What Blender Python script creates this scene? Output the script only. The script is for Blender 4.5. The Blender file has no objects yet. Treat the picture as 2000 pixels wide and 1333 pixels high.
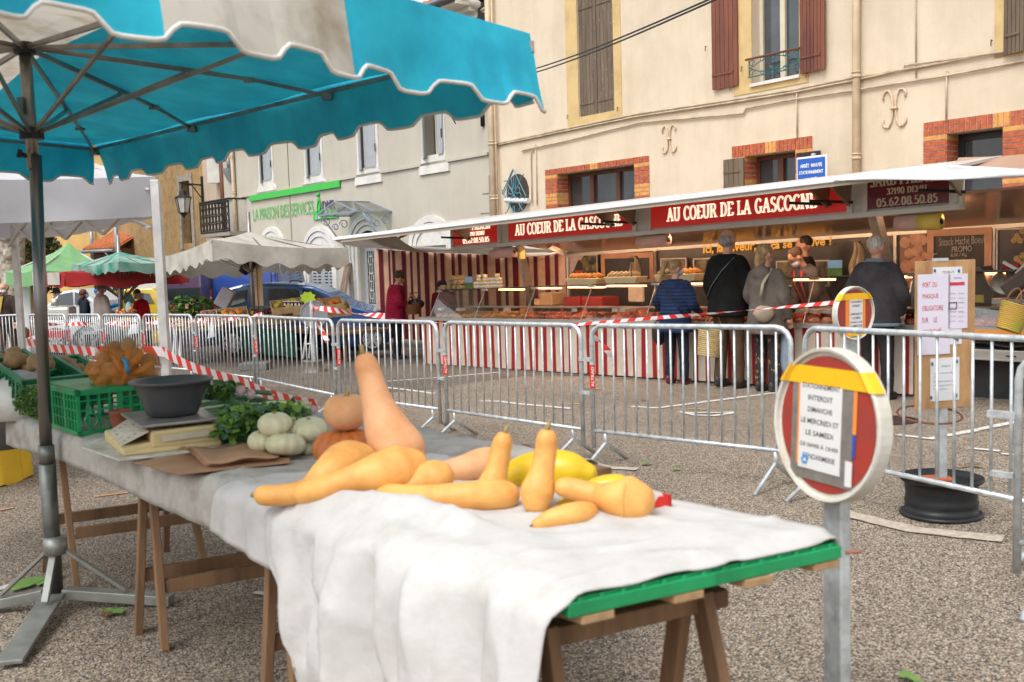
import bpy, math, random
from mathutils import Matrix, Vector, noise
V = Vector
R = math.radians
S = bpy.context.scene
random.seed(7)
# ------------------------------------------------------------ camera
FPX = 1950.0
CAM = V((0, 0, 1.6))
RM = Matrix.Rotation(R(90 - 4.64), 3, 'X') @ Matrix.Rotation(R(-1.72), 3, 'Z')
cd = bpy.data.cameras.new('camera'); cam = bpy.data.objects.new('camera', cd)
S.collection.objects.link(cam); S.camera = cam
cam.location = CAM; cam.rotation_euler = RM.to_euler()
cd.sensor_width = 36; cd.lens = 36 * FPX / 2000; cd.clip_start = .05; cd.clip_end = 1500
cd.dof.use_dof = True; cd.dof.focus_distance = 14; cd.dof.aperture_fstop = 3.9
# ------------------------------------------------------------ light
SUN_EL, SUN_AZ = 58, 215     # azimuth: compass angle of the sun, 0 = +Y, clockwise
w = bpy.data.worlds.new('World'); S.world = w; w.use_nodes = True
nt = w.node_tree; nt.nodes.clear()
sky = nt.nodes.new('ShaderNodeTexSky'); sky.sky_type = 'NISHITA'; sky.sun_disc = False
sky.sun_elevation = R(SUN_EL); sky.sun_rotation = R(SUN_AZ); sky.dust_density = 4; sky.air_density = 1.0
hs = nt.nodes.new('ShaderNodeHueSaturation'); hs.inputs['Saturation'].default_value = .12; hs.inputs['Value'].default_value = 1.5
bg = nt.nodes.new('ShaderNodeBackground'); bg.inputs[1].default_value = .15
wo = nt.nodes.new('ShaderNodeOutputWorld')
nt.links.new(sky.outputs[0], hs.inputs['Color']); nt.links.new(hs.outputs[0], bg.inputs[0]); nt.links.new(bg.outputs[0], wo.inputs[0])
sd = bpy.data.lights.new('sun', 'SUN'); sd.energy = .85; sd.angle = R(16); sd.color = (1, .975, .94)
so = bpy.data.objects.new('sun', sd); S.collection.objects.link(so)
_d = V((math.sin(R(SUN_AZ)) * math.cos(R(SUN_EL)), math.cos(R(SUN_AZ)) * math.cos(R(SUN_EL)), math.sin(R(SUN_EL))))
so.rotation_euler = _d.to_track_quat('Z', 'Y').to_euler(); so.location = (0, -5, 30)
S.view_settings.view_transform = 'Standard'; S.view_settings.look = 'None'
S.view_settings.exposure = .3; S.view_settings.gamma = 1
S.cycles.max_bounces = 8; S.cycles.transparent_max_bounces = 12; S.cycles.use_denoising = True
S.cycles.caustics_reflective = False; S.cycles.caustics_refractive = False; S.cycles.sample_clamp_indirect = 4
# ------------------------------------------------------------ pixel rays (pixels of the 2000 x 1333 photograph)
def ray(px, py): return RM @ V(((px - 1000) / FPX, (666.5 - py) / FPX, -1))
def P(px, py, Y):
    v = ray(px, py); return CAM + v * (Y / v.y)
def onplane(px, py, n, d):
    v = ray(px, py); return CAM + v * ((d - CAM.dot(n)) / v.dot(n))
GA, GB = .02, -.006
def gz(x, y): return GA * x + GB * y
GN = V((-GA, -GB, 1))
def G(px, py, h=0): return onplane(px, py, GN, h)
def Z(px, py, z): return onplane(px, py, V((0, 0, 1)), z)
def spx(Y): return Y / FPX        # metres per photo pixel at depth Y
class Frame:
    """vertical plane through two ground points; off > 0 comes towards the camera"""
    def __init__(s, a, b):
        s.o = V((a[0], a[1], 0)); s.e = (V((b[0], b[1], 0)) - s.o).normalized()
        s.n = V((s.e.y, -s.e.x, 0))
        if s.n.dot(CAM - s.o) < 0: s.n = -s.n
    def P(s, px, py, off=0): return onplane(px, py, s.n, s.n.dot(s.o) + off)
    def sz(s, px, py, off=0):
        p = s.P(px, py, off); return ((p - s.o).dot(s.e), p.z)
    def pt(s, a, z, off=0): return s.o + s.e * a + s.n * off + V((0, 0, z))
    def rect(s, x0, y0, x1, y1, off=0):
        """s0,s1,z0,z1 from the pixel corners (x0,y0) and (x1,y1) (top-left, bottom-right)"""
        a = s.sz(x0, y0, off); b = s.sz(x1, y1, off)
        return min(a[0], b[0]), max(a[0], b[0]), min(a[1], b[1]), max(a[1], b[1])
# ------------------------------------------------------------ materials
def node(nt, t, **kw):
    n = nt.nodes.new(t)
    for k, v in kw.items():
        if k in n.inputs: n.inputs[k].default_value = v
        else: setattr(n, k, v)
    return n
def c4(c): return (c[0], c[1], c[2], 1)
MATS = {}
def mat(name, col, rough=.6, metal=0, var=.12, vs=6, bump=0, bs=60, col2=None, c2amt=.5, spec=None, trans=0, streak=None, emit=0, detail=6, coat=0, stretch=None, alpha=1, sub=0):
    """general procedural material: large mottling between two colours, fine bump"""
    if name in MATS: return MATS[name]
    m = bpy.data.materials.new(name); MATS[name] = m; m.use_nodes = True
    nt = m.node_tree; b = nt.nodes['Principled BSDF']; L = nt.links.new
    b.inputs['Roughness'].default_value = rough; b.inputs['Metallic'].default_value = metal
    if spec is not None: b.inputs['Specular IOR Level'].default_value = spec
    if coat: b.inputs['Coat Weight'].default_value = coat
    if sub: b.inputs['Subsurface Weight'].default_value = sub; b.inputs['Subsurface Radius'].default_value = (.02, .008, .004)
    tc = node(nt, 'ShaderNodeTexCoord'); mp = node(nt, 'ShaderNodeMapping'); L(tc.outputs['Object'], mp.inputs[0])
    if stretch: mp.inputs['Scale'].default_value = stretch
    n1 = node(nt, 'ShaderNodeTexNoise', Scale=vs, Detail=detail, Roughness=.62); L(mp.outputs[0], n1.inputs['Vector'])
    cr = node(nt, 'ShaderNodeValToRGB'); L(n1.outputs['Fac'], cr.inputs[0])
    d = col2 if col2 else tuple(c * (1 - var * 2) for c in col)
    cr.color_ramp.elements[0].position = .5 - .22 * (1 if not col2 else .6) + (0 if not col2 else (c2amt - .5) * .4)
    cr.color_ramp.elements[1].position = .5 + .2 * (1 if not col2 else .6) + (0 if not col2 else (c2amt - .5) * .4)
    cr.color_ramp.elements[0].color = c4(d); cr.color_ramp.elements[1].color = c4(tuple(min(1, c * (1 + (var if not col2 else 0))) for c in col))
    out = cr.outputs[0]
    L(out, b.inputs['Base Color'])
    if bump:
        n2 = node(nt, 'ShaderNodeTexNoise', Scale=bs, Detail=5); L(mp.outputs[0], n2.inputs['Vector'])
        bp = node(nt, 'ShaderNodeBump', Strength=bump, Distance=.01); L(n2.outputs['Fac'], bp.inputs['Height']); L(bp.outputs[0], b.inputs['Normal'])
    if emit:
        b.inputs['Emission Color'].default_value = c4(col); b.inputs['Emission Strength'].default_value = emit
    if trans:
        t = node(nt, 'ShaderNodeBsdfTranslucent'); L(out, t.inputs[0])
        mx = node(nt, 'ShaderNodeMixShader', Fac=trans); mx.inputs[0].default_value = trans
        L(b.outputs[0], mx.inputs[1]); L(t.outputs[0], mx.inputs[2]); L(mx.outputs[0], nt.nodes['Material Output'].inputs[0])
    if alpha < 1: b.inputs['Alpha'].default_value = alpha
    return m
def glassy(name, tint=(.9, .95, .95), mixf=.12, rough=.02):
    m = bpy.data.materials.new(name); MATS[name] = m; m.use_nodes = True; nt = m.node_tree; nt.nodes.clear(); L = nt.links.new
    o = node(nt, 'ShaderNodeOutputMaterial'); t = node(nt, 'ShaderNodeBsdfTransparent', Color=c4(tint)); g = node(nt, 'ShaderNodeBsdfGlossy', Roughness=rough)
    fr = node(nt, 'ShaderNodeLayerWeight', Blend=.35); pw = node(nt, 'ShaderNodeMath', operation='POWER'); pw.inputs[1].default_value = 3; L(fr.outputs['Facing'], pw.inputs[0]); ad = node(nt, 'ShaderNodeMath', operation='ADD'); ad.inputs[1].default_value = mixf
    mx = node(nt, 'ShaderNodeMixShader'); L(pw.outputs[0], ad.inputs[0]); L(ad.outputs[0], mx.inputs[0]); L(t.outputs[0], mx.inputs[1]); L(g.outputs[0], mx.inputs[2]); L(mx.outputs[0], o.inputs[0])
    return m
# ------------------------------------------------------------ mesh builder
WM = {}
def tag(o, label=None, cat=None, group=None, kind=None):
    if label: o['label'] = label
    if cat: o['category'] = cat
    if group: o['group'] = group
    if kind: o['kind'] = kind
    return o
def thing(name, label, cat, loc=(0, 0, 0), rz=0, group=None):
    o = bpy.data.objects.new(name, None); S.collection.objects.link(o); o.empty_display_size = .1
    o.location = loc; o.rotation_euler = (0, 0, rz)
    WM[o.name] = Matrix.Translation(V(loc)) @ Matrix.Rotation(rz, 4, 'Z')
    return tag(o, label, cat, group)
def copy_tree(o, parent=None, loc=None, rz=None, label=None, scale=None):
    c = o.copy(); S.collection.objects.link(c); c.parent = parent
    if parent: c.matrix_parent_inverse = o.matrix_parent_inverse.copy()
    for ch in list(o.children): copy_tree(ch, c)
    if loc is not None: c.location = loc
    if rz is not None: c.rotation_euler = (0, 0, rz)
    if scale is not None: c.scale = (scale, scale, scale) if not hasattr(scale, '__len__') else scale
    if label: c['label'] = label
    return c
class MB:
    def __init__(s): s.v = []; s.f = []; s.m = []; s.uv = {}; s.cur = 0
    def add(s, vs, fs, uvs=None):
        b = len(s.v); s.v += [V(p) for p in vs]
        for i, f in enumerate(fs):
            s.f.append([k + b for k in f]); s.m.append(s.cur)
            if uvs: s.uv[len(s.f) - 1] = [uvs[k] for k in f]
        return s
    def quad(s, a, b, c, d, uv=None): return s.add([a, b, c, d], [(0, 1, 2, 3)], uv)
    def hexa(s, p):
        """8 points: bottom 4 then top 4 in the same order"""
        return s.add(p, [(3, 2, 1, 0), (4, 5, 6, 7), (0, 1, 5, 4), (1, 2, 6, 5), (2, 3, 7, 6), (3, 0, 4, 7)])
    def box(s, c, sz, M=None):
        c = V(c); hx, hy, hz = sz[0] / 2, sz[1] / 2, sz[2] / 2
        pts = [V((x, y, z)) for z in (-hz, hz) for x, y in ((-hx, -hy), (hx, -hy), (hx, hy), (-hx, hy))]
        if M is not None: pts = [M @ p for p in pts]
        return s.hexa([c + p for p in pts])
    def fbox(s, F, s0, s1, z0, z1, d0, d1):
        """box in a Frame: along, up, off"""
        return s.hexa([F.pt(a, z, d) for z in (z0, z1) for a, d in ((s0, d1), (s1, d1), (s1, d0), (s0, d0))])
    def bar(s, a, b, w, t=None, up=(0, 0, 1)):
        a = V(a); b = V(b); t = t or w; d = (b - a).normalized(); u = V(up)
        if abs(d.dot(u)) > .98: u = V((1, 0, 0))
        x = d.cross(u).normalized(); y = x.cross(d).normalized()
        return s.hexa([p + x * i * w / 2 + y * j * t / 2 for p in (a, b) for i, j in ((-1, -1), (1, -1), (1, 1), (-1, 1))])
    def tube(s, pts, r, seg=8, cap=True, ell=None):
        pts = [V(p) for p in pts]; n = len(pts); rs = r if hasattr(r, '__len__') else [r] * n
        b = len(s.v); prev = None
        for i, p in enumerate(pts):
            t = (pts[min(i + 1, n - 1)] - pts[max(i - 1, 0)])
            t = t.normalized() if t.length > 1e-9 else V((0, 0, 1))
            if prev is None:
                u = V((0, 0, 1)) if abs(t.z) < .9 else V((1, 0, 0)); x = t.cross(u).normalized()
            else:
                x = (prev - t * prev.dot(t)); x = x.normalized() if x.length > 1e-6 else t.orthogonal().normalized()
            prev = x; y = t.cross(x)
            e = ell if ell else (1, 1)
            for k in range(seg):
                a = 2 * math.pi * k / seg; s.v.append(p + (x * math.cos(a) * e[0] + y * math.sin(a) * e[1]) * rs[i])
        for i in range(n - 1):
            for k in range(seg):
                s.f.append([b + i * seg + k, b + i * seg + (k + 1) % seg, b + (i + 1) * seg + (k + 1) % seg, b + (i + 1) * seg + k]); s.m.append(s.cur)
        if cap:
            s.f.append([b + k for k in range(seg)][::-1]); s.m.append(s.cur)
            s.f.append([b + (n - 1) * seg + k for k in range(seg)]); s.m.append(s.cur)
        return s
    def lathe(s, prof, c=(0, 0, 0), seg=20, M=None):
        c = V(c); b = len(s.v); n = len(prof)
        for r_, z in prof:
            for k in range(seg):
                a = 2 * math.pi * k / seg; p = V((r_ * math.cos(a), r_ * math.sin(a), z))
                s.v.append(c + (M @ p if M is not None else p))
        for i in range(n - 1):
            for k in range(seg):
                s.f.append([b + i * seg + k, b + i * seg + (k + 1) % seg, b + (i + 1) * seg + (k + 1) % seg, b + (i + 1) * seg + k]); s.m.append(s.cur)
        return s
    def ball(s, c, r, seg=12, rings=8, M=None, fn=None):
        c = V(c); r = r if hasattr(r, '__len__') else (r, r, r); b = len(s.v)
        for i in range(1, rings):
            th = math.pi * i / rings
            for k in range(seg):
                a = 2 * math.pi * k / seg; p = V((math.sin(th) * math.cos(a), math.sin(th) * math.sin(a), math.cos(th)))
                q = p * (fn(p) if fn else 1); q = V((q.x * r[0], q.y * r[1], q.z * r[2])); s.v.append(c + (M @ q if M is not None else q))
        def pole(z):
            p = V((0, 0, z)); q = p * (fn(p) if fn else 1); q = V((0, 0, q.z * r[2])); return c + (M @ q if M is not None else q)
        s.v.append(pole(1)); s.v.append(pole(-1)); t, bo = len(s.v) - 2, len(s.v) - 1
        for i in range(rings - 2):
            for k in range(seg):
                k2 = (k + 1) % seg
                s.f.append([b + i * seg + k, b + (i + 1) * seg + k, b + (i + 1) * seg + k2, b + i * seg + k2]); s.m.append(s.cur)
        for k in range(seg):
            k2 = (k + 1) % seg
            s.f.append([t, b + k, b + k2]); s.m.append(s.cur)
            s.f.append([bo, b + (rings - 2) * seg + k2, b + (rings - 2) * seg + k]); s.m.append(s.cur)
        return s
    def poly(s, pts, th, n):
        """flat polygon given by world points, thickened along n"""
        n = V(n).normalized() * th; k = len(pts); a = [V(p) for p in pts]; bb = [p + n for p in a]
        return s.add(a + bb, [tuple(range(k))[::-1], tuple(range(k, 2 * k))] + [(i, (i + 1) % k, k + (i + 1) % k, k + i) for i in range(k)])
    def sheet(s, fn, nu, nv, uvs=(1, 1)):
        vs = [fn(i / nu, j / nv) for j in range(nv + 1) for i in range(nu + 1)]
        uv = [(i / nu * uvs[0], j / nv * uvs[1]) for j in range(nv + 1) for i in range(nu + 1)]
        return s.add(vs, [(j * (nu + 1) + i, j * (nu + 1) + i + 1, (j + 1) * (nu + 1) + i + 1, (j + 1) * (nu + 1) + i) for j in range(nv) for i in range(nu)], uv)
    def build(s, name, mats, parent=None, smooth=False, bevel=0, solid=0, sub=0, fix=True):
        me = bpy.data.meshes.new(name)
        mats = mats if isinstance(mats, (list, tuple)) else [mats]
        if parent is not None:
            inv = WM[parent.name].inverted(); vs = [inv @ p for p in s.v]; off = None
        else:
            zs = min(p.z for p in s.v); xs = [p.x for p in s.v]; ys = [p.y for p in s.v]
            off = V(((min(xs) + max(xs)) / 2, (min(ys) + max(ys)) / 2, zs)); vs = [p - off for p in s.v]
        me.from_pydata([tuple(p) for p in vs], [], s.f)
        for m in mats: me.materials.append(m)
        for i, p in enumerate(me.polygons):
            p.material_index = s.m[i]; p.use_smooth = smooth
        if s.uv:
            ul = me.uv_layers.new(name='UVMap')
            for i, p in enumerate(me.polygons):
                if i in s.uv:
                    for k, li in enumerate(p.loop_indices): ul.data[li].uv = s.uv[i][k]
        me.update()
        o = bpy.data.objects.new(name, me); S.collection.objects.link(o)
        if parent is not None:
            o.parent = parent; WM[o.name] = WM[parent.name].copy()
        else:
            o.location = off; WM[o.name] = Matrix.Translation(off)
        if fix:
            import bmesh
            bm = bmesh.new(); bm.from_mesh(me); bmesh.ops.recalc_face_normals(bm, faces=bm.faces); bm.to_mesh(me); bm.free()
        if solid:
            md = o.modifiers.new('solid', 'SOLIDIFY'); md.thickness = solid; md.offset = 0
        if bevel:
            md = o.modifiers.new('bevel', 'BEVEL'); md.width = bevel; md.segments = 2; md.limit_method = 'ANGLE'; md.angle_limit = R(40)
        if sub:
            md = o.modifiers.new('sub', 'SUBSURF'); md.levels = sub; md.render_levels = sub
        return o
def fn3(p, sc=1.0, seed=0): return noise.noise(V(p) * sc + V((seed * 7.3, seed * 3.1, seed)))
# ------------------------------------------------------------ lettering
def text_mesh(txt, bold=0.0):
    cu = bpy.data.curves.new('t', 'FONT'); cu.body = txt; cu.size = 1; cu.resolution_u = 2; cu.offset = bold
    o = bpy.data.objects.new('t', cu); S.collection.objects.link(o)
    dg = bpy.context.evaluated_depsgraph_get(); me = bpy.data.meshes.new_from_object(o.evaluated_get(dg))
    vs = [v.co.copy() for v in me.vertices]; fs = [tuple(p.vertices) for p in me.polygons]
    bpy.data.objects.remove(o); bpy.data.curves.remove(cu); bpy.data.meshes.remove(me)
    return vs, fs
def place_text(mb, data, o, ex, ey, width, height=None, keep=False):
    """fit glyph mesh into the box at o (bottom-left), ex, ey unit vectors"""
    vs, fs = data
    if not vs: return
    x0 = min(v.x for v in vs); x1 = max(v.x for v in vs); y0 = min(v.y for v in vs); y1 = max(v.y for v in vs)
    kx = width / (x1 - x0); ky = kx if height is None else height / (y1 - y0)
    mb.add([V(o) + V(ex) * (v.x - x0) * kx + V(ey) * (v.y - y0) * ky for v in vs], fs)
def _arc(cx, cy, rx, ry, a0, a1, n=8):
    return [(cx + rx * math.cos(R(a0 + (a1 - a0) * i / n)), cy + ry * math.sin(R(a0 + (a1 - a0) * i / n))) for i in range(n + 1)]
GLY = {
 'A': (.95, [[(.14, 0), (.46, 1)], [(.46, 1), (.8, 0)], [(.24, .34), (.66, .34)]], [(.14, 0), (.8, 0)]),
 'U': (.95, [[(.2, 1), (.2, .3)] + _arc(.48, .3, .28, .3, 180, 360)[1:-1] + [(.76, .3), (.76, 1)]], [(.2, 1), (.76, 1)]),
 'C': (.85, [_arc(.5, .5, .36, .5, 40, 320, 14)], []),
 'O': (.98, [_arc(.49, .5, .38, .5, 0, 360, 18)], []),
 'E': (.8, [[(.22, 0), (.22, 1)], [(.1, .97), (.7, .97)], [(.22, .52), (.55, .52)], [(.1, .03), (.72, .03)], [(.7, .97), (.7, .78)], [(.72, .03), (.72, .24)]], [(.22, 0), (.22, 1)]),
 'R': (.92, [[(.22, 0), (.22, 1)], [(.22, .97), (.5, .97)] + _arc(.5, .75, .22, .22, 90, -90) + [(.22, .53)], [(.5, .53), (.8, 0)]], [(.22, 0), (.22, 1), (.82, 0)]),
 'D': (.92, [[(.22, 0), (.22, 1)], [(.22, .97), (.42, .97)] + _arc(.42, .5, .36, .47, 90, -90, 10) + [(.22, .03)]], [(.22, 0), (.22, 1)]),
 'L': (.8, [[(.22, 0), (.22, 1)], [(.22, .03), (.7, .03)], [(.7, .03), (.7, .3)]], [(.22, 0), (.22, 1)]),
 'G': (.95, [_arc(.5, .5, .36, .5, 40, 300, 14) , [(.76, .02), (.76, .42)]], [(.76, .44)]),
 'S': (.75, [_arc(.38, .74, .24, .25, 30, 200, 8) + [(.4, .52)] + _arc(.38, .26, .26, .25, 60, -150, 9)], []),
 'N': (.98, [[(.18, 0), (.18, 1)], [(.18, 1), (.78, 0)], [(.78, 0), (.78, 1)]], [(.18, 0), (.18, 1), (.78, 1)]),
 'P': (.85, [[(.22, 0), (.22, 1)], [(.22, .97), (.48, .97)] + _arc(.48, .72, .24, .25, 90, -90) + [(.22, .47)]], [(.22, 0), (.22, 1)]),
 'I': (.45, [[(.22, 0), (.22, 1)]], [(.22, 0), (.22, 1)]),
 'M': (1.15, [[(.18, 0), (.2, 1)], [(.2, 1), (.55, .1)], [(.55, .1), (.92, 1)], [(.92, 1), (.94, 0)]], [(.18, 0), (.18, 1), (.94, 0), (.94, 1)]),
 '0': (.8, [_arc(.4, .5, .27, .5, 0, 360, 16)], []), '1': (.55, [[(.28, 0), (.28, 1)], [(.28, .98), (.1, .8)]], [(.28, 0)]),
 '2': (.75, [_arc(.38, .7, .25, .3, 160, -20, 8) + [(.14, .03), (.64, .03)]], []),
 '3': (.72, [_arc(.34, .75, .22, .24, 150, -80, 8), _arc(.34, .27, .26, .27, 80, -150, 9)], []),
 '5': (.75, [[(.6, .97), (.22, .97), (.2, .55)] + _arc(.36, .3, .26, .3, 110, -140, 9)], []),
 '6': (.78, [_arc(.4, .3, .25, .3, 0, 360, 14), [(.15, .32), (.2, .7), (.42, .95), (.6, .9)]], []),
 '8': (.78, [_arc(.4, .75, .22, .24, 0, 360, 12), _arc(.4, .26, .26, .27, 0, 360, 12)], []),
 '9': (.78, [_arc(.4, .7, .25, .3, 0, 360, 14), [(.65, .68), (.6, .3), (.38, .05), (.2, .1)]], []),
 '.': (.35, [[(.12, .0), (.12, .12)]], []), ' ': (.45, [], [])}
def serif_mesh(txt):
    vs, fs = [], []; x = 0
    def q(a, b, c, d):
        k = len(vs); vs.extend([V((p[0] + x, p[1], 0)) for p in (a, b, c, d)]); fs.append((k, k + 1, k + 2, k + 3))
    for ch in txt:
        wd, st, se = GLY.get(ch, GLY[' '])
        for pl in st:
            L = []
            for i, p in enumerate(pl):
                a = pl[max(i - 1, 0)]; b = pl[min(i + 1, len(pl) - 1)]
                if pl[0] == pl[-1] or (abs(pl[0][0] - pl[-1][0]) < 1e-6 and abs(pl[0][1] - pl[-1][1]) < 1e-6):
                    if i in (0, len(pl) - 1): a = pl[-2]; b = pl[1]
                dx, dy = b[0] - a[0], b[1] - a[1]; l = math.hypot(dx, dy) or 1; dx /= l; dy /= l
                h = .05 + .075 * abs(dy) * (1 if not (dx * dy > .2 * l and len(pl) == 2 and ch in 'AM') else .45)
                L.append(((p[0] - dy * h, p[1] + dx * h), (p[0] + dy * h, p[1] - dx * h)))
            for i in range(len(L) - 1): q(L[i][0], L[i][1], L[i + 1][1], L[i + 1][0])
        for sx, sy in se:
            y0 = -.02 if sy < .4 else sy - .06
            q((sx - .2, y0), (sx + .2, y0), (sx + .2, y0 + .08), (sx - .2, y0 + .08))
        x += wd
    return vs, fs
# ------------------------------------------------------------ ground
def ground_mat(name, cols, scale=85, rough=.85, big=(.85, 1.1)):
    m = bpy.data.materials.new(name); m.use_nodes = True; nt = m.node_tree; L = nt.links.new; b = nt.nodes['Principled BSDF']
    b.inputs['Roughness'].default_value = rough; tc = node(nt, 'ShaderNodeTexCoord')
    vo = node(nt, 'ShaderNodeTexVoronoi', Scale=scale); L(tc.outputs['Object'], vo.inputs['Vector'])
    hs_ = node(nt, 'ShaderNodeSeparateColor'); L(vo.outputs['Color'], hs_.inputs[0])
    cr = node(nt, 'ShaderNodeValToRGB'); cr.color_ramp.interpolation = 'CONSTANT'; L(hs_.outputs[0], cr.inputs[0])
    el = cr.color_ramp.elements; el[0].color = c4(cols[0][1]); el[0].position = 0; el[1].position = cols[1][0]; el[1].color = c4(cols[1][1])
    for p_, c_ in cols[2:]:
        e = el.new(p_); e.color = c4(c_)
    dk = node(nt, 'ShaderNodeMapRange'); dk.inputs[1].default_value = .25; dk.inputs[2].default_value = .75; dk.inputs[3].default_value = 1.05; dk.inputs[4].default_value = .42
    L(vo.outputs['Distance'], dk.inputs[0])
    n1 = node(nt, 'ShaderNodeTexNoise', Scale=.9, Detail=6, Roughness=.65); L(tc.outputs['Object'], n1.inputs['Vector'])
    mr = node(nt, 'ShaderNodeMapRange'); mr.inputs[1].default_value = .3; mr.inputs[2].default_value = .7; mr.inputs[3].default_value = big[0]; mr.inputs[4].default_value = big[1]; L(n1.outputs['Fac'], mr.inputs[0])
    mu = node(nt, 'ShaderNodeMath', operation='MULTIPLY'); L(dk.outputs[0], mu.inputs[0]); L(mr.outputs[0], mu.inputs[1])
    mx = node(nt, 'ShaderNodeVectorMath', operation='SCALE'); L(cr.outputs[0], mx.inputs[0]); L(mu.outputs[0], mx.inputs['Scale'])
    L(mx.outputs[0], b.inputs['Base Color'])
    bp = node(nt, 'ShaderNodeBump', Strength=.6, Distance=.006); bp.invert = True; L(vo.outputs['Distance'], bp.inputs['Height']); L(bp.outputs[0], b.inputs['Normal'])
    return m
M_gr = ground_mat('exposed_aggregate', [(0, (.06, .05, .042)), (.2, (.40, .305, .21)), (.42, (.25, .19, .14)), (.6, (.52, .42, .31)), (.77, (.14, .115, .095)), (.88, (.62, .55, .46))], scale=130)
M_as = ground_mat('old_asphalt', [(0, (.10, .08, .062)), (.3, (.24, .19, .145)), (.6, (.17, .135, .105)), (.85, (.32, .26, .2))], scale=70, big=(.7, 1.2))
m = MB(); g = 90
m.quad(*[V((x, y, gz(x, y))) for x, y in ((-g, -20), (g, -20), (g, 2 * g), (-g, 2 * g))]); tag(m.build('ground', M_gr), kind='structure')
def gpoly(px, h, name, mt):
    q = MB(); pts = [G(x, y, h) if not isinstance(x, tuple) else None for x, y in px]
    q.add(pts, [tuple(range(len(pts)))]); return tag(q.build(name, mt, fix=False), kind='structure')
gpoly([(1134, 734), (1017, 735), (913, 748), (856, 759), (752, 767), (640, 791), (500, 800), (300, 805), (-150, 815), (-300, 700), (-300, 640), (400, 628), (900, 640), (1250, 690), (1300, 735)], .004, 'asphalt', M_as)
M_wl = mat('line_paint', (.66, .64, .6), .8, var=.2, vs=40, col2=(.3, .25, .2), c2amt=.32, bump=.3)
M_ol = mat('marking_orange', (.75, .28, .08), .8, col2=(.3, .2, .12), vs=40, c2amt=.5)
M_yl = mat('marking_yellow', (.6, .42, .12), .8, col2=(.3, .22, .13), vs=60, c2amt=.55)
def gline(px, w, name, mt, h=.008):
    q = MB(); pts = [G(x, y, h) for x, y in px]; nn = []
    for i, p in enumerate(pts):
        t = (pts[min(i + 1, len(pts) - 1)] - pts[max(i - 1, 0)]).normalized(); nn.append(t.cross(V((0, 0, 1))))
    fine = []
    for i in range(len(pts) - 1):
        k = max(2, int((pts[i + 1] - pts[i]).length / .05))
        for j in range(k + (i == len(pts) - 2)):
            f = j / k; fine.append((pts[i].lerp(pts[i + 1], f), nn[i].lerp(nn[i + 1], f)))
    vs = []
    for i, (p, n_) in enumerate(fine):
        w_ = w * 1.35; e = w_ / 2 * (1 + .25 * fn3(p, 9)); vs += [p + n_ * e, p - n_ * w_ / 2 * (1 + .25 * fn3(p, 9, 3))]
    q.add(vs, [(2 * i, 2 * i + 1, 2 * i + 3, 2 * i + 2) for i in range(len(fine) - 1)])
    return tag(q.build(name, mt, fix=False), kind='structure')
for pl, w_ in [([(1234, 794), (1284, 797), (1400, 782), (1517, 767), (1600, 757)], .06), ([(1328, 804), (1360, 811), (1395, 812), (1436, 806)], .05), ([(1335, 806), (1395, 806), (1436, 805)], .04),
               ([(754, 757), (800, 762), (848, 769)], .06), ([(939, 783), (975, 784), (1014, 789), (1116, 798)], .06), ([(754, 745), (850, 738), (978, 727)], .05),
               ([(1752, 849), (1817, 857), (1900, 841), (1989, 823)], .06), ([(1893, 875), (1953, 881)], .045), ([(1956, 886), (1995, 889)], .04),
               ([(-10, 1152), (45, 1138)], .05), ([(400, 1112), (445, 1122)], .04), ([(498, 1156), (533, 1163)], .03), ([(522, 1166), (535, 1183), (563, 1192)], .03), ([(566, 1197), (580, 1200)], .03), ([(560, 1150), (578, 1162)], .03)]:
    gline(pl, w_, 'road_marking', M_wl)
M_fl = mat('worn_paint', (.5, .44, .37), .85, col2=(.36, .29, .21), vs=30, c2amt=.5)
gline([(1640, 1000), (1700, 1014), (1780, 1034), (1960, 1052)], .1, 'road_marking', M_fl)
gline([(1150, 903), (1190, 914), (1245, 916)], .07, 'road_marking', M_fl)
gline([(-10, 998), (28, 991)], .025, 'road_marking', M_ol); gline([(185, 970), (240, 963), (302, 954)], .025, 'road_marking', M_ol)
for a in ([(1110, 788), (1140, 790)], [(1345, 798), (1380, 800)], [(1190, 740), (1215, 738)], [(1140, 758), (1180, 760)]): gline(a, .04, 'road_marking', M_yl)
# iron cover in the ground
c = G(1741, 820, .012); q = MB(); q.lathe([(0, .0), (.19, .0), (.2, -.01)], c, 24); q.lathe([(.205, -.008), (.205, .004), (.24, .004), (.24, -.01)], c, 24)
for k in range(-2, 3): q.box(c + V((0, k * .07, .003)), (.3 - abs(k) * .05, .02, .006))
tag(q.build('manhole_cover', mat('rusty_iron', (.07, .04, .03), .7, .3, bump=.4)), 'small round rusty iron cover set in the ground beside the plywood notice board', 'manhole cover')
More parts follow.
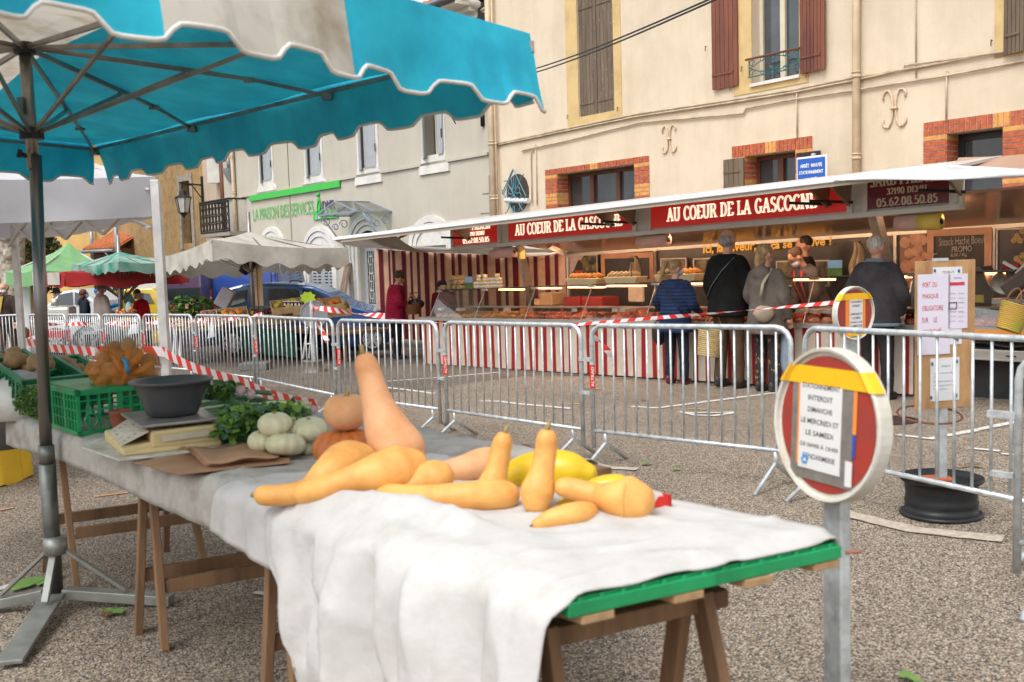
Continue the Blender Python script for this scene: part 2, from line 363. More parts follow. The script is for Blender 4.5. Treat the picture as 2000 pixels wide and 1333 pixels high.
# fallen leaves and scraps
M_lf = mat('dead_leaf', (.16, .08, .03), .7); M_gl = mat('green_scrap', (.16, .3, .06), .6)
leafs = [(1903, 911, .06, 0), (1880, 912, .04, 0), (1262, 907, .05, 1), (1320, 918, .045, 1), (55, 1142, .12, 1), (90, 1135, .1, 1), (222, 1197, .07, 1), (208, 1203, .05, 0), (245, 940, .05, 1), (258, 978, .03, 1), (1775, 1326, .05, 1), (1278, 1170, .05, 0), (1205, 779, .04, 0), (1255, 782, .04, 0)]
for i in range(12): leafs.append((random.uniform(900, 1950), random.uniform(800, 1250), .018, random.choice((0, 0, 1))))
for i, (x, y, r_, k) in enumerate(leafs):
    q = MB(); c = G(x, y, .01); a = random.uniform(0, 6.28); e = V((math.cos(a), math.sin(a), 0)); f = V((-e.y, e.x, 0)); pts = []
    for j in range(9):
        t = j / 9 * 6.283; rr = r_ * (1 + .3 * math.sin(3 * t + i)); pts.append(c + e * rr * math.cos(t) + f * rr * .55 * math.sin(t) + V((0, 0, .006 + .01 * abs(math.sin(t * 2 + i)))))
    q.add([c + V((0, 0, .012))] + pts, [(0, j + 1, (j + 1) % 9 + 1) for j in range(9)])
    if i < 14: labs = ['curled brown dead leaf behind the barrier right of the notice board', 'small brown leaf scrap left of the curled dead leaf', 'green leaf scrap on the ground between two barrier feet', 'green leaf scrap right of a barrier foot', 'long green leaf on the ground behind the parasol foot', 'wilted green leaf beside the parasol stand pole', 'green leaf lying against the parasol stand foot', 'brown leaf bit next to the parasol stand foot', 'green leaf on the ground below the left table', 'tiny green scrap below the orange chalk line', 'green leaf scrap at the bottom right of the picture', 'brown leaf under the right end of the squash table', 'small brown leaf in front of the striped skirt', 'small brown leaf near the navy jacket woman']; lb, gp = labs[i], None
    else: lb, gp = 'tiny leaf crumb scattered on the car park ground', 'leaf crumbs on the ground'
    tag(q.build('fallen_leaf', M_gl if k else M_lf, fix=False), lb, 'leaf', gp)
# ------------------------------------------------------------ buildings
def fp(t, D): Y = D / (.797 * t + .605); return (t * Y, Y)
FA = Frame(fp(-.0215, 12.8), fp(.5128, 12.8)); FB = Frame(fp(-.281, 12.9), fp(-.0215, 12.9))
def plaster(name, c, c2, sc=1.1, bump=.25, streaks=True):
    m = bpy.data.materials.new(name); m.use_nodes = True; nt = m.node_tree; L = nt.links.new; b = nt.nodes['Principled BSDF']; b.inputs['Roughness'].default_value = .9
    tc = node(nt, 'ShaderNodeTexCoord')
    n1 = node(nt, 'ShaderNodeTexNoise', Scale=sc, Detail=9, Roughness=.7); L(tc.outputs['Object'], n1.inputs['Vector'])
    mp = node(nt, 'ShaderNodeMapping'); mp.inputs['Scale'].default_value = (1.8, 1.8, .3); L(tc.outputs['Object'], mp.inputs[0])
    n2 = node(nt, 'ShaderNodeTexNoise', Scale=.9, Detail=7, Roughness=.7); L(mp.outputs[0], n2.inputs['Vector'])
    ad = node(nt, 'ShaderNodeMath', operation='ADD'); L(n1.outputs['Fac'], ad.inputs[0]); L(n2.outputs['Fac'], ad.inputs[1])
    cr = node(nt, 'ShaderNodeValToRGB'); cr.color_ramp.elements[0].position = .33; cr.color_ramp.elements[1].position = .56
    hf = node(nt, 'ShaderNodeMath', operation='MULTIPLY'); hf.inputs[1].default_value = .5; L(ad.outputs[0], hf.inputs[0]); L(hf.outputs[0], cr.inputs[0])
    cr.color_ramp.elements[0].color = c4(c2); cr.color_ramp.elements[1].color = c4(c); L(cr.outputs[0], b.inputs['Base Color'])
    n3 = node(nt, 'ShaderNodeTexNoise', Scale=45, Detail=6, Roughness=.7); L(tc.outputs['Object'], n3.inputs['Vector'])
    bp = node(nt, 'ShaderNodeBump', Strength=bump, Distance=.02); L(n3.outputs['Fac'], bp.inputs['Height']); L(bp.outputs[0], b.inputs['Normal'])
    return m
M_pa = plaster('cream_plaster', (.66, .56, .425), (.53, .44, .32)); M_pb = plaster('grey_beige_plaster', (.50, .46, .385), (.42, .385, .32), sc=.7)
M_oc = mat('ochre_paint', (.60, .44, .20), .85, col2=(.48, .34, .16), c2amt=.35, vs=3, bump=.2)
M_wh = mat('white_trim', (.68, .66, .61), .75, var=.08, vs=3, bump=.1)
M_br = mat('red_brick', (.50, .12, .045), .75, col2=(.30, .07, .03), c2amt=.45, vs=14, bump=.3)
M_bo = mat('ochre_brick', (.68, .33, .09), .75, col2=(.5, .22, .06), c2amt=.4, vs=14, bump=.3)
M_mo = mat('mortar', (.62, .57, .5), .9, vs=20, bump=.4)
M_sg = mat('grey_brown_shutter', (.17, .125, .085), .8, col2=(.11, .08, .055), vs=9, bump=.5, bs=90, stretch=(1, 1, .12)); M_sp = mat('peeled_shutter_paint', (.42, .38, .32), .8)
M_sr = mat('redbrown_shutter', (.2, .065, .035), .6, col2=(.11, .035, .022), c2amt=.45, vs=5, bump=.3, stretch=(1, 1, .15))
M_sb = mat('pale_blue_shutter', (.40, .425, .44), .6, var=.08, vs=5, bump=.1)
M_ir = mat('dark_iron', (.03, .028, .027), .6, .4); M_ib = mat('blue_iron', (.08, .27, .36), .5, .2); M_it = mat('teal_iron', (.012, .12, .13), .5, .2)
M_rust = mat('rusty_steel', (.16, .055, .03), .7, .2)
M_cw = mat('cream_joinery', (.62, .55, .42), .5, var=.05); M_wd = mat('brown_joinery', (.12, .04, .018), .5, var=.2, vs=8, stretch=(1, 1, .3)); M_bl = mat('black_frame', (.02, .02, .022), .4)
M_pane = mat('window_pane', (.05, .06, .07), .03, spec=.9, var=.3, vs=1.5); M_cab = mat('painted_cable', (.5, .40, .28), .7, var=.2, vs=5); M_blk = mat('black_wire', (.015, .015, .018), .5)
M_pipe = mat('cream_pipe', (.56, .43, .29), .5, var=.1, vs=4); M_gp = mat('zinc_pipe', (.33, .36, .39), .45, .4, var=.15, vs=6); M_int = mat('dark_interior', (.03, .027, .024), .9)
def wall(F, s0, s1, z0, z1, holes, mt, parent, rev=.22, name='wall', off=0, roofback=6):
    xs = sorted({s0, s1} | {h[0] for h in holes} | {h[1] for h in holes}); zs = sorted({z0, z1} | {h[2] for h in holes} | {h[3] for h in holes}); m = MB()
    for i in range(len(xs) - 1):
        for j in range(len(zs) - 1):
            cx, cz = (xs[i] + xs[i + 1]) / 2, (zs[j] + zs[j + 1]) / 2
            if any(h[0] < cx < h[1] and h[2] < cz < h[3] for h in holes): continue
            m.quad(F.pt(xs[i], zs[j], off), F.pt(xs[i + 1], zs[j], off), F.pt(xs[i + 1], zs[j + 1], off), F.pt(xs[i], zs[j + 1], off))
    for a, b_, c_, d in holes:
        for (p, q_) in (((a, c_), (a, d)), ((a, d), (b_, d)), ((b_, d), (b_, c_)), ((b_, c_), (a, c_))):
            m.quad(F.pt(p[0], p[1], off), F.pt(q_[0], q_[1], off), F.pt(q_[0], q_[1], off - rev), F.pt(p[0], p[1], off - rev))
    m.quad(F.pt(s0, z0, off), F.pt(s0, z1, off), F.pt(s0, z1, off - roofback), F.pt(s0, z0, off - roofback))
    m.quad(F.pt(s1, z0, off), F.pt(s1, z1, off), F.pt(s1, z1, off - roofback), F.pt(s1, z0, off - roofback))
    m.quad(F.pt(s0, z0, off - roofback), F.pt(s0, z1, off - roofback), F.pt(s1, z1, off - roofback), F.pt(s1, z0, off - roofback))
    return m.build(name, mt, parent, fix=False)
def window(F, r, parent, fm, d=.2, mull=1, trans=(.62,), fw=.05, name='window'):
    s0, s1, z0, z1 = r; m = MB()
    for a in ((s0, s0 + fw, z0, z1), (s1 - fw, s1, z0, z1), (s0 + fw, s1 - fw, z0, z0 + fw * 1.3), (s0 + fw, s1 - fw, z1 - fw, z1)): m.fbox(F, a[0], a[1], a[2], a[3], -d - .05, -d + .01)
    for k in range(mull):
        c = s0 + (s1 - s0) * (k + 1) / (mull + 1); m.fbox(F, c - fw * .75, c + fw * .75, z0 + fw * 1.3, z1 - fw, -d - .05, -d + .022)
    for t in trans:
        z = z0 + (z1 - z0) * t
        for k in range(mull + 1):
            a = s0 + (s1 - s0) * k / (mull + 1) + fw * .75; b_ = s0 + (s1 - s0) * (k + 1) / (mull + 1) - fw * .75; m.fbox(F, a, b_, z - .02, z + .02, -d - .04, -d)
    fr = m.build(name, fm, parent); q = MB(); q.fbox(F, s0, s1, z0, z1, -d - .045, -d - .03); q.build('pane', M_pane, fr)
    return fr
def shutter(F, s0, s1, z0, z1, off, mt, parent, n=6, hinge=True, slats=None, tilt=0, peel=False, name='shutter'):
    """planked leaf; tilt = how far its free edge stands off the wall"""
    m = MB(); w = (s1 - s0) / n
    def T(s, z, d): return F.pt(s, z, off + d + tilt * (s - s0) / (s1 - s0))
    for k in range(n):
        a, b_ = s0 + w * k + .004, s0 + w * (k + 1) - .004; zz = z0 + random.uniform(0, .012)
        m.hexa([T(x, z, d) for z in (zz, z1) for x, d in ((a, .03), (b_, .03), (b_, 0), (a, 0))])
    m.hexa([T(x, z, d) for z in (z0 + .02, z1 - .01) for x, d in ((s0 + .01, .02), (s1 - .01, .02), (s1 - .01, .004), (s0 + .01, .004))])
    if peel:
        m.cur = 1
        for k in range(60):
            x = random.uniform(s0 + .03, s1 - .03); z = random.uniform(z0, z1); h = random.uniform(.01, .06); ww = random.uniform(.002, .006)
            m.hexa([T(p, q_, d) for q_ in (z, z + h) for p, d in ((x, .032), (x + ww, .032), (x + ww, .029), (x, .029))])
        m.cur = 0
    o = m.build(name, [mt, M_sp], parent)
    if hinge:
        for z in (z0 + .22, (z0 + z1) / 2, z1 - .22): h = MB(); h.hexa([T(x, q_, d) for q_ in (z, z + .035) for x, d in ((s0 + .01, .042), (s0 + (s1 - s0) * .82, .042), (s0 + (s1 - s0) * .82, .03), (s0 + .01, .03))]); h.build('hinge_strap', mt, o)
    return o
# ---- cream building on the right
bA = thing('cream_building', 'cream plastered house with brick-trimmed ground floor windows behind the butcher stall', 'building', FA.pt(5, 0))
def rz_(x0, y0, x1, y1): return FA.rect(x0, y0, x1, y1)
o1 = FA.rect(1121.5, -190, 1201, 216); o2 = FA.rect(1466, -190, 1562, 150); o3 = FA.rect(1966, -190, 2060, 93)
o2 = (o2[0], o2[1], o2[2], o1[3]); o3 = (o3[0], o3[1], o3[2], o1[3] + .1)
l1 = FA.rect(1088, 341, 1243, 470); l2 = FA.rect(1455, 306, 1556, 470); l3 = FA.rect(1849, 262, 1958, 470)
ov = FA.rect(988, 340, 1036, 416)
holes = [o1, o2, o3, l1, l2, l3]
wall(FA, FA.sz(962, 300)[0], 13, -1.2, 9.6, holes, M_pa, bA)
q = MB(); q.fbox(FA, -.1, 13, 9.5, 9.62, -.3, .45); q.build('eave', M_wh, bA)
q = MB(); q.add([FA.pt(-.2, 9.62, .5), FA.pt(13, 9.62, .5), FA.pt(13, 11.4, -5.8), FA.pt(-.2, 11.4, -5.8)], [(0, 1, 2, 3)]); q.build('roof', mat('clay_tiles', (.45, .16, .07), .85, col2=(.22, .09, .05), vs=12, bump=.5), bA, solid=.12)
def surround(F, o, wl, wr, wb, mt, parent, th=.012, below=True):
    m = MB(); s0, s1, z0, z1 = o
    m.fbox(F, s0 - wl, s0, z0, z1, 0, th); m.fbox(F, s1, s1 + wr, z0, z1, 0, th)
    if wb: m.fbox(F, s0 - wl, s1 + wr, z0 - wb, z0, 0, th)
    return m.build('window_surround', mt, parent)
k = FA.sz(1109, 230)[0]; surround(FA, o1, o1[0] - k, FA.sz(1216, 230)[0] - o1[1], o1[2] - FA.sz(1160, 241)[1], M_oc, bA)
mid = (o1[0] + o1[1]) / 2
shutter(FA, o1[0], mid - .004, o1[2], o1[3], -.06, M_sg, bA, n=5, peel=True); shutter(FA, mid + .004, o1[1], o1[2], o1[3], -.06, M_sg, bA, n=5, peel=True)
k = FA.sz(1434, 180)[0]; surround(FA, o2, o2[0] - k, FA.sz(1580, 160)[0] - o2[1], o2[2] - FA.sz(1500, 176)[1], M_oc, bA)
window(FA, o2, bA, M_cw, d=.2, mull=1, trans=(.36,), fw=.06)
q = MB(); q.fbox(FA, o2[0] - .02, o2[1] + .02, o2[2] - .02, o2[2] + .03, -.2, .05); q.build('sill', M_wh, bA)
r = FA.rect(1387, -190, 1441, 168, .05); shutter(FA, r[0], r[1], r[2], o2[3], .035, M_sr, bA, n=6, tilt=-.015)
r = FA.rect(1561, -190, 1614, 136, .05); shutter(FA, r[0], r[1], r[2], o2[3], .035, M_sr, bA, n=7, tilt=.03)
k = FA.sz(1943, 90)[0]; surround(FA, o3, o3[0] - k, .2, o3[2] - FA.sz(1972, 92)[1] + .08, M_oc, bA)
mid = (o3[0] + o3[1]) / 2; shutter(FA, o3[0], mid, o3[2], o3[3], .02, M_sg, bA, n=5, tilt=.1); shutter(FA, mid + .01, o3[1], o3[2], o3[3], -.05, M_sg, bA, n=5)
# iron guard of the open window
s0, z0 = FA.sz(1461, 120, .08); s1 = FA.sz(1562, 95, .08)[0]; zt = FA.sz(1461, 117, .08)[1]; zb = FA.sz(1464, 153, .08)[1]; q = MB()
def curl(F, s, z, r_, a0, a1, off, k=14, grow=0): return [F.pt(s + r_ * (1 - grow * i / k) * math.cos(R(a0 + (a1 - a0) * i / k)), z + r_ * (1 - grow * i / k) * math.sin(R(a0 + (a1 - a0) * i / k)), off) for i in range(k + 1)]
for z in (zb + .01,): q.tube([FA.pt(s0, z, .08), FA.pt(s1, z, .08)], .009, 6)
for s_ in (s0 + .02, s1 - .02): q.tube([FA.pt(s_, zb, .08), FA.pt(s_, zt, .08)], .009, 6)
h = zt - zb; sc_ = (s0 + s1) / 2
for z, r_ in ((zb + h * .5, h * .24), (zb + h * .85, h * .12), (zb + h * .15, h * .12)): q.tube(curl(FA, sc_, z, r_, 0, 360, .08), .007, 5)
for sg in (-1, 1):
    for zz, zs_ in ((.5, 1), (.5, -1)):
        e = sc_ + sg * (s1 - s0) * .47; q.tube([FA.pt(sc_ + sg * h * .12, zb + h * (.5 + zs_ * .4), .08), FA.pt(sc_ + sg * (s1 - s0) * .25, zb + h * (.5 + zs_ * .28), .08), FA.pt(e, zb + h * .5, .08)], .007, 5)
        q.tube(curl(FA, e - sg * h * .15, zb + h * (.5 + zs_ * .25), h * .2, 0, 400, .08, grow=.7), .006, 5); q.tube(curl(FA, sc_ + sg * (s1 - s0) * .22, zb + h * (.5 + zs_ * .34), h * .15, 0, 400, .08, grow=.7), .006, 5)
gd = q.build('window_guard', M_it, bA); q = MB(); q.tube([FA.pt(s0 - .04, zt, .09), FA.pt(s1, zt, .09)], .018, 8); q.build('hand_rail', M_rust, gd)
# shutter catches
for x, y in ((1110, 226), (1208, 211), (1428, 170), (1577, 144), (1380, 92), (1450, 132), (1938, 80)):
    q = MB(); p = FA.P(x, y, .03); q.tube([p, p + FA.n * .03 + V((0, 0, .01)), p + FA.n * .035 - V((0, 0, .07))], .008, 5); q.build('shutter_catch', M_rust, bA)
def bricks(F, so, si, ztop, parent, zbot=1.2):
    """so: outer s0,s1 ; si: opening s0,s1,ztop"""
    m = MB(); base = MB(); zo = si[2]; base.fbox(F, so[0], so[1], zo, ztop, 0, .012); base.fbox(F, so[0], si[0], zbot, zo, 0, .012); base.fbox(F, si[1], so[1], zbot, zo, 0, .012)
    base.fbox(F, si[0] - .001, si[0] + .006, zbot, zo, -.3, .012)
    n = int((so[1] - so[0]) / .073); w = (so[1] - so[0]) / n; h = ztop - zo
    for k in range(n):
        a, b_ = so[0] + w * k + .006, so[0] + w * (k + 1) - .006; mid_ = abs(k - n / 2 + .5) < 2; m.cur = 1 if mid_ else 0
        if k % 2 or mid_: m.fbox(F, a, b_, zo + .006, ztop - .004, 0, .026)
        else: m.fbox(F, a, b_, zo + .006, zo + h * .5 - .006, 0, .026); m.fbox(F, a, b_, zo + h * .5 + .006, ztop - .004, 0, .026)
    rh = .073; nr = int((zo - zbot) / rh)
    for k in range(nr):
        z1_ = zo - k * rh - .006; z0_ = z1_ - rh + .014; m.cur = 1 if (k % 9) in (0, 5, 6, 7) else 0
        for a, b_ in ((so[0], si[0]), (si[1], so[1])):
            sp = a + (b_ - a) * (.36 if k % 2 else .66)
            for x0_, x1_ in ((a + .003, sp - .005), (sp + .005, b_ - .002)): m.fbox(F, x0_, x1_, z0_, z1_, 0, .026)
        for x0_, x1_ in ((-.29, -.15 if k % 2 else -.2), (-.14 if k % 2 else -.19, .024)): m.fbox(F, si[0] + .004, si[0] + .014, z0_, z1_, x0_, x1_)
    b = base.build('brick_surround', M_mo, parent); m.build('bricks', [M_br, M_bo], b)
bricks(FA, (FA.sz(1066, 340)[0], FA.sz(1269, 320)[0]), (l1[0], l1[1], l1[3]), FA.sz(1168, 318)[1], bA)
bricks(FA, (FA.sz(1431, 300)[0], FA.sz(1588, 280)[0]), (l2[0], l2[1], l2[3]), FA.sz(1510, 276)[1], bA)
bricks(FA, (FA.sz(1805, 260)[0], FA.sz(1805, 260)[0] + 2.12), (l3[0], l3[1], l3[3]), FA.sz(1900, 227.5)[1], bA)
window(FA, l1, bA, M_wd, d=.28, mull=2, trans=(), fw=.07); window(FA, l2, bA, M_wd, d=.28, mull=1, trans=(), fw=.07); window(FA, (l3[0] + .0, l3[1], l3[2], l3[3]), bA, M_bl, d=.28, mull=0, trans=(), fw=.09)
r = FA.rect(1413, 313, 1454, 420, .05); shutter(FA, r[0], r[1], r[2], r[3], .03, M_sg, bA, n=4)
r = FA.rect(1556, 300, 1603, 420, .06); shutter(FA, r[0], r[1], r[2], r[3], .045, M_bl, bA, n=5)
# oval window with iron lattice
s_, z_ = (ov[0] + ov[1]) / 2, (ov[2] + ov[3]) / 2; rx, rz = (ov[1] - ov[0]) / 2 * .95, (ov[3] - ov[2]) / 2 * .92; q = MB()
q.add([FA.pt(s_ + rx * math.cos(i * .2618), z_ + rz * math.sin(i * .2618), .006) for i in range(24)], [tuple(range(24))]); ow = q.build('oval_window', mat('oval_pane', (.07, .045, .028), .25, var=.2), bA, solid=.01)
q = MB(); e = .1; rx *= 1.12; rz *= 1.12
def lat(u, w_): return FA.pt(s_ + u * rx, z_ + w_ * rz, e)
for pts in ([(-.9, -.05), (0, 1.08), (.92, -.2), (.1, -1.08)], [(-1, .2), (.05, -1.1)], [(-1.0, .02), (-.05, 1.1)], [(-.62, .62), (.72, -.95), (.86, -.9)], [(-.62, .62), (-.8, .6)], [(.62, .7), (-.62, -.85), (-.8, -.9)], [(.62, .7), (.82, .8)], [(-.4, -.35), (.4, .4)], [(0, .2), (0, .75)], [(-.1, .2), (-.2, .7)], [(.1, .2), (.2, .7)], [(0, -.6), (0, -.95)], [(-.1, -.6), (-.15, -.9)]):
    q.tube([lat(*p) for p in pts], .011, 6)
for sg in (-1, 1):
    q.tube([lat(sg * (.1 + .18 + .18 * math.cos(R(a))), .1 + .15 * math.sin(R(a))) for a in range(180, -160, -25)], .009, 5); q.tube([lat(sg * (.35 + .2 * math.cos(R(a))), -.15 + .15 * math.sin(R(a))) for a in range(150, -120, -25)], .009, 5)
q.build('iron_lattice', M_ib, ow)
rl = MB(); rl.tube([FA.P(989, 391, .06), FA.P(1032, 393, .06)], .055, 12); rl.build('white_tube', mat('white_plastic', (.75, .75, .75), .4), ow)
# downpipes
def pipe(F, pts, r_, mt, parent, off=.09, rings=True, name='downpipe'):
    q = MB(); w_ = [F.P(x, y, off) for x, y in pts]; q.tube(w_, r_, 12)
    if rings:
        a, b_ = w_[0], w_[-1]; n = max(2, int((a - b_).length / 1.4))
        for i in range(n):
            c_ = a.lerp(b_, (i + .5) / n); d_ = (b_ - a).normalized(); q.tube([c_ - d_ * .03, c_ + d_ * .03], r_ * 1.18, 12)
    return q.build(name, mt, parent, smooth=True)
def vpipe(F, x, y, ztop, zbot, r_, mt, parent, off=.09, name='downpipe'):
    s_, z_ = F.sz(x, y, off); q = MB(); q.tube([F.pt(s_, zbot, off), F.pt(s_, ztop, off)], r_, 12)
    for k in range(int((ztop - zbot) / 1.15)): z = zbot + .6 + k * 1.15; q.tube([F.pt(s_, z - .02, off), F.pt(s_, z + .02, off)], r_ * 1.2, 12); q.tube([F.pt(s_, z + .05, off), F.pt(s_, z + .07, off)], r_ * 1.2, 12)
    return q.build(name, mt, parent, smooth=True)
vpipe(FA, 1672, 150, 9.5, 0, .055, M_pipe, bA); vpipe(FA, 960, 250, 9.5, 0, .07, M_pipe, bA); vpipe(FA, 969, 300, 9.5, 0, .022, M_pipe, bA, name='conduit')
def cable(F, pts, r_, mt, parent, off=.03, sag=.01, name='cable'):
    q = MB(); w_ = []
    for i in range(len(pts) - 1):
        a = F.P(*pts[i], off); b_ = F.P(*pts[i + 1], off); k = max(2, int((a - b_).length / .5))
        for j in range(k): w_.append(a.lerp(b_, j / k) + V((0, 0, sag * fn3((i, j * .7, 0), 2))))
    w_.append(F.P(*pts[-1], off)); q.tube(w_, r_, 6)
    for p in w_[::2]: q.box(p, (.02, .02, .03))
    return q.build(name, mt, parent, smooth=True)
cable(FA, [(965, 283), (1090, 255), (1240, 224), (1400, 200), (1550, 176), (1667, 152), (1800, 131), (2030, 86)], .018, M_cab, bA)
cable(FA, [(968, 285), (1090, 259), (1240, 229), (1400, 205), (1550, 181), (1667, 158), (1765, 136), (1767, 128), (2030, 92)], .016, M_cab, bA, off=.035)
cable(FA, [(1020, 295), (1100, 277), (1250, 240), (1452, 222), (1457, 212), (1560, 193), (1667, 177), (1850, 148), (2030, 113)], .016, M_cab, bA)
cable(FA, [(1039, 398), (1037, 300), (1046, 286)], .012, M_cab, bA, name='conduit'); cable(FA, [(1049, 400), (1046, 284)], .012, M_cab, bA, name='conduit')
cable(FA, [(1788, -60), (1789, 150)], .012, M_cab, bA, name='conduit'); cable(FA, [(1849, 140), (1848, 235)], .012, M_cab, bA, name='conduit'); cable(FA, [(1556, 180), (1557, 268)], .012, M_cab, bA, name='conduit')
M_an = mat('painted_anchor', (.62, .48, .33), .8, bump=.2, vs=6)
for ax, ay, hw in ((1308, 272, 27), (1748, 212, 37)):      # iron wall anchors shaped like two back to back hooks
    q = MB(); s_, z_ = FA.sz(ax, ay); k = hw * spx(FA.P(ax, ay).y); 
    for sg in (-1, 1):
        pts = [FA.pt(s_ + sg * k * u, z_ + k * w_, .02) for u, w_ in ((.62, .5), (.66, .72), (.52, .92), (.32, .95), (.16, .7), (.09, .3), (.07, 0), (.09, -.3), (.16, -.68), (.32, -.95), (.54, -.92), (.68, -.7), (.62, -.5))]
        q.tube(pts, k * .055, 7)
    q.box(FA.pt(s_, z_, .02), (k * .3, k * .3, k * .12)); q.build('wall_anchor', M_an, bA, smooth=True)
# overhead wires
for x0, y0, x1, y1 in ((940, 162, 1420, -16), (940, 170, 1420, -10)):
    a = P(x0, y0, 19); b_ = P(x1, y1, 9.5); q = MB(); q.tube([a.lerp(b_, i / 12) + V((0, 0, -.1 * math.sin(math.pi * i / 12))) for i in range(13)], .011, 5)
    tag(q.build('overhead_wire', M_blk), 'black overhead wire crossing the cream house, ' + ('upper of the two' if y0 == 162 else 'lower of the two'), 'wire')
# ---- grey-beige building with the green sign
bB = thing('grey_building', 'grey beige house with pale blue shutters and a green sign', 'building', FB.pt(7, 0))
LB = FB.sz(955, 300)[0]; zs = 7.0
w1 = FB.rect(503, 200, 533, 350); w2 = FB.rect(594, 200, 629, 339); w3 = FB.rect(699, 200, 737, 324); w4 = FB.rect(826, 150, 866, 300); zt = w2[3] - .1
ws = [(a[0], a[1], a[2], w2[2] + 2.0) for a in (w1, w2, w3, w4)]
dr = FB.rect(700, 441, 752, 640); dr = (dr[0], dr[1], -.6, FB.sz(728, 450)[1]); g1 = FB.rect(604, 487, 656, 640); g1 = (g1[0], g1[1], .0, FB.sz(630, 470)[1]); g0 = FB.rect(519, 487, 556, 640); g0 = (g0[0], g0[1], .0, g1[3])
g2 = FB.rect(815, 470, 880, 640); g2 = (g2[0], g2[1], .0, g1[3])
wall(FB, 0, LB, -1.5, zs, ws + [dr, g1, g0, g2], M_pb, bB, rev=.25)
for i, o_ in enumerate(ws):
    s0, s1, z0, z1 = o_; q = MB(); q.fbox(FB, s0 - .12, s0, z0, z1, 0, .03); q.fbox(FB, s1, s1 + .12, z0, z1, 0, .03); q.fbox(FB, s0 - .12, s1 + .12, z1, z1 + .15, 0, .03)
    pts = [FB.pt(s0 - .12, z0, .0), FB.pt(s1 + .12, z0, .0), FB.pt(s1 + .14, z0 - .15, .0), FB.pt(s1 + .26, z0 - .27, .0), FB.pt(s1 + .26, z0 - .42, .0), FB.pt(s0 - .26, z0 - .42, .0), FB.pt(s0 - .26, z0 - .27, .0), FB.pt(s0 - .14, z0 - .15, .0)]
    q.poly(pts, .05, FB.n); q.build('window_surround', M_wh, bB)
    mid = s0 + (s1 - s0) * (.32 if i < 3 else .3)
    if i < 3: shutter(FB, s0, mid, z0 - .06, z1, .02, M_sb, bB, n=3, hinge=False, tilt=.1); shutter(FB, mid + .01, s1, z0 - .06, z1, .02, M_sb, bB, n=8, hinge=False)
    else:
        shutter(FB, s0 - .05, s0 + (s1 - s0) * .3, z0 - .06, z1, .03, M_sb, bB, n=3, hinge=False, tilt=.15); shutter(FB, s1 - .12, s1 + .08, z0 - .02, z1, .05, M_sb, bB, n=3, hinge=False)
        window(FB, (s0 + (s1 - s0) * .3, s1 - .1, z0, z1), bB, M_cw, d=.15, mull=0, trans=(.5,))
    q = MB(); q.box(FB.pt(s1 + .06, z0 + .45, .08), (.03, .03, .2)); q.build('shutter_catch', M_ir, bB)
def arch(F, s0, s1, zsp, zbot, wd, mt, parent, th=.05, name='arched_surround', rings=2, rise=None):
    m = MB(); c_ = (s0 + s1) / 2; r0 = (s1 - s0) / 2; rise = rise or r0 * .55
    for k in range(rings):
        o0 = wd * k / rings; o1_ = wd * (k + 1) / rings - (.012 if k < rings - 1 else 0); t_ = th * (1 + .5 * k); n = 16; pa = [(c_ + (r0 + o0) * math.cos(math.pi * i / n), zsp + (rise + o0) * math.sin(math.pi * i / n)) for i in range(n + 1)]; pb = [(c_ + (r0 + o1_) * math.cos(math.pi * i / n), zsp + (rise + o1_) * math.sin(math.pi * i / n)) for i in range(n + 1)]
        for i in range(n): m.hexa([F.pt(*p, d) for d in (0, t_) for p in (pa[i], pb[i], pb[i + 1], pa[i + 1])])
        for sg in (-1, 1):
            a, b_ = c_ + sg * (r0 + o0), c_ + sg * (r0 + o1_); m.fbox(F, min(a, b_), max(a, b_), zbot, zsp, 0, t_)
    return m.build(name, mt, parent)
for (s0, s1, z0, z1), ty in ((g0, 443), (g1, 441), (g2, 421)):
    s_, zt_ = FB.sz(0, 0); c_ = (s0 + s1) / 2; x_ = {443: 532, 441: 628, 421: 846}[ty]; ztop = FB.sz(x_, ty)[1]; rise = (s1 - s0) / 2 * .62; wd = .3
    arch(FB, s0, s1, ztop - wd - rise, z0, wd, M_wh, bB, rise=rise)
    q = MB(); n = 12; q.add([FB.pt(c_ + (s1 - s0) / 2 * math.cos(math.pi * i / n), ztop - wd - rise + rise * math.sin(math.pi * i / n), .012) for i in range(n + 1)], [tuple(range(n + 1))]); q.build('tympanum', M_wh, bB, solid=.01)
    zt2 = ztop - wd - rise
    for a, b_ in ((s0, c_ - .01), (c_ + .01, s1)):
        q = MB(); q.fbox(FB, a, b_, z0, zt2, -.08, -.04); lv = q.build('louvred_shutter', M_sb, bB); q = MB()
        for col in range(2):
            x0_ = a + (b_ - a) * (.16 + .42 * col)
            for k in range(13): z = zt2 - .25 - k * .09; q.fbox(FB, x0_, x0_ + (b_ - a) * .26, z, z + .035, -.045, -.036)
        q.build('louvres', M_ir, lv)
# door, fanlight
s0, s1, z0, z1 = dr; c_ = (s0 + s1) / 2; rise = (s1 - s0) / 2 * .7; arch(FB, s0, s1, z1 - rise, -.6, .42, M_wh, bB, th=.07, rings=3, rise=rise, name='door_surround')
q = MB(); M_dr = mat('pale_grey_blue_door', (.42, .44, .50), .5, var=.05); q.fbox(FB, s0, s1, -.6, .55, -.2, -.14); q.fbox(FB, s0, s0 + .1, .55, z1, -.2, -.14); q.fbox(FB, s1 - .1, s1, .55, z1, -.2, -.14); q.fbox(FB, c_ - .06, c_ + .06, .55, z1, -.2, -.14); q.fbox(FB, s0 + .1, c_ - .06, 1.95, 2.1, -.2, -.14); q.fbox(FB, c_ + .06, s1 - .1, 1.95, 2.1, -.2, -.14)
for a in (s0 + .15, c_ + .1): q.fbox(FB, a, a + (s1 - s0) / 2 - .25, -.3, .35, -.14, -.12)
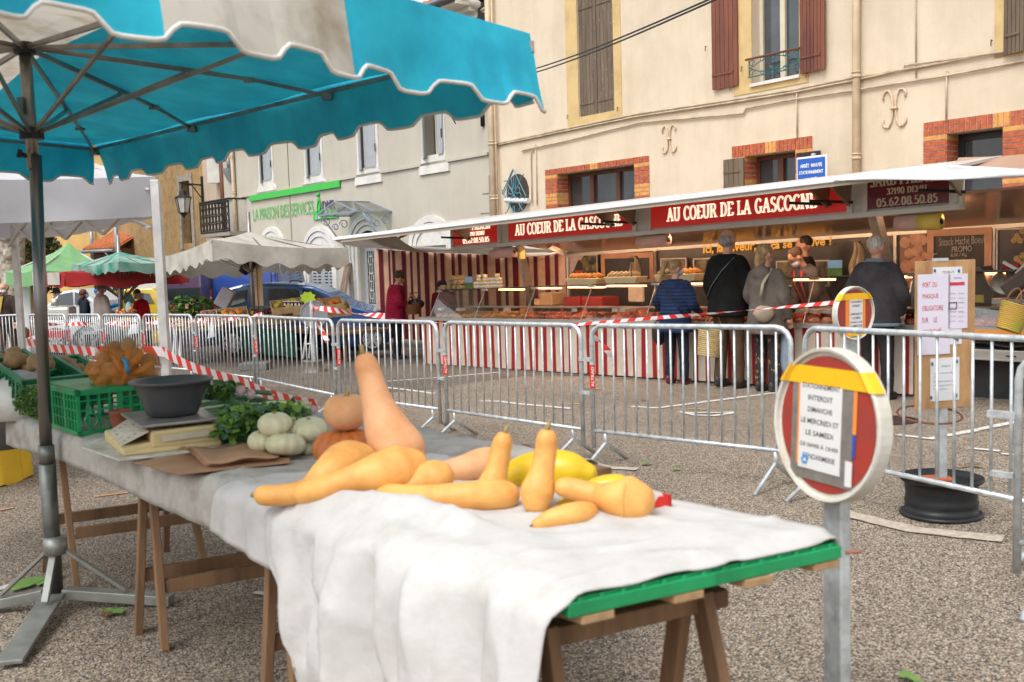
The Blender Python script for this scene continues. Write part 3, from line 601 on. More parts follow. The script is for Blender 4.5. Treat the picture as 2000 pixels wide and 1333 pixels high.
dd = q.build('front_door', M_dr, bB); q = MB(); q.fbox(FB, s0 + .1, s1 - .1, .55, z1, -.19, -.18); q.build('pane', M_pane, dd); q = MB()
for a, b_ in ((s0 + .12, c_ - .08), (c_ + .08, s1 - .12)):
    m_ = (a + b_) / 2
    for k in range(5): x_ = a + (b_ - a) * k / 4; q.tube([FB.pt(x_, .58, -.15), FB.pt(x_, 1.95, -.15)], .009, 4)
    for z in (.8, 1.25, 1.7): q.tube(curl(FB, m_, z, .12, 0, 360, -.15), .009, 4); q.tube(curl(FB, m_, z + .2, .1, 200, 340, -.15), .009, 4)
q.build('door_grille', M_wh, dd)
q = MB(); q.fbox(FB, -.02, LB, FB.sz(700, 345)[1] - .03, FB.sz(700, 345)[1] + .03, 0, .05)
q.build('string_course', M_pb, bB); st = FB.sz(700, 345)[1]
for k in range(9): q = MB(); q.fbox(FB, LB - (.38 if k % 2 else .28), LB - .01, -.3 + k * .42, -.3 + k * .42 + .38, 0, .022); q.build('quoin_stone', M_pb, bB)
q = MB(); q.fbox(FB, *[FB.sz(562, 300)[0] + d for d in (0, .03)], 0, 6.8, 0, .02); q.build('cable_strip', mat('brown_strip', (.3, .24, .18), .8), bB)
vpipe(FB, 457, 380, 7.2, 0, .06, M_pipe, bB)
# sign lettering
M_gn = mat('sign_green', (.05, .50, .07), .4, var=.05); M_gt = mat('logo_grey', (.10, .09, .14), .5); M_tl = mat('teal_letter', (.03, .45, .30), .5); M_gf = mat('white_letter', (.8, .8, .8), .5)
s0, z0 = FB.sz(491, 393.5); s1, z1 = FB.sz(666.5, 362); zc = (FB.sz(491, 388)[1] + FB.sz(666, 367)[1]) / 2 + .07; q = MB(); q.fbox(FB, s0, s1, zc - .11, zc + .07, .02, .07); q.build('sign_bar', M_gn, bB)
def wtext(F, txt, px0, py0, px1, hpx, mt, parent, name='sign_lettering', off=.03, bold=.02, fn=text_mesh, th=.02, zfix=None):
    a = F.P(px0, py0, off); s0_, z0_ = F.sz(px0, py0, off); s1_, zq = F.sz(px1, py0 - (px1 - px0) * .145, off); zt_ = F.sz(px0, py0 - hpx, off)[1]; dz_ = (zq - z0_) / 2; z0_ += dz_ - .06; zt_ += dz_ - .06; q = MB()
    place_text(q, fn(txt, bold) if fn is text_mesh else fn(txt), F.pt(s0_, z0_, off), F.e, V((0, 0, 1)), s1_ - s0_, zt_ - z0_)
    return q.build(name, mt, parent, solid=th, fix=False)
wtext(FB, 'LA MAISON DES SERVICES', 494.5, 429, 612.5, 23, M_gn, bB, bold=-.016, th=.008)
wtext(FB, 'DMR', 630, 408, 654, 19, M_gt, bB, bold=.0)
s_, z_ = FB.sz(625, 400); q = MB(); k = 13 * spx(FB.P(625, 400).y)
q.add([FB.pt(s_ + .55 * k * math.sin(i * .3927) * (1 - .2 * math.cos(i * .3927)), z_ + 1.0 * k * math.cos(i * .3927), .04) for i in range(16)], [tuple(range(16))]); q.build('logo_leaf', M_gn, bB, solid=.02)
q = MB(); q.tube([FB.pt(s_ - .5 * k, z_ - 2 * k, .06), FB.pt(s_ - .4 * k, z_ - .3 * k, .06), FB.pt(s_ + .3 * k, z_ + .6 * k, .06)], .015, 5); q.ball(FB.pt(s_ - .1 * k, z_ + 1.45 * k, .04), .06); q.tube([FB.pt(s_ - .1 * k, z_ + 1.4 * k, .05), FB.pt(s_ - .5 * k, z_ + 1.7 * k, .05)], .012, 4); q.build('logo_figure', M_gn, bB)
s0, z0 = FB.sz(614.5, 429); s1 = FB.sz(662, 420)[0]; q = MB(); q.fbox(FB, s0, s1, z0 - .02, z0 + .23, .01, .04); bb = q.build('sign_band', M_gn, bB); wtext(FB, 'pour tous', 617, 426, 637, 7, M_gf, bb, off=.045, th=.004)
wtext(FB, 'BIENVENUE', 662, 504, 683, 9, M_tl, bB, off=.02, th=.004); wtext(FB, 'À VOUS', 666, 515, 681, 9, M_tl, bB, off=.02, th=.004)
# eave, gutter and tiled roof
zE = 6.98; q = MB(); q.fbox(FB, -.6, LB + .02, zE, zE + .08, -.2, .75); q.fbox(FB, -.3, LB, zE - .22, zE, 0, .2); q.fbox(FB, -.3, LB, zE - .1, zE, .2, .4); q.build('eave_cornice', M_wh, bB)
q = MB(); q.tube([FB.pt(-.6, zE + .13, .8), FB.pt(LB, zE + .13, .8)], .09, 10); q.build('gutter', mat('zinc_gutter', (.11, .12, .13), .5, .5), bB, smooth=True)
M_ti = mat('orange_clay_tile', (.62, .17, .05), .85, col2=(.30, .11, .06), c2amt=.5, vs=9, bump=.5)
def tiles(F, s0, s1, z0, d0, z1, d1, parent, step=.24, mt=None):
    q = MB(); n = int((s1 - s0) / step)
    for k in range(n):
        a = s0 + step * (k + .5); q.tube([F.pt(a, z0, d0), F.pt(a, z1, d1)], [step * .42, step * .4], 8, ell=(1, 1))
    q.add([F.pt(s0, z0, d0 - .03), F.pt(s1, z0, d0 - .03), F.pt(s1, z1, d1 - .03), F.pt(s0, z1, d1 - .03)], [(0, 1, 2, 3)])
    return q.build('roof', mt or M_ti, parent, smooth=True)
tiles(FB, -.6, LB + .1, zE + .2, .75, zE + 1.2, -5.2, bB)
# outlet under the eave, cable bundle, iron bracket at the corner
q = MB(); q.tube([P(908, -4, 21.6), P(925, 6, 21.6), P(940, 16, 21.8), P(948, 20, 21.9)], .1, 10); q.build('gutter_elbow', M_wh, bB, smooth=True)
q = MB(); q.tube([FB.P(880, 40, .1), FB.P(893, 32, .1), FB.P(905, 27, .12), FB.P(922, 25, .14), FB.P(935, 25, .14), FB.P(950, 15, .14), FB.P(957, 2, .14)], .035, 6); q.tube([FB.P(880, 43, .1), FB.P(905, 33, .1), FB.P(930, 29, .12), FB.P(950, 22, .12)], .03, 6); q.build('cable_bundle', M_cab, bB, smooth=True)
q = MB(); a = FB.P(940, 30, .12); q.box(a, (.14, .14, .5)); q.box(FB.P(930, 38, .12), (.1, .1, .35)); q.build('junction_box', M_ir, bB)
q = MB(); s_, z_ = FB.sz(941, 215, .05); q.fbox(FB, s_ - .05, s_ + .03, z_ - .35, z_ + .35, .0, .06)
sc2 = FB.P(941, 200, .05); T_ = lambda u, w_: sc2 + FB.n * u + V((0, 0, w_))
q.tube([T_(0, -.2), T_(.3, -.1), T_(.6, .15), T_(.75, .3)], .02, 6); q.tube([T_(.0, .3), T_(.9, .3)], .02, 6); q.tube([T_(.15 + .12 * math.cos(R(a)), .17 + .12 * math.sin(R(a))) for a in range(0, 400, 30)], .014, 5); q.tube([T_(.68 + .1 * math.cos(R(a)), .18 + .1 * math.sin(R(a))) for a in range(0, 400, 30)], .014, 5)
q.tube([T_(.93, .3), T_(.95, .0), T_(.85, -.3), T_(.7, -.5)], .012, 5); q.build('iron_bracket', M_ir, bB, smooth=True)
# glass door canopy
cn = thing('door_canopy', 'small gabled glass canopy on blue grey scrolled iron brackets over the house door', 'canopy', FB.P(705, 420, .5)); OUT = 1.0
eL, rdg, eR = FB.P(684, 421.5), FB.P(722.5, 395), FB.P(765, 414.5); ez = (eL.z + eR.z) / 2; eL.z = ez; eR.z = ez; o_ = FB.n * OUT
M_cf = mat('canopy_iron', (.30, .36, .45), .45, .3); M_cg = glassy('canopy_glass', (.72, .78, .74), .25, .15)
q = MB(); q.quad(eL, rdg, rdg + o_, eL + o_); q.quad(eR, rdg, rdg + o_, eR + o_); q.build('glass_panel', M_cg, cn, solid=.012, fix=False); q = MB()
for f in (0, .5, 1):
    for e_ in (eL, eR): q.bar(e_ + o_ * f, rdg + o_ * f, .03)
for e_ in (eL, eR, rdg): q.bar(e_, e_ + o_, .035)
q.bar(eL + o_, eR + o_, .04); q.build('frame', M_cf, cn)
for e_ in (eL, eR):
    q = MB()
    for f in (.12, .9):
        a = e_ + o_ * f
    w_ = e_ + V((0, 0, -1.0)); q.tube([w_, w_ + o_ * .35 + V((0, 0, .35)), e_ + o_ * .85], .018, 6)
    for f, r_, zz in ((.2, .13, -.22), (.72, .14, -.16), (.45, .1, -.3)):
        q.tube([e_ + o_ * f + FB.n * (r_ * (1 - .6 * t / 14)) * math.cos(t * .5) + V((0, 0, zz + r_ * (1 - .6 * t / 14) * math.sin(t * .5))) for t in range(15)], .013, 5)
    q.build('scroll_bracket', M_cf, cn, smooth=True)
# grey wooden plank leaning beside the door, wall notice
q = MB(); q.bar(FB.P(668, 581, .5) , FB.P(680, 517, .15), .3, .08, up=FB.n); tag(q.build('leaning_plank', mat('grey_wood', (.28, .2, .14), .85, col2=(.15, .1, .07), vs=6, bump=.4, stretch=(1, 1, .2)), bevel=.01), 'weathered grey brown plank leaning on the wall left of the door', 'plank')
# ---- ochre house further left
pC = P(455, 400, 33.8); FC = Frame(P(225, 400, 42).xy, P(400, 400, 36).xy); M_os = plaster('ochre_rubble', (.46, .29, .12), (.17, .125, .075), sc=4.5, bump=1.0)
bC = thing('ochre_house', 'old ochre rubble stone house behind the market with a tall window', 'building', FC.pt(3, 0))
wc = FC.rect(352, 356, 378, 475); LC = FC.sz(400, 400)[0]
wall(FC, FC.sz(226, 400)[0], LC, -1.5, 8.5, [wc], M_os, bC, rev=.3); window(FC, (wc[0] + .28, wc[1] - .3, wc[2], wc[3] - .1), bC, M_cw, d=.25, mull=0, trans=(.5,))
q = MB(); s0, s1, z0, z1 = wc; q.fbox(FC, s0 - .2, s0, z0 - .2, z1 + .25, 0, .05); q.fbox(FC, s1, s1 + .22, z0 - .2, z1 + .25, 0, .05); q.fbox(FC, s0, s1, z1, z1 + .25, 0, .05); q.build('window_surround', mat('grey_stone', (.36, .31, .25), .9, bump=.4, var=.2), bC)
tiles(FC, -.5, LC + .2, 8.5, .6, 10.5, -6, bC)
FD = Frame(P(399, 400, 36).xy, P(455, 400, 34).xy); bD = thing('pink_beige_wing', 'narrow pink beige house wing between the ochre house and the grey house', 'building', FD.pt(1, 0)); LD = FD.sz(452, 400)[0]
wall(FD, 0, LD, -1.5, 7.4, [], plaster('pink_plaster', (.55, .44, .34), (.44, .35, .26)), bD)
q = MB(); q.tube([FD.P(432, 300, .2), FD.P(441, 470, .2)], .1, 10); q.build('rusty_pipe', M_rust, bD, smooth=True); q = MB(); q.box(FD.P(421, 332, .15), (.5, .3, .9)); q.build('chimney_bracket', M_wh, bD)
q = MB(); q.tube([FD.P(425, 293, .3), FD.P(440, 300, .3), FD.P(446, 312, .3), FD.P(448, 328, .3)], .08, 8); q.lathe([(.06, -.3), (.22, 0), (.24, .15)], FD.P(449, 338, .3), 10); q.build('hopper_pipe', M_gp, bD, smooth=True)
tiles(FD, -.3, LD + .2, 7.4, .6, 9, -5, bD)
# balcony
by = FD.P(395, 460, .9); q = MB(); a, b_ = FD.P(393, 458, .9), FD.P(449, 452, .9); q.hexa([FD.pt(*p) for p in ()] if False else [a + V((0, 0, z)) + FD.n * d + (b_ - a) * t for z in (-.12, 0) for t, d in ((0, 0), (1, 0), (1, -.9), (0, -.9))])
bal = thing('iron_balcony', 'balcony with ornate black wrought iron railing and plants on the beige wing', 'balcony', a); q.build('floor_slab', mat('grey_stone2', (.3, .27, .23), .9), bal); q = MB(); hh = FD.P(393, 397, .9).z - a.z; n = 9
for i in range(n + 1):
    p = a.lerp(b_, i / n); q.tube([p, p + V((0, 0, hh))], .02, 4)
    if i < n:
        c_ = a.lerp(b_, (i + .5) / n)
        for z in (.18, .42, .66, .86): q.tube([c_ + (b_ - a).normalized() * .09 * math.cos(t * .7) + V((0, 0, hh * z + .12 * math.sin(t * .7))) for t in range(10)], .018, 4)
for z in (.03, hh, hh * .93): q.tube([a + V((0, 0, z)), b_ + V((0, 0, z))], .03, 5)
for e_ in (a, b_): q.tube([e_ + V((0, 0, hh)), e_ + V((0, 0, hh)) - FD.n * .9], .03, 5)
q.build('railing', M_ir, bal)
# low yellow house and tiled lean-to
FE = Frame(P(20, 500, 50).xy, P(235, 500, 44).xy); bE = thing('yellow_house', 'low yellow ochre house far behind the green market tents', 'building', FE.pt(3, 0)); LE = FE.sz(229, 480)[0]
wall(FE, FE.sz(62, 480)[0], LE, -1.5, 7.5, [FE.rect(90, 474, 122, 540)], plaster('yellow_render', (.66, .42, .14), (.45, .29, .12), sc=2), bE)
q = MB(); r = FE.rect(90, 474, 122, 540); q.fbox(FE, r[0], r[1], r[2], r[3], -.3, -.2); q.build('wooden_gate', mat('old_boards', (.25, .18, .11), .85, vs=5), bE); tiles(FE, 0, LE, 7.5, .5, 9, -5, bE)
q = MB(); q.tube([FE.P(178, 440, .2), FE.P(181, 520, .2)], .09, 8); q.build('downpipe', M_gp, bE, smooth=True)
FL = Frame(P(165, 500, 41).xy, P(232, 500, 40).xy); bL = thing('tiled_lean_to', 'small wooden lean-to with red clay tile roof and gutter above the teal parasol', 'shed', FL.pt(.7, 0)); LL = FL.sz(230, 500)[0]; ze = FL.sz(200, 487)[1]
q = MB(); q.fbox(FL, .3, LL, -1.5, ze, -1.6, -.2); q.build('wall', mat('brown_boards', (.16, .07, .04), .8, vs=5), bL); tiles(FL, 0, LL, ze, .1, ze + .95, -1.9, bL, step=.16); q = MB(); q.tube([FL.pt(-.05, ze - .08, .2), FL.pt(LL, ze - .08, .2)], .07, 8); q.tube([FL.pt(LL * .75, ze - .1, .2), FL.pt(LL * .8, ze - .35, .1), FL.pt(LL * .9, ze - .45, 0)], .05, 8); q.build('gutter', M_gp, bL, smooth=True)
q = MB(); q.tube([FL.P(226, 440, .3), FL.P(229, 520, .3)], .09, 8); tag(q.build('downpipe', M_gp, bL, smooth=True))
# wall lantern
lt = thing('wall_lantern', 'black iron street lantern on a scrolled bracket on the ochre house', 'street lamp', FC.P(393, 390)); c_ = P(358, 398, 35); a = P(394, 362, 36); w_ = P(394, 345, 36.0)
q = MB(); q.tube([a, c_ + V((0, 0, a.z - c_.z))], .03, 6); q.tube([w_, a + V((0, 0, -.9))], .05, 6); q.tube([a + V((0, 0, -.5)), (a + c_) / 2 + V((0, 0, .3)), c_ + V((0, 0, a.z - c_.z))], .02, 5); q.tube([c_ + V((0, 0, a.z - c_.z)), c_ + V((0, 0, .35))], .03, 6); q.build('bracket', M_ir, lt)
q = MB(); q.lathe([(.02, .5), (.12, .42), (.14, .3), (.3, .22), (.3, .19)], c_, 6); q.lathe([(.17, -.32), (.06, -.42), (.02, -.5)], c_, 6)
for k in range(6): an = k * math.pi / 3; q.tube([c_ + V((.28 * math.cos(an), .28 * math.sin(an), .2)), c_ + V((.17 * math.cos(an), .17 * math.sin(an), -.32))], .016, 4)
q.build('lantern_frame', M_ir, lt); q = MB(); q.lathe([(.265, .19), (.16, -.31)], c_, 6); q.build('glass', mat('frosted_glass', (.55, .53, .48), .3), lt)
# plane tree at the far left
def tree_leaf(mb, c_, r_, n, sz):
    for _ in range(n):
        d = V((random.gauss(0, 1), random.gauss(0, 1), random.gauss(0, 1))).normalized() * r_ * random.uniform(.35, 1) ** .5; p = c_ + V((d.x, d.y, d.z * .8)); u = V((random.gauss(0, 1), random.gauss(0, 1), random.gauss(0, 1))).normalized(); v_ = u.orthogonal().normalized(); s_ = sz * random.uniform(.6, 1.3)
        mb.cur = random.choice((0, 0, 0, 1)); mb.add([p - u * s_, p + v_ * s_ * .5, p + u * s_, p - v_ * s_ * .5], [(0, 1, 2, 3)])
M_bark = mat('mottled_bark', (.50, .44, .36), .9, col2=(.2, .16, .12), vs=7, bump=.6); M_t1 = mat('dark_foliage', (.045, .065, .02), .7, trans=.2); M_t2 = mat('yellow_foliage', (.30, .20, .03), .7, trans=.25)
b0 = V((P(22, 600, 34).x, 34, gz(-17, 34))); tr = thing('plane_tree', 'knobbly pollarded plane tree with pale mottled bark at the far left', 'tree', b0); q = MB()
tp = P(22, 455, 34); pts = [b0, b0 + V((.1, 0, 1.5)), b0 + V((0, 0, 2.6)), tp + V((0, 0, .2)), tp + V((0, 0, 2.2))]; q.tube(pts, [.6, .5, .52, .45, .3], 12)
for _ in range(26): z = random.uniform(1.3, 4.2); an = random.uniform(3.2, 6.2); q.ball(b0 + V((.45 * math.cos(an), .45 * math.sin(an), z)), random.uniform(.08, .2), 8, 6, fn=lambda p: 1 + .3 * fn3(p, 3))
for an in (0.4, 2.0, 3.6, 5.2): q.tube([tp + V((0, 0, 1.5)), tp + V((1.2 * math.cos(an), 1.2 * math.sin(an), 2.6)), tp + V((2.4 * math.cos(an), 2.4 * math.sin(an), 4.4))], [.22, .14, .05], 7)
q.build('trunk', M_bark, tr, smooth=True); q = MB()
for an in (0.4, 2.0, 3.6, 5.2): tree_leaf(q, tp + V((2 * math.cos(an), 2 * math.sin(an), 4.6)), 1.6, 500, .16)
q.build('crown', [M_t1, M_t2], tr, fix=False)
for i, (x, Y, h, r_) in enumerate(((-8, 39, 4.4, 1.9), (75, 43, 4.2, 1.1))):
    b0 = P(x, 600, Y); b0.z = gz(b0.x, b0.y); t_ = thing('shrub_tree', 'dark bushy tree with yellowing leaves ' + ('left of the pale plane tree trunk' if i == 0 else 'right of the pale plane tree trunk'), 'tree', b0); q = MB(); q.tube([b0, b0 + V((0, 0, h))], [.16, .06], 7); q.build('trunk', M_bark, t_); q = MB()
    for k in range(7): tree_leaf(q, b0 + V((random.uniform(-.6, .6), random.uniform(-.5, .5), h * (.45 + .09 * k))), r_ * random.uniform(.6, .9), 420, .14)
    q.build('crown', [M_t1, M_t2], t_, fix=False)
# ------------------------------------------------------------ butcher's trailer
FT = Frame((2.555 + 5.5 * -.66, 12.46 + 5.5 * .751), (2.555, 12.46))
def cloth_stripes(name, cols, per, rough=.85, trans=0, bump=0):
    m = bpy.data.materials.new(name); m.use_nodes = True; nt = m.node_tree; L = nt.links.new; b = nt.nodes['Principled BSDF']; b.inputs['Roughness'].default_value = rough
    uv = node(nt, 'ShaderNodeUVMap'); sp = node(nt, 'ShaderNodeSeparateXYZ'); L(uv.outputs[0], sp.inputs[0]); mu = node(nt, 'ShaderNodeMath', operation='MULTIPLY'); mu.inputs[1].default_value = 1 / per; L(sp.outputs[0], mu.inputs[0])
    fr = node(nt, 'ShaderNodeMath', operation='FRACT'); L(mu.outputs[0], fr.inputs[0]); cr = node(nt, 'ShaderNodeValToRGB'); cr.color_ramp.interpolation = 'CONSTANT'; L(fr.outputs[0], cr.inputs[0]); el = cr.color_ramp.elements
    el[0].position = 0; el[0].color = c4(cols[0][1]); el[1].position = cols[1][0]; el[1].color = c4(cols[1][1])
    for p_, c_ in cols[2:]: e = el.new(p_); e.color = c4(c_)
    tc = node(nt, 'ShaderNodeTexCoord'); n1 = node(nt, 'ShaderNodeTexNoise', Scale=5, Detail=6); L(tc.outputs['Object'], n1.inputs['Vector']); mr = node(nt, 'ShaderNodeMapRange'); mr.inputs[1].default_value = .3; mr.inputs[2].default_value = .7; mr.inputs[3].default_value = .8; mr.inputs[4].default_value = 1.08; L(n1.outputs['Fac'], mr.inputs[0])
    mx = node(nt, 'ShaderNodeVectorMath', operation='SCALE'); L(cr.outputs[0], mx.inputs[0]); L(mr.outputs[0], mx.inputs['Scale']); L(mx.outputs[0], b.inputs['Base Color'])
    if trans:
        t = node(nt, 'ShaderNodeBsdfTranslucent'); L(mx.outputs[0], t.inputs[0]); ms = node(nt, 'ShaderNodeMixShader'); ms.inputs[0].default_value = trans; L(b.outputs[0], ms.inputs[1]); L(t.outputs[0], ms.inputs[2]); L(ms.outputs[0], nt.nodes['Material Output'].inputs[0])
    return m
RED = (.30, .01, .02); CRM = (.60, .52, .43); ORG = (.55, .2, .05)
M_sk = cloth_stripes('red_white_stripe', [(0, CRM), (.5, ORG), (.54, RED), (.9, ORG), (.94, CRM)], .175)
M_cu = cloth_stripes('dark_red_cream_stripe', [(0, (.62, .38, .24)), (.5, (.3, .03, .02)), (.54, (.11, .004, .012)), (.92, (.5, .2, .1))], .27, trans=.15)
M_al = mat('brushed_aluminium', (.56, .54, .49), .4, .6, var=.12, vs=6, stretch=(.3, .3, 3)); M_wp = mat('white_lacquer', (.70, .69, .65), .35, var=.06, vs=3); M_cp = mat('cream_panel', (.55, .48, .38), .5, var=.08)
M_shelf = mat('steel_shelf', (.5, .5, .48), .3, .7); M_gls = glassy('display_glass', (.95, .96, .95), .10, .02)
trl = thing('butcher_trailer', "butcher's market trailer with lit red fascia, glass counter and striped skirt", 'market trailer', FT.pt(4, 0))
def sT(x, y, off=0): return FT.sz(x, y, off)
sL = sT(825, 660)[0]; sR = sT(1786, 700)[0]; sE = sT(1995, 660)[0] + 1.2
def zl(a, b_, off=0):
    """height on the trailer plane as a linear function of s, from two pixels"""
    (s0, z0), (s1, z1) = sT(*a, off), sT(*b_, off); return lambda s: z0 + (z1 - z0) * (s - s0) / (s1 - s0)
zskt = zl((842, 626), (1560, 640)); zskb = zl((850, 711), (1560, 756))
def fold(s, amp=.03, seed=0): return amp * (math.sin(s * 9 + 2 * fn3((s, seed, 0), .8)) * .6 + fn3((s * 3, seed, 1), 1.1))
q = MB(); L_ = sR - sL
q.sheet(lambda u, v_: FT.pt(sL + u * L_, zskt(sL + u * L_) * (1 - v_) + zskb(sL + u * L_) * v_, .02 + fold(sL + u * L_, .035) * (.25 + .75 * v_)), 260, 8, (L_, 1))
q.build('striped_skirt', M_sk, trl, smooth=True, fix=False)
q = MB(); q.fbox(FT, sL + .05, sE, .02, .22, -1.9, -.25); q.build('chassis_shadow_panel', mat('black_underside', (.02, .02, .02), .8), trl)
# ledge, counter body and display
q = MB(); n = 24
for i in range(n):
    a, b_ = sL + (sE - sL) * i / n, sL + (sE - sL) * (i + 1) / n; z = (zskt(a) + zskt(b_)) / 2; q.fbox(FT, a, b_, z - .0, z + .05, -.75, .07)
q.build('counter_ledge', M_al, trl)
zg = zl((857, 568), (1647, 541), -.22)
sg0 = sT(842, 620)[0]; sg1 = sE
q = MB(); ks = 9; st_ = [sg0 + (sg1 - sg0) * i / ks for i in range(ks + 1)]
for i in range(ks):
    a, b_ = st_[i] + .004, st_[i + 1] - .004; q.quad(FT.pt(a, zskt(a) + .05, .03), FT.pt(b_, zskt(b_) + .05, .03), FT.pt(b_, zg(b_), -.22), FT.pt(a, zg(a), -.22))
q.build('counter_glass', M_gls, trl, fix=False, solid=.008)
q = MB(); q.quad(FT.pt(sg0, zskt(sg0) + .05, .03), FT.pt(sg0, zg(sg0), -.22), FT.pt(sg0, zg(sg0), -.7), FT.pt(sg0, zskt(sg0) + .05, -.7)); q.build('counter_glass', M_gls, trl, fix=False, solid=.008)
q = MB()
for i in range(n): a, b_ = sg0 + (sE - sg0) * i / n, sg0 + (sE - sg0) * (i + 1) / n; z = (zg(a) + zg(b_)) / 2; q.fbox(FT, a, b_, z, z + .012, -.52, -.2)
q.build('glass_shelf', mat('dark_shelf_edge', (.06, .07, .06), .2), trl)
for s_ in st_: q = MB(); q.tube([FT.pt(s_, zskt(s_) + .05, .035), FT.pt(s_, zg(s_), -.215)], .007, 5); q.box(FT.pt(s_, zg(s_) - .012, -.2), (.12, .04, .03), Matrix.Rotation(math.atan2(FT.e.y, FT.e.x), 3, 'Z')); q.build('glass_clip', M_shelf, trl)
q = MB(); 
for i in range(n): a, b_ = sg0 + (sE - sg0) * i / n, sg0 + (sE - sg0) * (i + 1) / n; z = (zskt(a) + zskt(b_)) / 2; q.fbox(FT, a, b_, z + .02, z + .18, -.82, -.76); q.fbox(FT, a, b_, z + .18, z + .2, -.86, -.72)
q.build('display_back', M_al, trl)
# body: back wall, ceiling, fascia
OB = -1.95
zb = zl((1111, 497), (1950, 441), OB); sb0 = sT(1111, 500, OB)[0]; sc0 = sT(737, 486, OB)[0]
zf = zl((883, 484), (1870, 400)); zft = lambda s: zf(s) + .42
M_bk = mat('black_panel', (.028, .022, .02), .35, var=.2); q = MB(); q.add([FT.pt(sb0, 0, OB - .03), FT.pt(sE, 0, OB - .03), FT.pt(sE, zb(sE), OB - .03), FT.pt(sb0, zb(sb0), OB - .03)], [(0, 1, 2, 3)]); q.build('back_wall', M_bk, trl, solid=.04)
q = MB(); q.add([FT.pt(sb0, zb(sb0) + .02, OB), FT.pt(sE, zb(sE) + .02, OB), FT.pt(sE, zf(sE) + .12, -.1), FT.pt(sb0, zf(sb0) + .12, -.1)], [(0, 1, 2, 3)])
M_ce = mat('glossy_brown_ceiling', (.55, .36, .26), .18, spec=.8, var=.06, vs=3); M_ce.node_tree.nodes['Principled BSDF'].inputs['Metallic'].default_value = .15
q.build('ceiling', M_ce, trl, solid=.03)
q = MB(); q.bar(FT.pt(sb0, zb(sb0) - .01, OB + .02), FT.pt(sE, zb(sE) - .01, OB + .02), .05); q.build('ceiling_rail', M_al, trl)
for x in (1111, 1280, 1492, 1750, 1942):
    s_ = sT(x, 470, OB)[0]; q = MB(); q.fbox(FT, s_ - .02, s_ + .02, .7, zb(s_), OB - .01, OB + .03); q.build('wall_post', M_al, trl)
# striped curtain at the left
zct = lambda s: zb(sb0) + .0; Lc = sb0 - sc0; q = MB()
zc0, zc1 = sT(740, 486, OB)[1], sT(1110, 497, OB)[1]
q.sheet(lambda u, v_: FT.pt(sc0 + u * Lc, (zc0 + (zc1 - zc0) * u - .05 * math.sin(math.pi * u)) * (1 - v_) + .02 * v_, OB + .05 + fold(sc0 + u * Lc, .05, 3)), 160, 6, (Lc, 1)); q.build('striped_curtain', M_cu, trl, smooth=True, fix=False)
# fascia boxes
def fas(x0, x1, y0t, y0b, y1t, y1b, name='fascia_sign'):
    s0, s1 = sT(x0, y0b)[0], sT(x1, y1b)[0]; return s0, s1
s0, s1 = sT(881, 480)[0], sT(1872, 396)[0]; q = MB(); k = 30
for i in range(k):
    a, b_ = s0 + (s1 - s0) * i / k, s0 + (s1 - s0) * (i + 1) / k; q.hexa([FT.pt(x, z, d) for z0_, z1_ in ((zf, .055),) for z, x, d in ((zf(a) - .05, a, .01), (zf(b_) - .05, b_, .01), (zf(b_) - .05, b_, -.16), (zf(a) - .05, a, -.16), (zf(a) + .005, a, .01), (zf(b_) + .005, b_, .01), (zf(b_) + .005, b_, -.16), (zf(a) + .005, a, -.16))])
q.build('fascia_rail', M_wp, trl)
q = MB(); q.hexa([FT.pt(x, z, d) for x, z, d in ((s0, zf(s0) + .005, -.03), (s1, zf(s1) + .005, -.03), (s1, zf(s1) + .005, -.14), (s0, zf(s0) + .005, -.14), (s0, zf(s0) + .43, -.03), (s1, zf(s1) + .43, -.03), (s1, zf(s1) + .43, -.14), (s0, zf(s0) + .43, -.14))]); q.build('fascia_box', M_wp, trl)
M_lr = mat('lit_red', (.50, .018, .012), .3, emit=.3, var=.1, vs=1.3); M_dr2 = mat('dark_red', (.17, .008, .02), .25, var=.05, vs=3); M_sl = mat('sign_letter', (.9, .86, .66), .4, emit=.7)
M_sl2 = mat('unlit_letter', (.80, .68, .55), .4)
sx = []
def sign(x0, x1, hgt, lit, lines):
    a, b_ = sT(x0, 450)[0], sT(x1, 420)[0]; a = sT(x0, 468 - (x0 - 990) * .097)[0]; b_ = sT(x1, 468 - (x1 - 990) * .097)[0]; q = MB(); q.add([FT.pt(a, zf(a) + .03, -.015), FT.pt(b_, zf(b_) + .03, -.015), FT.pt(b_, zf(b_) + hgt, -.015), FT.pt(a, zf(a) + hgt, -.015)], [(0, 1, 2, 3)]); o = q.build('sign_panel', M_lr if lit else M_dr2, trl, solid=.02)
    q = MB()
    for (f0, f1, g0_, g1_, tx) in lines:
        x_ = a + (b_ - a) * f0; x2 = a + (b_ - a) * f1; z = zf(x_) + g0_ * hgt; up = V((0, 0, 1)); ex = FT.pt(x2, zf(x2), 0) - FT.pt(x_, zf(x_), 0)
        place_text(q, serif_mesh(tx), FT.pt(x_, z, .002), ex.normalized(), up, ex.length, (g1_ - g0_) * hgt)
    q.build('lettering', M_sl if lit else M_sl2, o, solid=.008, fix=False)
    for s_ in (a - .03, b_ + .03): q = MB(); q.fbox(FT, s_ - .03, s_ + .03, zf(s_) + .005, zf(s_) + .40, -.03, .005); q.build('sign_frame', M_wp, trl)
sign(885, 972, .34, 1, [(.18, .85, .72, 1.0, 'SARL PALACIN'), (.33, .72, .46, .66, '32190 DEMU'), (.23, .82, .12, .38, '05.62.08.50.85')])
sign(993, 1235, .33, 1, [(.06, .93, .28, .82, 'AU COEUR DE LA GASCOGNE')])
sign(1271, 1654, .33, 1, [(.095, .87, .28, .84, 'AU COEUR DE LA GASCOGNE')])
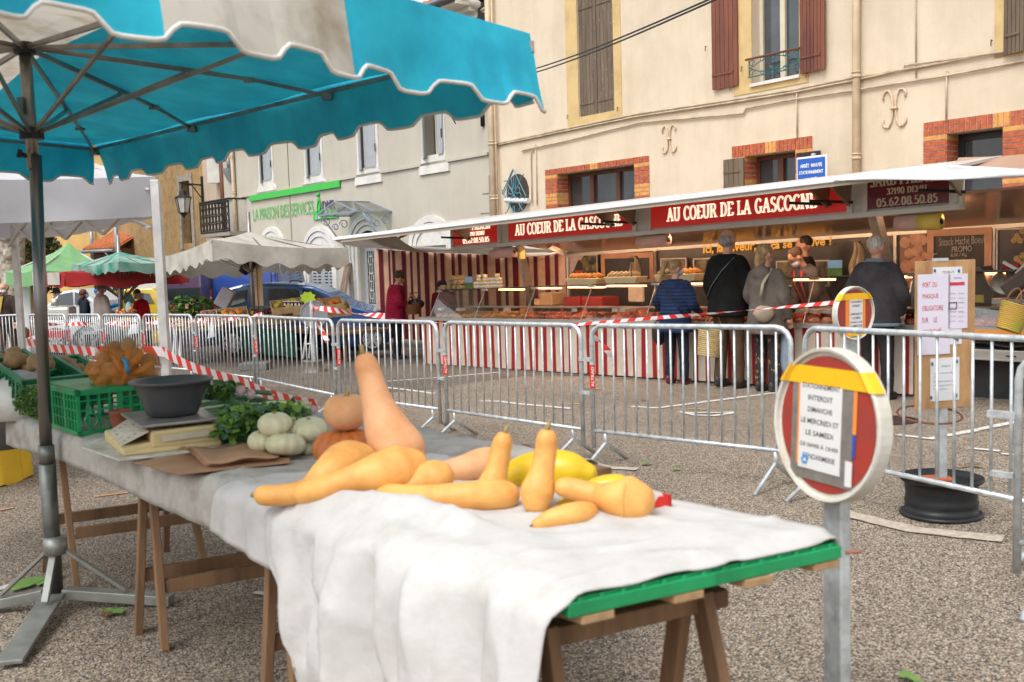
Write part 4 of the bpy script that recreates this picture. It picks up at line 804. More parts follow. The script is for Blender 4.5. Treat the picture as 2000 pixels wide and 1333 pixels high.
sign(1694, 1854, .36, 0, [(.03, .98, .72, 1.1, 'SARL PALACIN'), (.25, .74, .46, .66, '32190 DEMU'), (.12, .87, .12, .38, '05.62.08.50.85')])
# raised awning flap in front of the fascia
OA = 1.15
sa0, za0 = sT(652, 466, OA); sa1, za1 = sT(1850, 323, OA); zA = lambda s: za0 + (za1 - za0) * (s - sa0) / (sa1 - sa0); zR = lambda s: zf(s) + .46
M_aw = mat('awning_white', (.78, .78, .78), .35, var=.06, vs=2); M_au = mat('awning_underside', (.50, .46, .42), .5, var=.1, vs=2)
sflap = sT(870, 440, 0)[0]
q = MB(); k = 20
a0, b0 = sa0 + .9, sa1
def flap(s, t, dz=0): return FT.pt(s, (zA(s) + .0) * (1 - t) + zR(s) * t + dz - .02, OA * (1 - t) + .0 * t)
for i in range(k):
    a, b_ = a0 + (b0 - a0) * i / k, a0 + (b0 - a0) * (i + 1) / k
    q.cur = 0; q.hexa([flap(a, 0, -.03), flap(b_, 0, -.03), flap(b_, 1, -.03), flap(a, 1, -.03), flap(a, 0, 0), flap(b_, 0, 0), flap(b_, 1, 0), flap(a, 1, 0)])
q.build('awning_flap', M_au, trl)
q = MB(); q.bar(FT.pt(sa0, zA(sa0) - .01, OA), FT.pt(sa1, zA(sa1) - .01, OA), .05, .055); q.build('awning_edge', M_aw, trl, bevel=.008)
q = MB(); q.bar(FT.pt(sa0 + .2, zA(sa0) - .055, OA - .02), FT.pt(sa1, zA(sa1) - .055, OA - .02), .03, .04); q.build('awning_edge_channel', M_cp, trl)
# canvas wing at the left end of the awning
q = MB(); c0 = FT.pt(sa0, zA(sa0) - .03, OA); c1 = FT.pt(a0, zA(a0) - .03, OA); c2 = FT.pt(sT(870, 487, 0)[0], zf(s0) - .03, 0); 
back = FT.pt(sc0, zc0 + .02, OB + .05); c3 = FT.pt(sb0, zc1 + .05, OB + .1)
def wing(u, v_):
    top = c0.lerp(c1.lerp(flap(sT(885, 450)[0], 0), .9), u); bot = (FT.pt(sT(700, 478, .3)[0], sT(700, 480, .3)[1], .3)).lerp(c2, u); bot = bot + V((0, 0, -.03 * math.sin(math.pi * 3 * u)))
    p = top.lerp(bot, v_); return p + V((0, 0, -.10 * math.sin(math.pi * v_) * (.4 + u)))
q.sheet(wing, 20, 8); q.sheet(lambda u, v_: wing(u, 1).lerp(back.lerp(c3, u), v_) + V((0, 0, .05 * math.sin(math.pi * v_) - .08 * math.sin(math.pi * u) * v_)), 20, 6); q.build('canvas_wing', mat('grey_canvas', (.42, .37, .33), .8, var=.15, vs=3, trans=.25), trl, smooth=True, fix=False)
q = MB(); q.tube([FT.P(740, 484, -1.6), FT.P(800, 487, -1.2), FT.P(880, 489, -.8), FT.P(960, 497, -1.2), FT.P(1010, 501, -1.4), FT.P(1060, 499, -1.6), FT.P(1110, 490, -1.7)], .018, 6); q.build('light_cable', M_wp, trl, smooth=True)
q = MB(); q.tube([FT.P(738, 484, .3), FT.P(806, 453, OA - .1)], .02, 6); q.build('awning_strut', M_al, trl)
# right-hand flap: pale tarpaulin sheet over the end
q = MB(); t0 = FT.P(1628, 356, OA + .02); t1 = FT.P(1850, 322, OA + .04); t2 = FT.P(2040, 334, OA + .3); b0_ = FT.P(1630, 352, OA + .05); b1 = FT.P(1850, 352, OA + .12); b2 = FT.P(2040, 343, OA + .35)
q.sheet(lambda u, v_: ((t0.lerp(t1, u * 2) if u < .5 else t1.lerp(t2, u * 2 - 1)).lerp(b0_.lerp(b1, u * 2) if u < .5 else b1.lerp(b2, u * 2 - 1), v_)) + FT.n * .03 * math.sin(math.pi * v_) * math.sin(u * 9), 24, 5); q.build('tarpaulin', mat('grey_white_tarp', (.62, .63, .63), .6, var=.06, vs=4), trl, smooth=True, solid=.01, fix=False)
q = MB(); e0 = FT.P(1850, 350, OA); e1 = FT.P(2060, 340, OA + .3); r0 = FT.pt(sT(1872, 380)[0], zR(sT(1872, 380)[0]), 0); r1 = FT.pt(sE, zf(sE) + .3, 0); q.quad(e0, e1, r1, r0); q.build('end_flap', mat('warm_underside', (.42, .25, .18), .3, var=.06), trl, solid=.02)
# brackets and gas struts of the flap
for x, y in ((918, 445), (1198, 421), (1240, 418), (1618, 372), (1660, 372), (1878, 362)):
    s_ = sT(x, y)[0]; q = MB(); zz = zf(s_); q.poly([FT.pt(s_, zz + .34, .0), FT.pt(s_, zz + .36, .45), FT.pt(s_, zz + .3, .45), FT.pt(s_, zz + .08, .05)], .03, FT.e); q.build('hinge_bracket', mat('bronze_steel', (.28, .20, .12), .5, .4), trl); q = MB()
    q.tube([FT.pt(s_ + .05, zz + .12, .03), FT.pt(s_ - .25, zz + .15, .4)], .018, 6); q.build('gas_strut', M_ir, trl)
# leaning posts
for (x0, y0, x1, y1, w_) in ((1013, 472, 1045, 562, .14), (1705, 408, 1745, 505, .13)):
    q = MB(); q.bar(FT.P(x0, y0, -.15), FT.P(x1, y1 + 60, -1.4), w_, .09, up=FT.n); q.build('leaning_post', M_al, trl)
q = MB(); q.box(FT.P(1020, 498, -.27), (.09, .09, .13)); q.build('warning_label', mat('yellow_label', (.8, .55, .15), .5), trl)
# light strips on the ceiling rail: lit lamps
def lamp(x0, y0, x1, y1, col, st_, off=OB + .08, r_=.013):
    m = bpy.data.materials.new('lit_tube'); m.use_nodes = True; b = m.node_tree.nodes['Principled BSDF']; b.inputs['Emission Color'].default_value = c4(col); b.inputs['Emission Strength'].default_value = st_; b.inputs['Base Color'].default_value = c4(col)
    q = MB(); q.tube([FT.P(x0, y0 - 5, off), FT.P(x1, y1 - 5, off)], r_, 8); q.build('light_tube', m, trl)
WARM = (1, .62, .36); WHT = (1, .88, .72)
for a in ((1126, 495, 1166, 491, WARM), (1195, 490, 1228, 486, WHT), (1290, 482, 1345, 478, WHT), (1352, 477, 1470, 470, WARM), (1500, 468, 1560, 464, WARM), (1600, 459, 1700, 453, WHT), (1752, 450, 1776, 448, WHT), (1783, 448, 1808, 446, WARM), (1960, 434, 2020, 430, WHT)): lamp(*a[:5], 15)
for x0, x1 in ((900, 1080), (1100, 1250), (1290, 1470), (1490, 1640), (1700, 1850)):  # glowing tubes added out of view behind the fascia to brighten the interior
    a, b_ = sT(x0, 450)[0], sT(x1, 450)[0]; m_ = bpy.data.materials.get('hidden_fill_tube') or bpy.data.materials.new('hidden_fill_tube'); m_.use_nodes = True; bb_ = m_.node_tree.nodes['Principled BSDF']; bb_.inputs['Emission Color'].default_value = (1, .62, .36, 1); bb_.inputs['Emission Strength'].default_value = 60; q = MB(); q.tube([FT.pt(a, zf(a) + .04, -.22), FT.pt(b_, zf(b_) + .04, -.22)], .018, 8); q.build('hidden_fill_tube', m_, trl)
# warm display lamps under the shelf
M_hl = bpy.data.materials.new('counter_lamp'); M_hl.use_nodes = True; b = M_hl.node_tree.nodes['Principled BSDF']; b.inputs['Emission Color'].default_value = (1, .36, .13, 1); b.inputs['Emission Strength'].default_value = 9
for x0, x1 in ((970, 1012), (1047, 1084), (1105, 1170), (1180, 1250), (1300, 1370), (1546, 1620), (1700, 1770), (1890, 1960)):
    s0_, s1_ = sT(x0, 560, -.3)[0], sT(x1, 560, -.3)[0]; q = MB(); q.fbox(FT, s0_, s1_, zg(s0_) - .03, zg(s0_) - .008, -.44, -.34); q.build('counter_lamp', M_hl, trl)
for x, y in ((1092, 489),):
    q = MB(); q.lathe([(.0, .03), (.12, .02), (.16, -.05)], FT.P(x, y, -.6), 14, Matrix.Rotation(.5, 3, 'Y')); q.build('reflector_lamp', M_al, trl, smooth=True)
# back wall pictures and boards
def bp_rect(x0, y0, x1, y1, off=OB + .04): return FT.rect(x0, y0, x1, y1, off)
def panel(x0, y0, x1, y1, mt, name, fr=None, fw=.05, d=.02):
    s0_, s1_, z0_, z1_ = bp_rect(x0, y0, x1, y1); q = MB(); q.fbox(FT, s0_, s1_, z0_, z1_, OB + .0, OB + .03); o = q.build(name, mt, trl)
    if fr:
        q = MB()
        for a in ((s0_, s0_ + fw, z0_, z1_), (s1_ - fw, s1_, z0_, z1_), (s0_ + fw, s1_ - fw, z0_, z0_ + fw), (s0_ + fw, s1_ - fw, z1_ - fw, z1_)): q.fbox(FT, *a, OB + .03, OB + .05)
        q.build('frame', fr, o)
    return o, (s0_, s1_, z0_, z1_)
M_pw = mat('pinkish_wood', (.50, .27, .17), .5, var=.12, vs=5); M_bb = mat('blackboard', (.022, .018, .022), .5, var=.3, vs=4); M_tf = mat('thin_white_frame', (.6, .55, .5), .5)
M_pic = mat('tree_picture', (.20, .16, .06), .4, col2=(.015, .012, .01), vs=7, c2amt=.55); M_pic2 = mat('dusk_picture', (.30, .24, .26), .4, col2=(.03, .02, .02), vs=5); M_gr2 = mat('grape_picture_ground', (.2, .10, .05), .4, vs=4); M_gb = mat('grape_skin', (.52, .28, .17), .4, col2=(.36, .17, .10), vs=12)
o, r = panel(1113, 499, 1168, 558, M_pic, 'house_picture', M_tf, .015)
q = MB(); a, b_, c_, d = r; W_, H_ = b_ - a, d - c_
q.poly([FT.pt(a + W_ * u, c_ + H_ * w_, OB + .032) for u, w_ in ((.02, .98), (.5, .98), (.36, .8), (.3, .7), (.16, .55), (.02, .4))], .003, FT.n); q.build('painted_sky', mat('dusk_sky', (.5, .42, .44), .6), o)
q = MB(); q.poly([FT.pt(a + W_ * u, c_ + H_ * w_, OB + .034) for u, w_ in ((.18, .2), (.4, .2), (.4, .52), (.18, .52))], .004, FT.n); q.build('painted_house', mat('red_paint', (.4, .06, .02), .6), o)
q = MB(); q.poly([FT.pt(a + W_ * u, c_ + H_ * w_, OB + .036) for u, w_ in ((.14, .5), (.43, .5), (.46, .7), (.33, .86), (.24, .72))], .004, FT.n); q.build('painted_roof', mat('dark_paint', (.03, .015, .01), .6), o)
panel(1174, 496, 1278, 556, M_bb, 'framed_blackboard', M_pw, .085)
panel(1290, 505, 1342, 555, M_pic2, 'window_picture', M_tf, .02); panel(1354, 505, 1410, 560, M_pic, 'cellar_picture', M_tf, .02); panel(1516, 510, 1620, 560, M_pic, 'field_picture', M_tf, .02)
panel(1757, 457, 1808, 570, M_gr2, 'grape_picture'); 
q = MB()
for u, w_, r_ in ((1768, 474, 11), (1789, 466, 13), (1802, 470, 10), (1793, 490, 12), (1776, 495, 10), (1770, 520, 12), (1790, 515, 13), (1803, 500, 9), (1782, 540, 12), (1800, 538, 11), (1766, 545, 9), (1785, 560, 12)):
    s_, z_ = sT(u, w_, OB + .03); rr = r_ * spx(FT.P(u, w_, OB).y); q.add([FT.pt(s_ + rr * math.cos(t * .52), z_ + rr * math.sin(t * .52), OB + .033 + .001 * (u % 5)) for t in range(12)], [tuple(range(12))])
q.build('grape_shapes', M_gb, trl, solid=.003, fix=False)
o, r = panel(1811, 449, 1937, 540, M_bb, 'promo_blackboard', M_pw, .085)
M_ck = mat('chalk', (.6, .58, .55), .9, var=.3, vs=60)
def btext(tx, x0, y0, x1, h, mt, off=OB + .045, bold=0.0, name='writing', parent=None, shear=0):
    s0_, z0_ = sT(x0, y0, off); s1_, z1_ = sT(x1, y0 - (x1 - x0) * .068, off); zt_ = sT(x0, y0 - h, off)[1]; q = MB(); ex = FT.pt(s1_, z1_, off) - FT.pt(s0_, z0_, off); vs, fs = text_mesh(tx, bold)
    if shear: vs = [V((v.x + v.y * shear, v.y, 0)) for v in vs]
    place_text(q, (vs, fs), FT.pt(s0_, z0_, off), ex.normalized(), V((0, 0, 1)), ex.length, zt_ - z0_); return q.build(name, mt, parent or trl, fix=False, solid=.003)
btext('Steack Haché Boeuf', 1834, 481, 1924, 15, M_ck, parent=o, bold=-.01); btext('PROMO', 1859, 494, 1898, 12, M_ck, parent=o); btext('8,90 / Kg', 1857, 504, 1888, 8, M_ck, parent=o); btext('BMG', 1824, 499, 1831, 4, M_ck, parent=o); btext('4€  18,50 / Kg', 1838, 516, 1888, 7, M_ck, parent=o)
M_yt = mat('golden_letter', (.85, .45, .05), .5, emit=.2)
btext('Ici, la saveur,', 1373, 499, 1477, 21, M_yt, bold=.03, shear=.08, name='slogan_lettering'); btext('ça se cultive !', 1505, 491, 1624, 20, M_yt, bold=.03, shear=.08, name='slogan_lettering')
o, r = panel(1946, 447, 2060, 600, mat('navy_panel', (.02, .02, .03), .4), 'flower_panel', M_tf, .02)
q = MB()
for cx, cy in ((1987, 462), (1998, 452), (1981, 470), (1993, 470), (2006, 466), (1986, 506), (1998, 500), (1992, 514), (2004, 512)):
    for k in range(6): s_, z_ = sT(cx + 3.2 * math.cos(k), cy + 3.2 * math.sin(k), OB + .04); q.ball(FT.pt(s_, z_, OB + .034), .024, 6, 4)
q.build('flower_pattern', mat('gold_pattern', (.45, .33, .16), .6), o)
q = MB()
for k in range(22): s_, z_ = sT(1958 + random.random() * 34, 520 + random.random() * 30, OB + .04); q.ball(FT.pt(s_, z_, OB + .034), random.uniform(.03, .06), 7, 5)
q.build('rose_pattern', mat('rose_red', (.25, .01, .03), .6), o)
# hanging aprons and bags
M_ap = mat('beige_linen', (.42, .34, .24), .9, bump=.3, vs=4)
for x, y0, y1, w_, lb in ((1240, 500, 565, 30, 'beige bag hanging in front of the framed empty blackboard'), (1676, 472, 545, 30, 'brown beige bag hanging behind the shoulder of the grey jacket man')):
    q = MB(); kx = spx(FT.P(x, y0, -1.6).y)
    def bg_(u, v_, x=x, y0=y0, y1=y1, w_=w_): 
        s_, z_ = sT(x, y0 + (y1 - y0) * v_, -1.6); ww = w_ * kx * (.12 + .55 * v_ ** .7); return FT.pt(s_ + (u - .5) * ww * 2 * .8 + .02 * math.sin(v_ * 7), z_, -1.6 + .05 * math.sin(u * 16 + v_ * 3) + .06 * math.sin(math.pi * u))
    q.sheet(bg_, 16, 10); tag(q.build('linen_bag', M_ap, smooth=True, solid=.012, fix=False), lb, 'bag')
# paper rolls on wire hangers
M_rl = mat('pink_paper', (.72, .45, .38), .7, var=.05); M_ry = mat('yellow_paper', (.80, .58, .12), .7, var=.05)
for x0, y0, x1, y1, r_, ty, lb in ((962, 497, 1005, 492, .075, 0, 'small pinkish paper roll hanging under the left end of the fascia'), (1248, 474, 1305, 469, .08, 0, 'pale pink printed paper roll hanging left of the black coat man'), (1752, 437, 1838, 433, .085, 1, 'pink and yellow paper roll under the telephone number sign')):
    t_ = thing('paper_roll', lb, 'paper roll', FT.P((x0 + x1) / 2, y0 + 10, -.1)); a, b_ = FT.P(x0, y0, -.12), FT.P(x1, y1, -.12); q = MB(); md = a.lerp(b_, .52); 
    if ty: q.tube([a, md], r_, 16); q.cur = 1; q.tube([md, b_], r_, 16)
    else: q.tube([a, b_], r_, 16)
    q.build('roll', [M_rl, M_ry], t_, smooth=True); q = MB(); q.tube([a - (b_ - a) * .03, b_ + (b_ - a) * .03], r_ * .35, 8); q.build('core', M_ir, t_)
    q = MB(); zt_ = zf(sT(x0, y0)[0]) - .05; u_ = (b_ - a).normalized(); q.tube([a - u_ * .03, V((a.x, a.y, zt_ - .08)) - u_ * .03, V((a.x, a.y, zt_ - .01)) + u_ * .06, V((b_.x, b_.y, zt_ + .0)) - u_ * .06, V((b_.x, b_.y, zt_ - .08)) + u_ * .03, b_ + u_ * .03], .01, 6); q.build('wire_hanger', M_al, t_, smooth=True)
    q = MB(); q.tube([a.lerp(b_, .3) + V((0, 0, r_)), a.lerp(b_, .36) + V((0, 0, r_ + .02)), V((a.lerp(b_, .36).x, a.lerp(b_, .36).y, zt_))], .006, 4); q.build('wire_hook', M_ir, t_)
# goods on the glass shelf
def shelf_pt(x, off=-.36): s_ = sT(x, 560, off)[0]; return s_, zg(s_) + .013
M_egg = mat('grey_cardboard', (.42, .30, .15), .9, var=.15, vs=20); M_tin = mat('yellow_tin', (.70, .52, .12), .4, var=.1); M_tw = mat('white_label', (.75, .72, .66), .5, var=.1, vs=30)
ME = Matrix.Rotation(math.atan2(FT.e.y, FT.e.x), 3, 'Z')
def egg_box():
    t_ = thing('egg_box', 'grey brown cardboard egg box', 'egg box'); q = MB(); q.box((0, 0, .03), (.24, .11, .055))
    q.build('tray', M_egg, t_, bevel=.01); q = MB()
    for i in range(5):
        for j in (-1, 1): q.ball((-.095 + i * .048, j * .026, .06), (.022, .024, .018), 8, 5)
    q.build('lid', M_egg, t_, smooth=True); return t_
ebx = egg_box(); first = True; _i = 0
for x, lv, nm in ((876, 0, 'bottom row, far left'), (886, 0, 'bottom row, second from the left'), (896, 0, 'bottom row, third from the left'), (905, 0, 'bottom row, next to the landscape card'), (886, 1, 'second row, left'), (897, 1, 'second row, middle'), (906, 1, 'second row, right'), (893, 2, 'top of the pile')):
    s_, z_ = shelf_pt(x); p = FT.pt(s_, z_ + lv * .078, -.38); rz0 = math.atan2(FT.e.y, FT.e.x) + 1.3
    o = ebx if first else copy_tree(ebx); o.location = p; o.rotation_euler = (0, 0, rz0); o['label'] = 'cardboard egg box in the counter pile, ' + nm; o['category'] = 'egg box'; o['group'] = 'egg boxes piled on the glass counter'; first = False
def card(x, w_, h, lb):
    s_, z_ = shelf_pt(x); t_ = thing('landscape_card', lb, 'display card', FT.pt(s_, z_, -.3)); q = MB(); q.fbox(FT, s_ - w_, s_ + w_, z_, z_ + h * .5, -.32, -.31); q.build('green_field', mat('card_green', (.12, .22, .04), .4, col2=(.06, .12, .02), vs=20), t_); q = MB(); q.fbox(FT, s_ - w_, s_ + w_, z_ + h * .5, z_ + h, -.32, -.31); q.build('blue_sky', mat('card_sky', (.25, .45, .68), .4), t_)
card(920, .09, .2, 'small card with a blue and green landscape between egg boxes and tins'); card(1635, .09, .18, 'landscape card standing on the counter before the masked vendors')
def tin():
    t_ = thing('food_tin', 'tin', 'tin'); q = MB(); q.tube([(0, 0, 0), (0, 0, .006)], .042, 12); q.tube([(0, 0, .049), (0, 0, .055)], .042, 12); q.build('rim', M_tin, t_); q = MB(); q.tube([(0, 0, .006), (0, 0, .049)], .04, 12); q.build('label', M_tw, t_, smooth=True); return t_
tn = tin(); first = True
for x, k in ((930, 2), (936, 4), (942, 2), (948, 4), (954, 3), (960, 3), (966, 3), (972, 4), (978, 3)):
    for lv in range(k):
        s_, z_ = shelf_pt(x); o = tn if first else copy_tree(tn); o.location = FT.pt(s_, z_ + lv * .057, -.36); o['label'] = 'white and yellow tin in the stacks beside the landscape card on the counter'; o['group'] = 'tins stacked on the glass counter'; first = False
M_tr = mat('cream_tray', (.75, .60, .35), .4, var=.05); M_ba = mat('golden_sausage', (.62, .30, .07), .55, col2=(.4, .16, .04), vs=20); M_gs = mat('grey_green_sausage', (.32, .28, .16), .6, var=.2, vs=20)
for x0, x1, mt, lb in ((1112, 1175, M_ba, 'cream tray heaped with golden dried sausages on the counter'), (1188, 1253, M_gs, 'cream tray of grey dried sausages before the empty blackboard'), (1285, 1300, M_gs, 'cream tray behind the head of the navy jacket woman'), (1328, 1368, M_ba, 'pale tray on the counter between navy jacket woman and black coat man')):
    s0_, z_ = shelf_pt(x0); s1_ = shelf_pt(x1)[0]; t_ = thing('food_tray', lb, 'tray', FT.pt((s0_ + s1_) / 2, z_, -.36)); q = MB(); h = .1; q.hexa([FT.pt(s0_ + i_, z_ + z, -d) for z, e_ in ((0, .05), (h, 0)) for i_, d in ((e_, .26 + e_ * .3), (s1_ - s0_ - e_, .26 + e_ * .3), (s1_ - s0_ - e_, .5 - e_ * .3), (e_, .5 - e_ * .3))]); q.build('dish', M_tr, t_, bevel=.008)
    for k in range(max(2, int((s1_ - s0_) / .09))):
        q = MB(); a = s0_ + .05 + k * .085; q.tube([FT.pt(a, z_ + h + .01, -.3), FT.pt(a + .04, z_ + h + .05, -.36), FT.pt(a + .07, z_ + h + .03, -.44)], [.02, .032, .02], 8); q.build('sausage', mt, t_, smooth=True)
    if x1 - x0 > 50:
        q = MB(); a = s1_ - .18; q.fbox(FT, a, a + .11, z_ + .3, z_ + .36, -.3, -.295); q.tube([FT.pt(a + .05, z_ + .1, -.3), FT.pt(a + .05, z_ + .3, -.3)], .005, 4); q.build('price_tag', M_ir, t_)
# meat in the display
MEAT = [mat('raw_meat_' + n_, c_, .35, col2=c2_, vs=18, c2amt=a_, coat=.3) for n_, c_, c2_, a_ in (('red', (.55, .06, .03), (.75, .35, .25), .35), ('pink', (.75, .33, .22), (.5, .12, .08), .4), ('dark', (.2, .05, .03), (.35, .12, .06), .5), ('golden', (.6, .33, .12), (.4, .18, .06), .5))]
M_tag = mat('black_price_tag', (.03, .035, .03), .5); random.seed(11)
k = 0; sa_, sb_ = sg0 + .12, sg1 - .1; s_ = sa_
while s_ < sb_:
    x_frac = (s_ - sa_) / (sb_ - sa_)
    for row in range(3):
        off = -.12 - row * .2; z_ = zskt(s_) + .03 + row * .028; wsz = random.uniform(.09, .16); mm = MEAT[3] if x_frac < .2 else random.choice(MEAT[:3] + MEAT[:2]); sd_ = random.random() * 50; q = MB()
        q.ball(FT.pt(s_, z_ + .035, off), (wsz * .62, .09, .05), 12, 8, ME, fn=lambda p: 1 + .45 * fn3(p, 2.2, sd_)); ang = 'golden roast piece in the left part of the glass counter' if x_frac < .2 else 'piece of raw meat lying in the glass counter'
        tag(q.build('meat_piece', mm, smooth=True), ang, 'meat', 'golden roast pieces in the counter' if x_frac < .2 else 'cuts of meat in the counter')
        k += 1
    if random.random() < .75: q = MB(); zz = zskt(s_) + .16; q.fbox(FT, s_ - .05, s_ + .05, zz, zz + .045, -.1 - random.random() * .3, -.095 - .0); tag(q.build('price_tag', random.choice((M_tag, M_tag, M_tw))), 'small price tag stuck among the meat in the glass counter', 'price tag', 'price tags in the glass counter')
    s_ += random.uniform(.14, .19)
# things behind the glass
def stuffbox(x0, y0, x1, y1, off, d, mt, name, lb, cat, bev=.02):
    s0_, s1_, z0_, z1_ = FT.rect(x0, y0, x1, y1, off); q = MB(); q.fbox(FT, s0_, s1_, z0_, z1_, off - d, off); return tag(q.build(name, mt, bevel=bev), lb, cat)
M_box = mat('pale_foam', (.75, .52, .32), .7, var=.08)
stuffbox(1042, 584, 1054, 598, -.9, .25, M_box, 'foam_box', 'small pale foam box left of a taller one behind the counter glass', 'box'); stuffbox(1054, 572, 1078, 598, -.92, .3, M_box, 'foam_box', 'tall pale foam box standing behind the counter glass', 'box')
stuffbox(1100, 580, 1133, 600, -1.0, .4, mat('red_crate_plastic', (.42, .03, .02), .4), 'red_crate', 'red plastic crate behind the counter glass under the house picture', 'crate'); stuffbox(1135, 580, 1176, 601, -1.0, .4, mat('red_crate_plastic', (.4, .03, .02), .4), 'red_crate', 'wider red plastic crate right of the other behind the glass', 'crate')
stuffbox(1226, 562, 1256, 591, -.95, .05, mat('white_apron', (.66, .62, .55), .8), 'cutting_board', 'white board standing behind the counter glass below the beige bag', 'board')
stuffbox(1545, 569, 1582, 580, -.9, .2, mat('wooden_box', (.6, .36, .15), .6), 'wooden_box', 'small wooden box behind the counter glass right of the taupe coat woman', 'box'); stuffbox(1548, 580, 1578, 600, -.95, .3, mat('red_crate_plastic', (.42, .03, .02), .4), 'red_crate', 'red crate under the small wooden box behind the glass', 'crate')
stuffbox(1778, 545, 1798, 618, -.3, .3, mat('grey_carton', (.42, .36, .32), .7), 'carton', 'grey carton at the right end of the glass counter beside the plywood board', 'carton')
# scale/printer and slicer at the right
t_ = thing('till_scale', 'dark grey till scale standing on the counter right of the plywood board', 'scale', FT.P(1922, 600, -.35)); M_dk = mat('dark_bronze_plastic', (.10, .07, .055), .35, var=.1)
a, b_, c_, d = FT.rect(1902, 520, 1946, 597, -.35); q = MB(); q.poly([FT.pt(a + (b_ - a) * u, c_ + (d - c_) * w_, -.3) for u, w_ in ((0, 0), (1, 0), (1, .35), (.75, .55), (.35, 1), (0, .95))], .3, -FT.n); q.build('body', M_dk, t_, bevel=.015); q = MB(); q.fbox(FT, a + .03, b_ - .2, c_ + .02, c_ + .3, -.3, -.285); q.build('display', M_bk, t_); q = MB(); q.fbox(FT, b_ - .2, b_ - .1, c_ + .03, c_ + .11, -.3, -.28); q.build('sticker', M_tin, t_)
t_ = thing('ham_slicer', 'bronze coloured ham slicer on the counter at the right edge', 'slicer', FT.P(1975, 600, -.2)); a, b_, c_, d = FT.rect(1940, 583, 2030, 597, -.2); q = MB(); q.fbox(FT, a, b_, c_, d, -.6, -.15); q.build('base', M_al, t_, bevel=.01)
q = MB(); q.lathe([(0, .015), (.15, .01), (.16, 0), (0, -.01)], FT.P(1968, 552, -.3), 24, Matrix.Rotation(R(70), 3, FT.e) @ Matrix.Rotation(R(25), 3, 'Y')); q.build('blade_guard', M_al, t_, smooth=True); q = MB(); q.bar(FT.P(1968, 572, -.2), FT.P(2020, 530, -.2), .16, .2, up=FT.n); q.build('motor_body', M_dk, t_, bevel=.03); q = MB(); q.bar(FT.P(1960, 512, -.25), FT.P(1992, 530, -.25), .03); q.bar(FT.P(1985, 535, -.2), FT.P(2010, 510, -.2), .03); q.build('handle', M_al, t_)
q = MB(); q.fbox(FT, sT(1900, 640)[0], sE, zskt(sR) - .03, zskt(sR) + .03, .0, .09); q.build('orange_shelf_strip', mat('orange_strip', (.8, .3, .05), .4, emit=.15), trl)
q = MB(); a = sT(1800, 640)[0]; z1_ = sT(1930, 684)[1]; z0_ = sT(1930, 706)[1]; q.fbox(FT, a, sE, z0_, z1_, -.35, -.05); q.build('chassis_beam', M_al, trl, bevel=.01); q = MB(); q.fbox(FT, sT(1962, 694)[0], sT(1980, 694)[0], z0_ + .05, z1_ - .05, -.05, -.03); q.build('side_marker', M_bl, trl)
for s_ in (sT(1925, 740, -.3)[0],):
    q = MB(); c_ = FT.pt(s_, .32, -.35); q.tube([c_ - FT.n * .1, c_ + FT.n * .1], .31, 24); q.build('wheel', mat('tyre_rubber', (.03, .03, .03), .8), trl, smooth=False, bevel=.03)
q = MB(); a, b_ = sT(1905, 665, -.3)[0], sE; zz = sT(1940, 672, -.3)[1]; q.sheet(lambda u, v_: FT.pt(a + (b_ - a) * u, zz + .08 * math.sin(v_ * 3.1) + .02 * math.sin(u * 20), -.5 + .4 * v_), 20, 5); q.build('black_cover_bag', M_bk, trl, smooth=True, solid=.02, fix=False)
stuffbox(1988, 600, 2040, 690, -.3, .4, mat('grey_cabinet', (.45, .44, .42), .5), 'metal_cabinet', 'grey metal cabinet under the counter at the right edge', 'cabinet')
# blue parking sign behind the trailer
t_ = thing('parking_sign', 'blue road sign lettered ARRET MINUTE STATIONNEMENT above the trailer awning', 'road sign', V((P(1585, 330, 14.6).x, 14.6, 0))); Fs = Frame(P(1556, 330, 14.8).xy, P(1616, 330, 14.4).xy); r = Fs.rect(1557, 311, 1613, 352); r = (r[0], r[1], r[2] - .35, r[3])
q = MB(); q.fbox(Fs, r[0] - .02, r[1] + .02, r[2] - .02, r[3] + .02, -.03, 0); q.build('frame', M_wp, t_, bevel=.015); q = MB(); q.fbox(Fs, r[0] + .01, r[1] - .01, r[2] + .01, r[3] - .01, 0, .006); pl = q.build('plate', mat('sign_blue', (.015, .10, .45), .3, var=.03), t_); q = MB()
W_ = r[1] - r[0]
for tx, x0_, x1_, z_ in (('ARRÊT  MINUTE', .12, .88, -.14), ('STATIONNEMENT', .08, .92, -.235), ('LIMITÉ', .3, .7, -.33)): place_text(q, text_mesh(tx, .02), Fs.pt(r[0] + W_ * x0_, r[3] + z_, .009), Fs.e, V((0, 0, 1)), W_ * (x1_ - x0_), .05 if 'Ê' not in tx else .065)
q.build('lettering', M_gf, pl, solid=.003, fix=False); q = MB(); c_ = Fs.pt((r[0] + r[1]) / 2, 0, -.05); q.tube([V((c_.x, c_.y, gz(c_.x, c_.y))), V((c_.x, c_.y, r[3] + .06))], .035, 10); q.build('pole', M_al, t_)
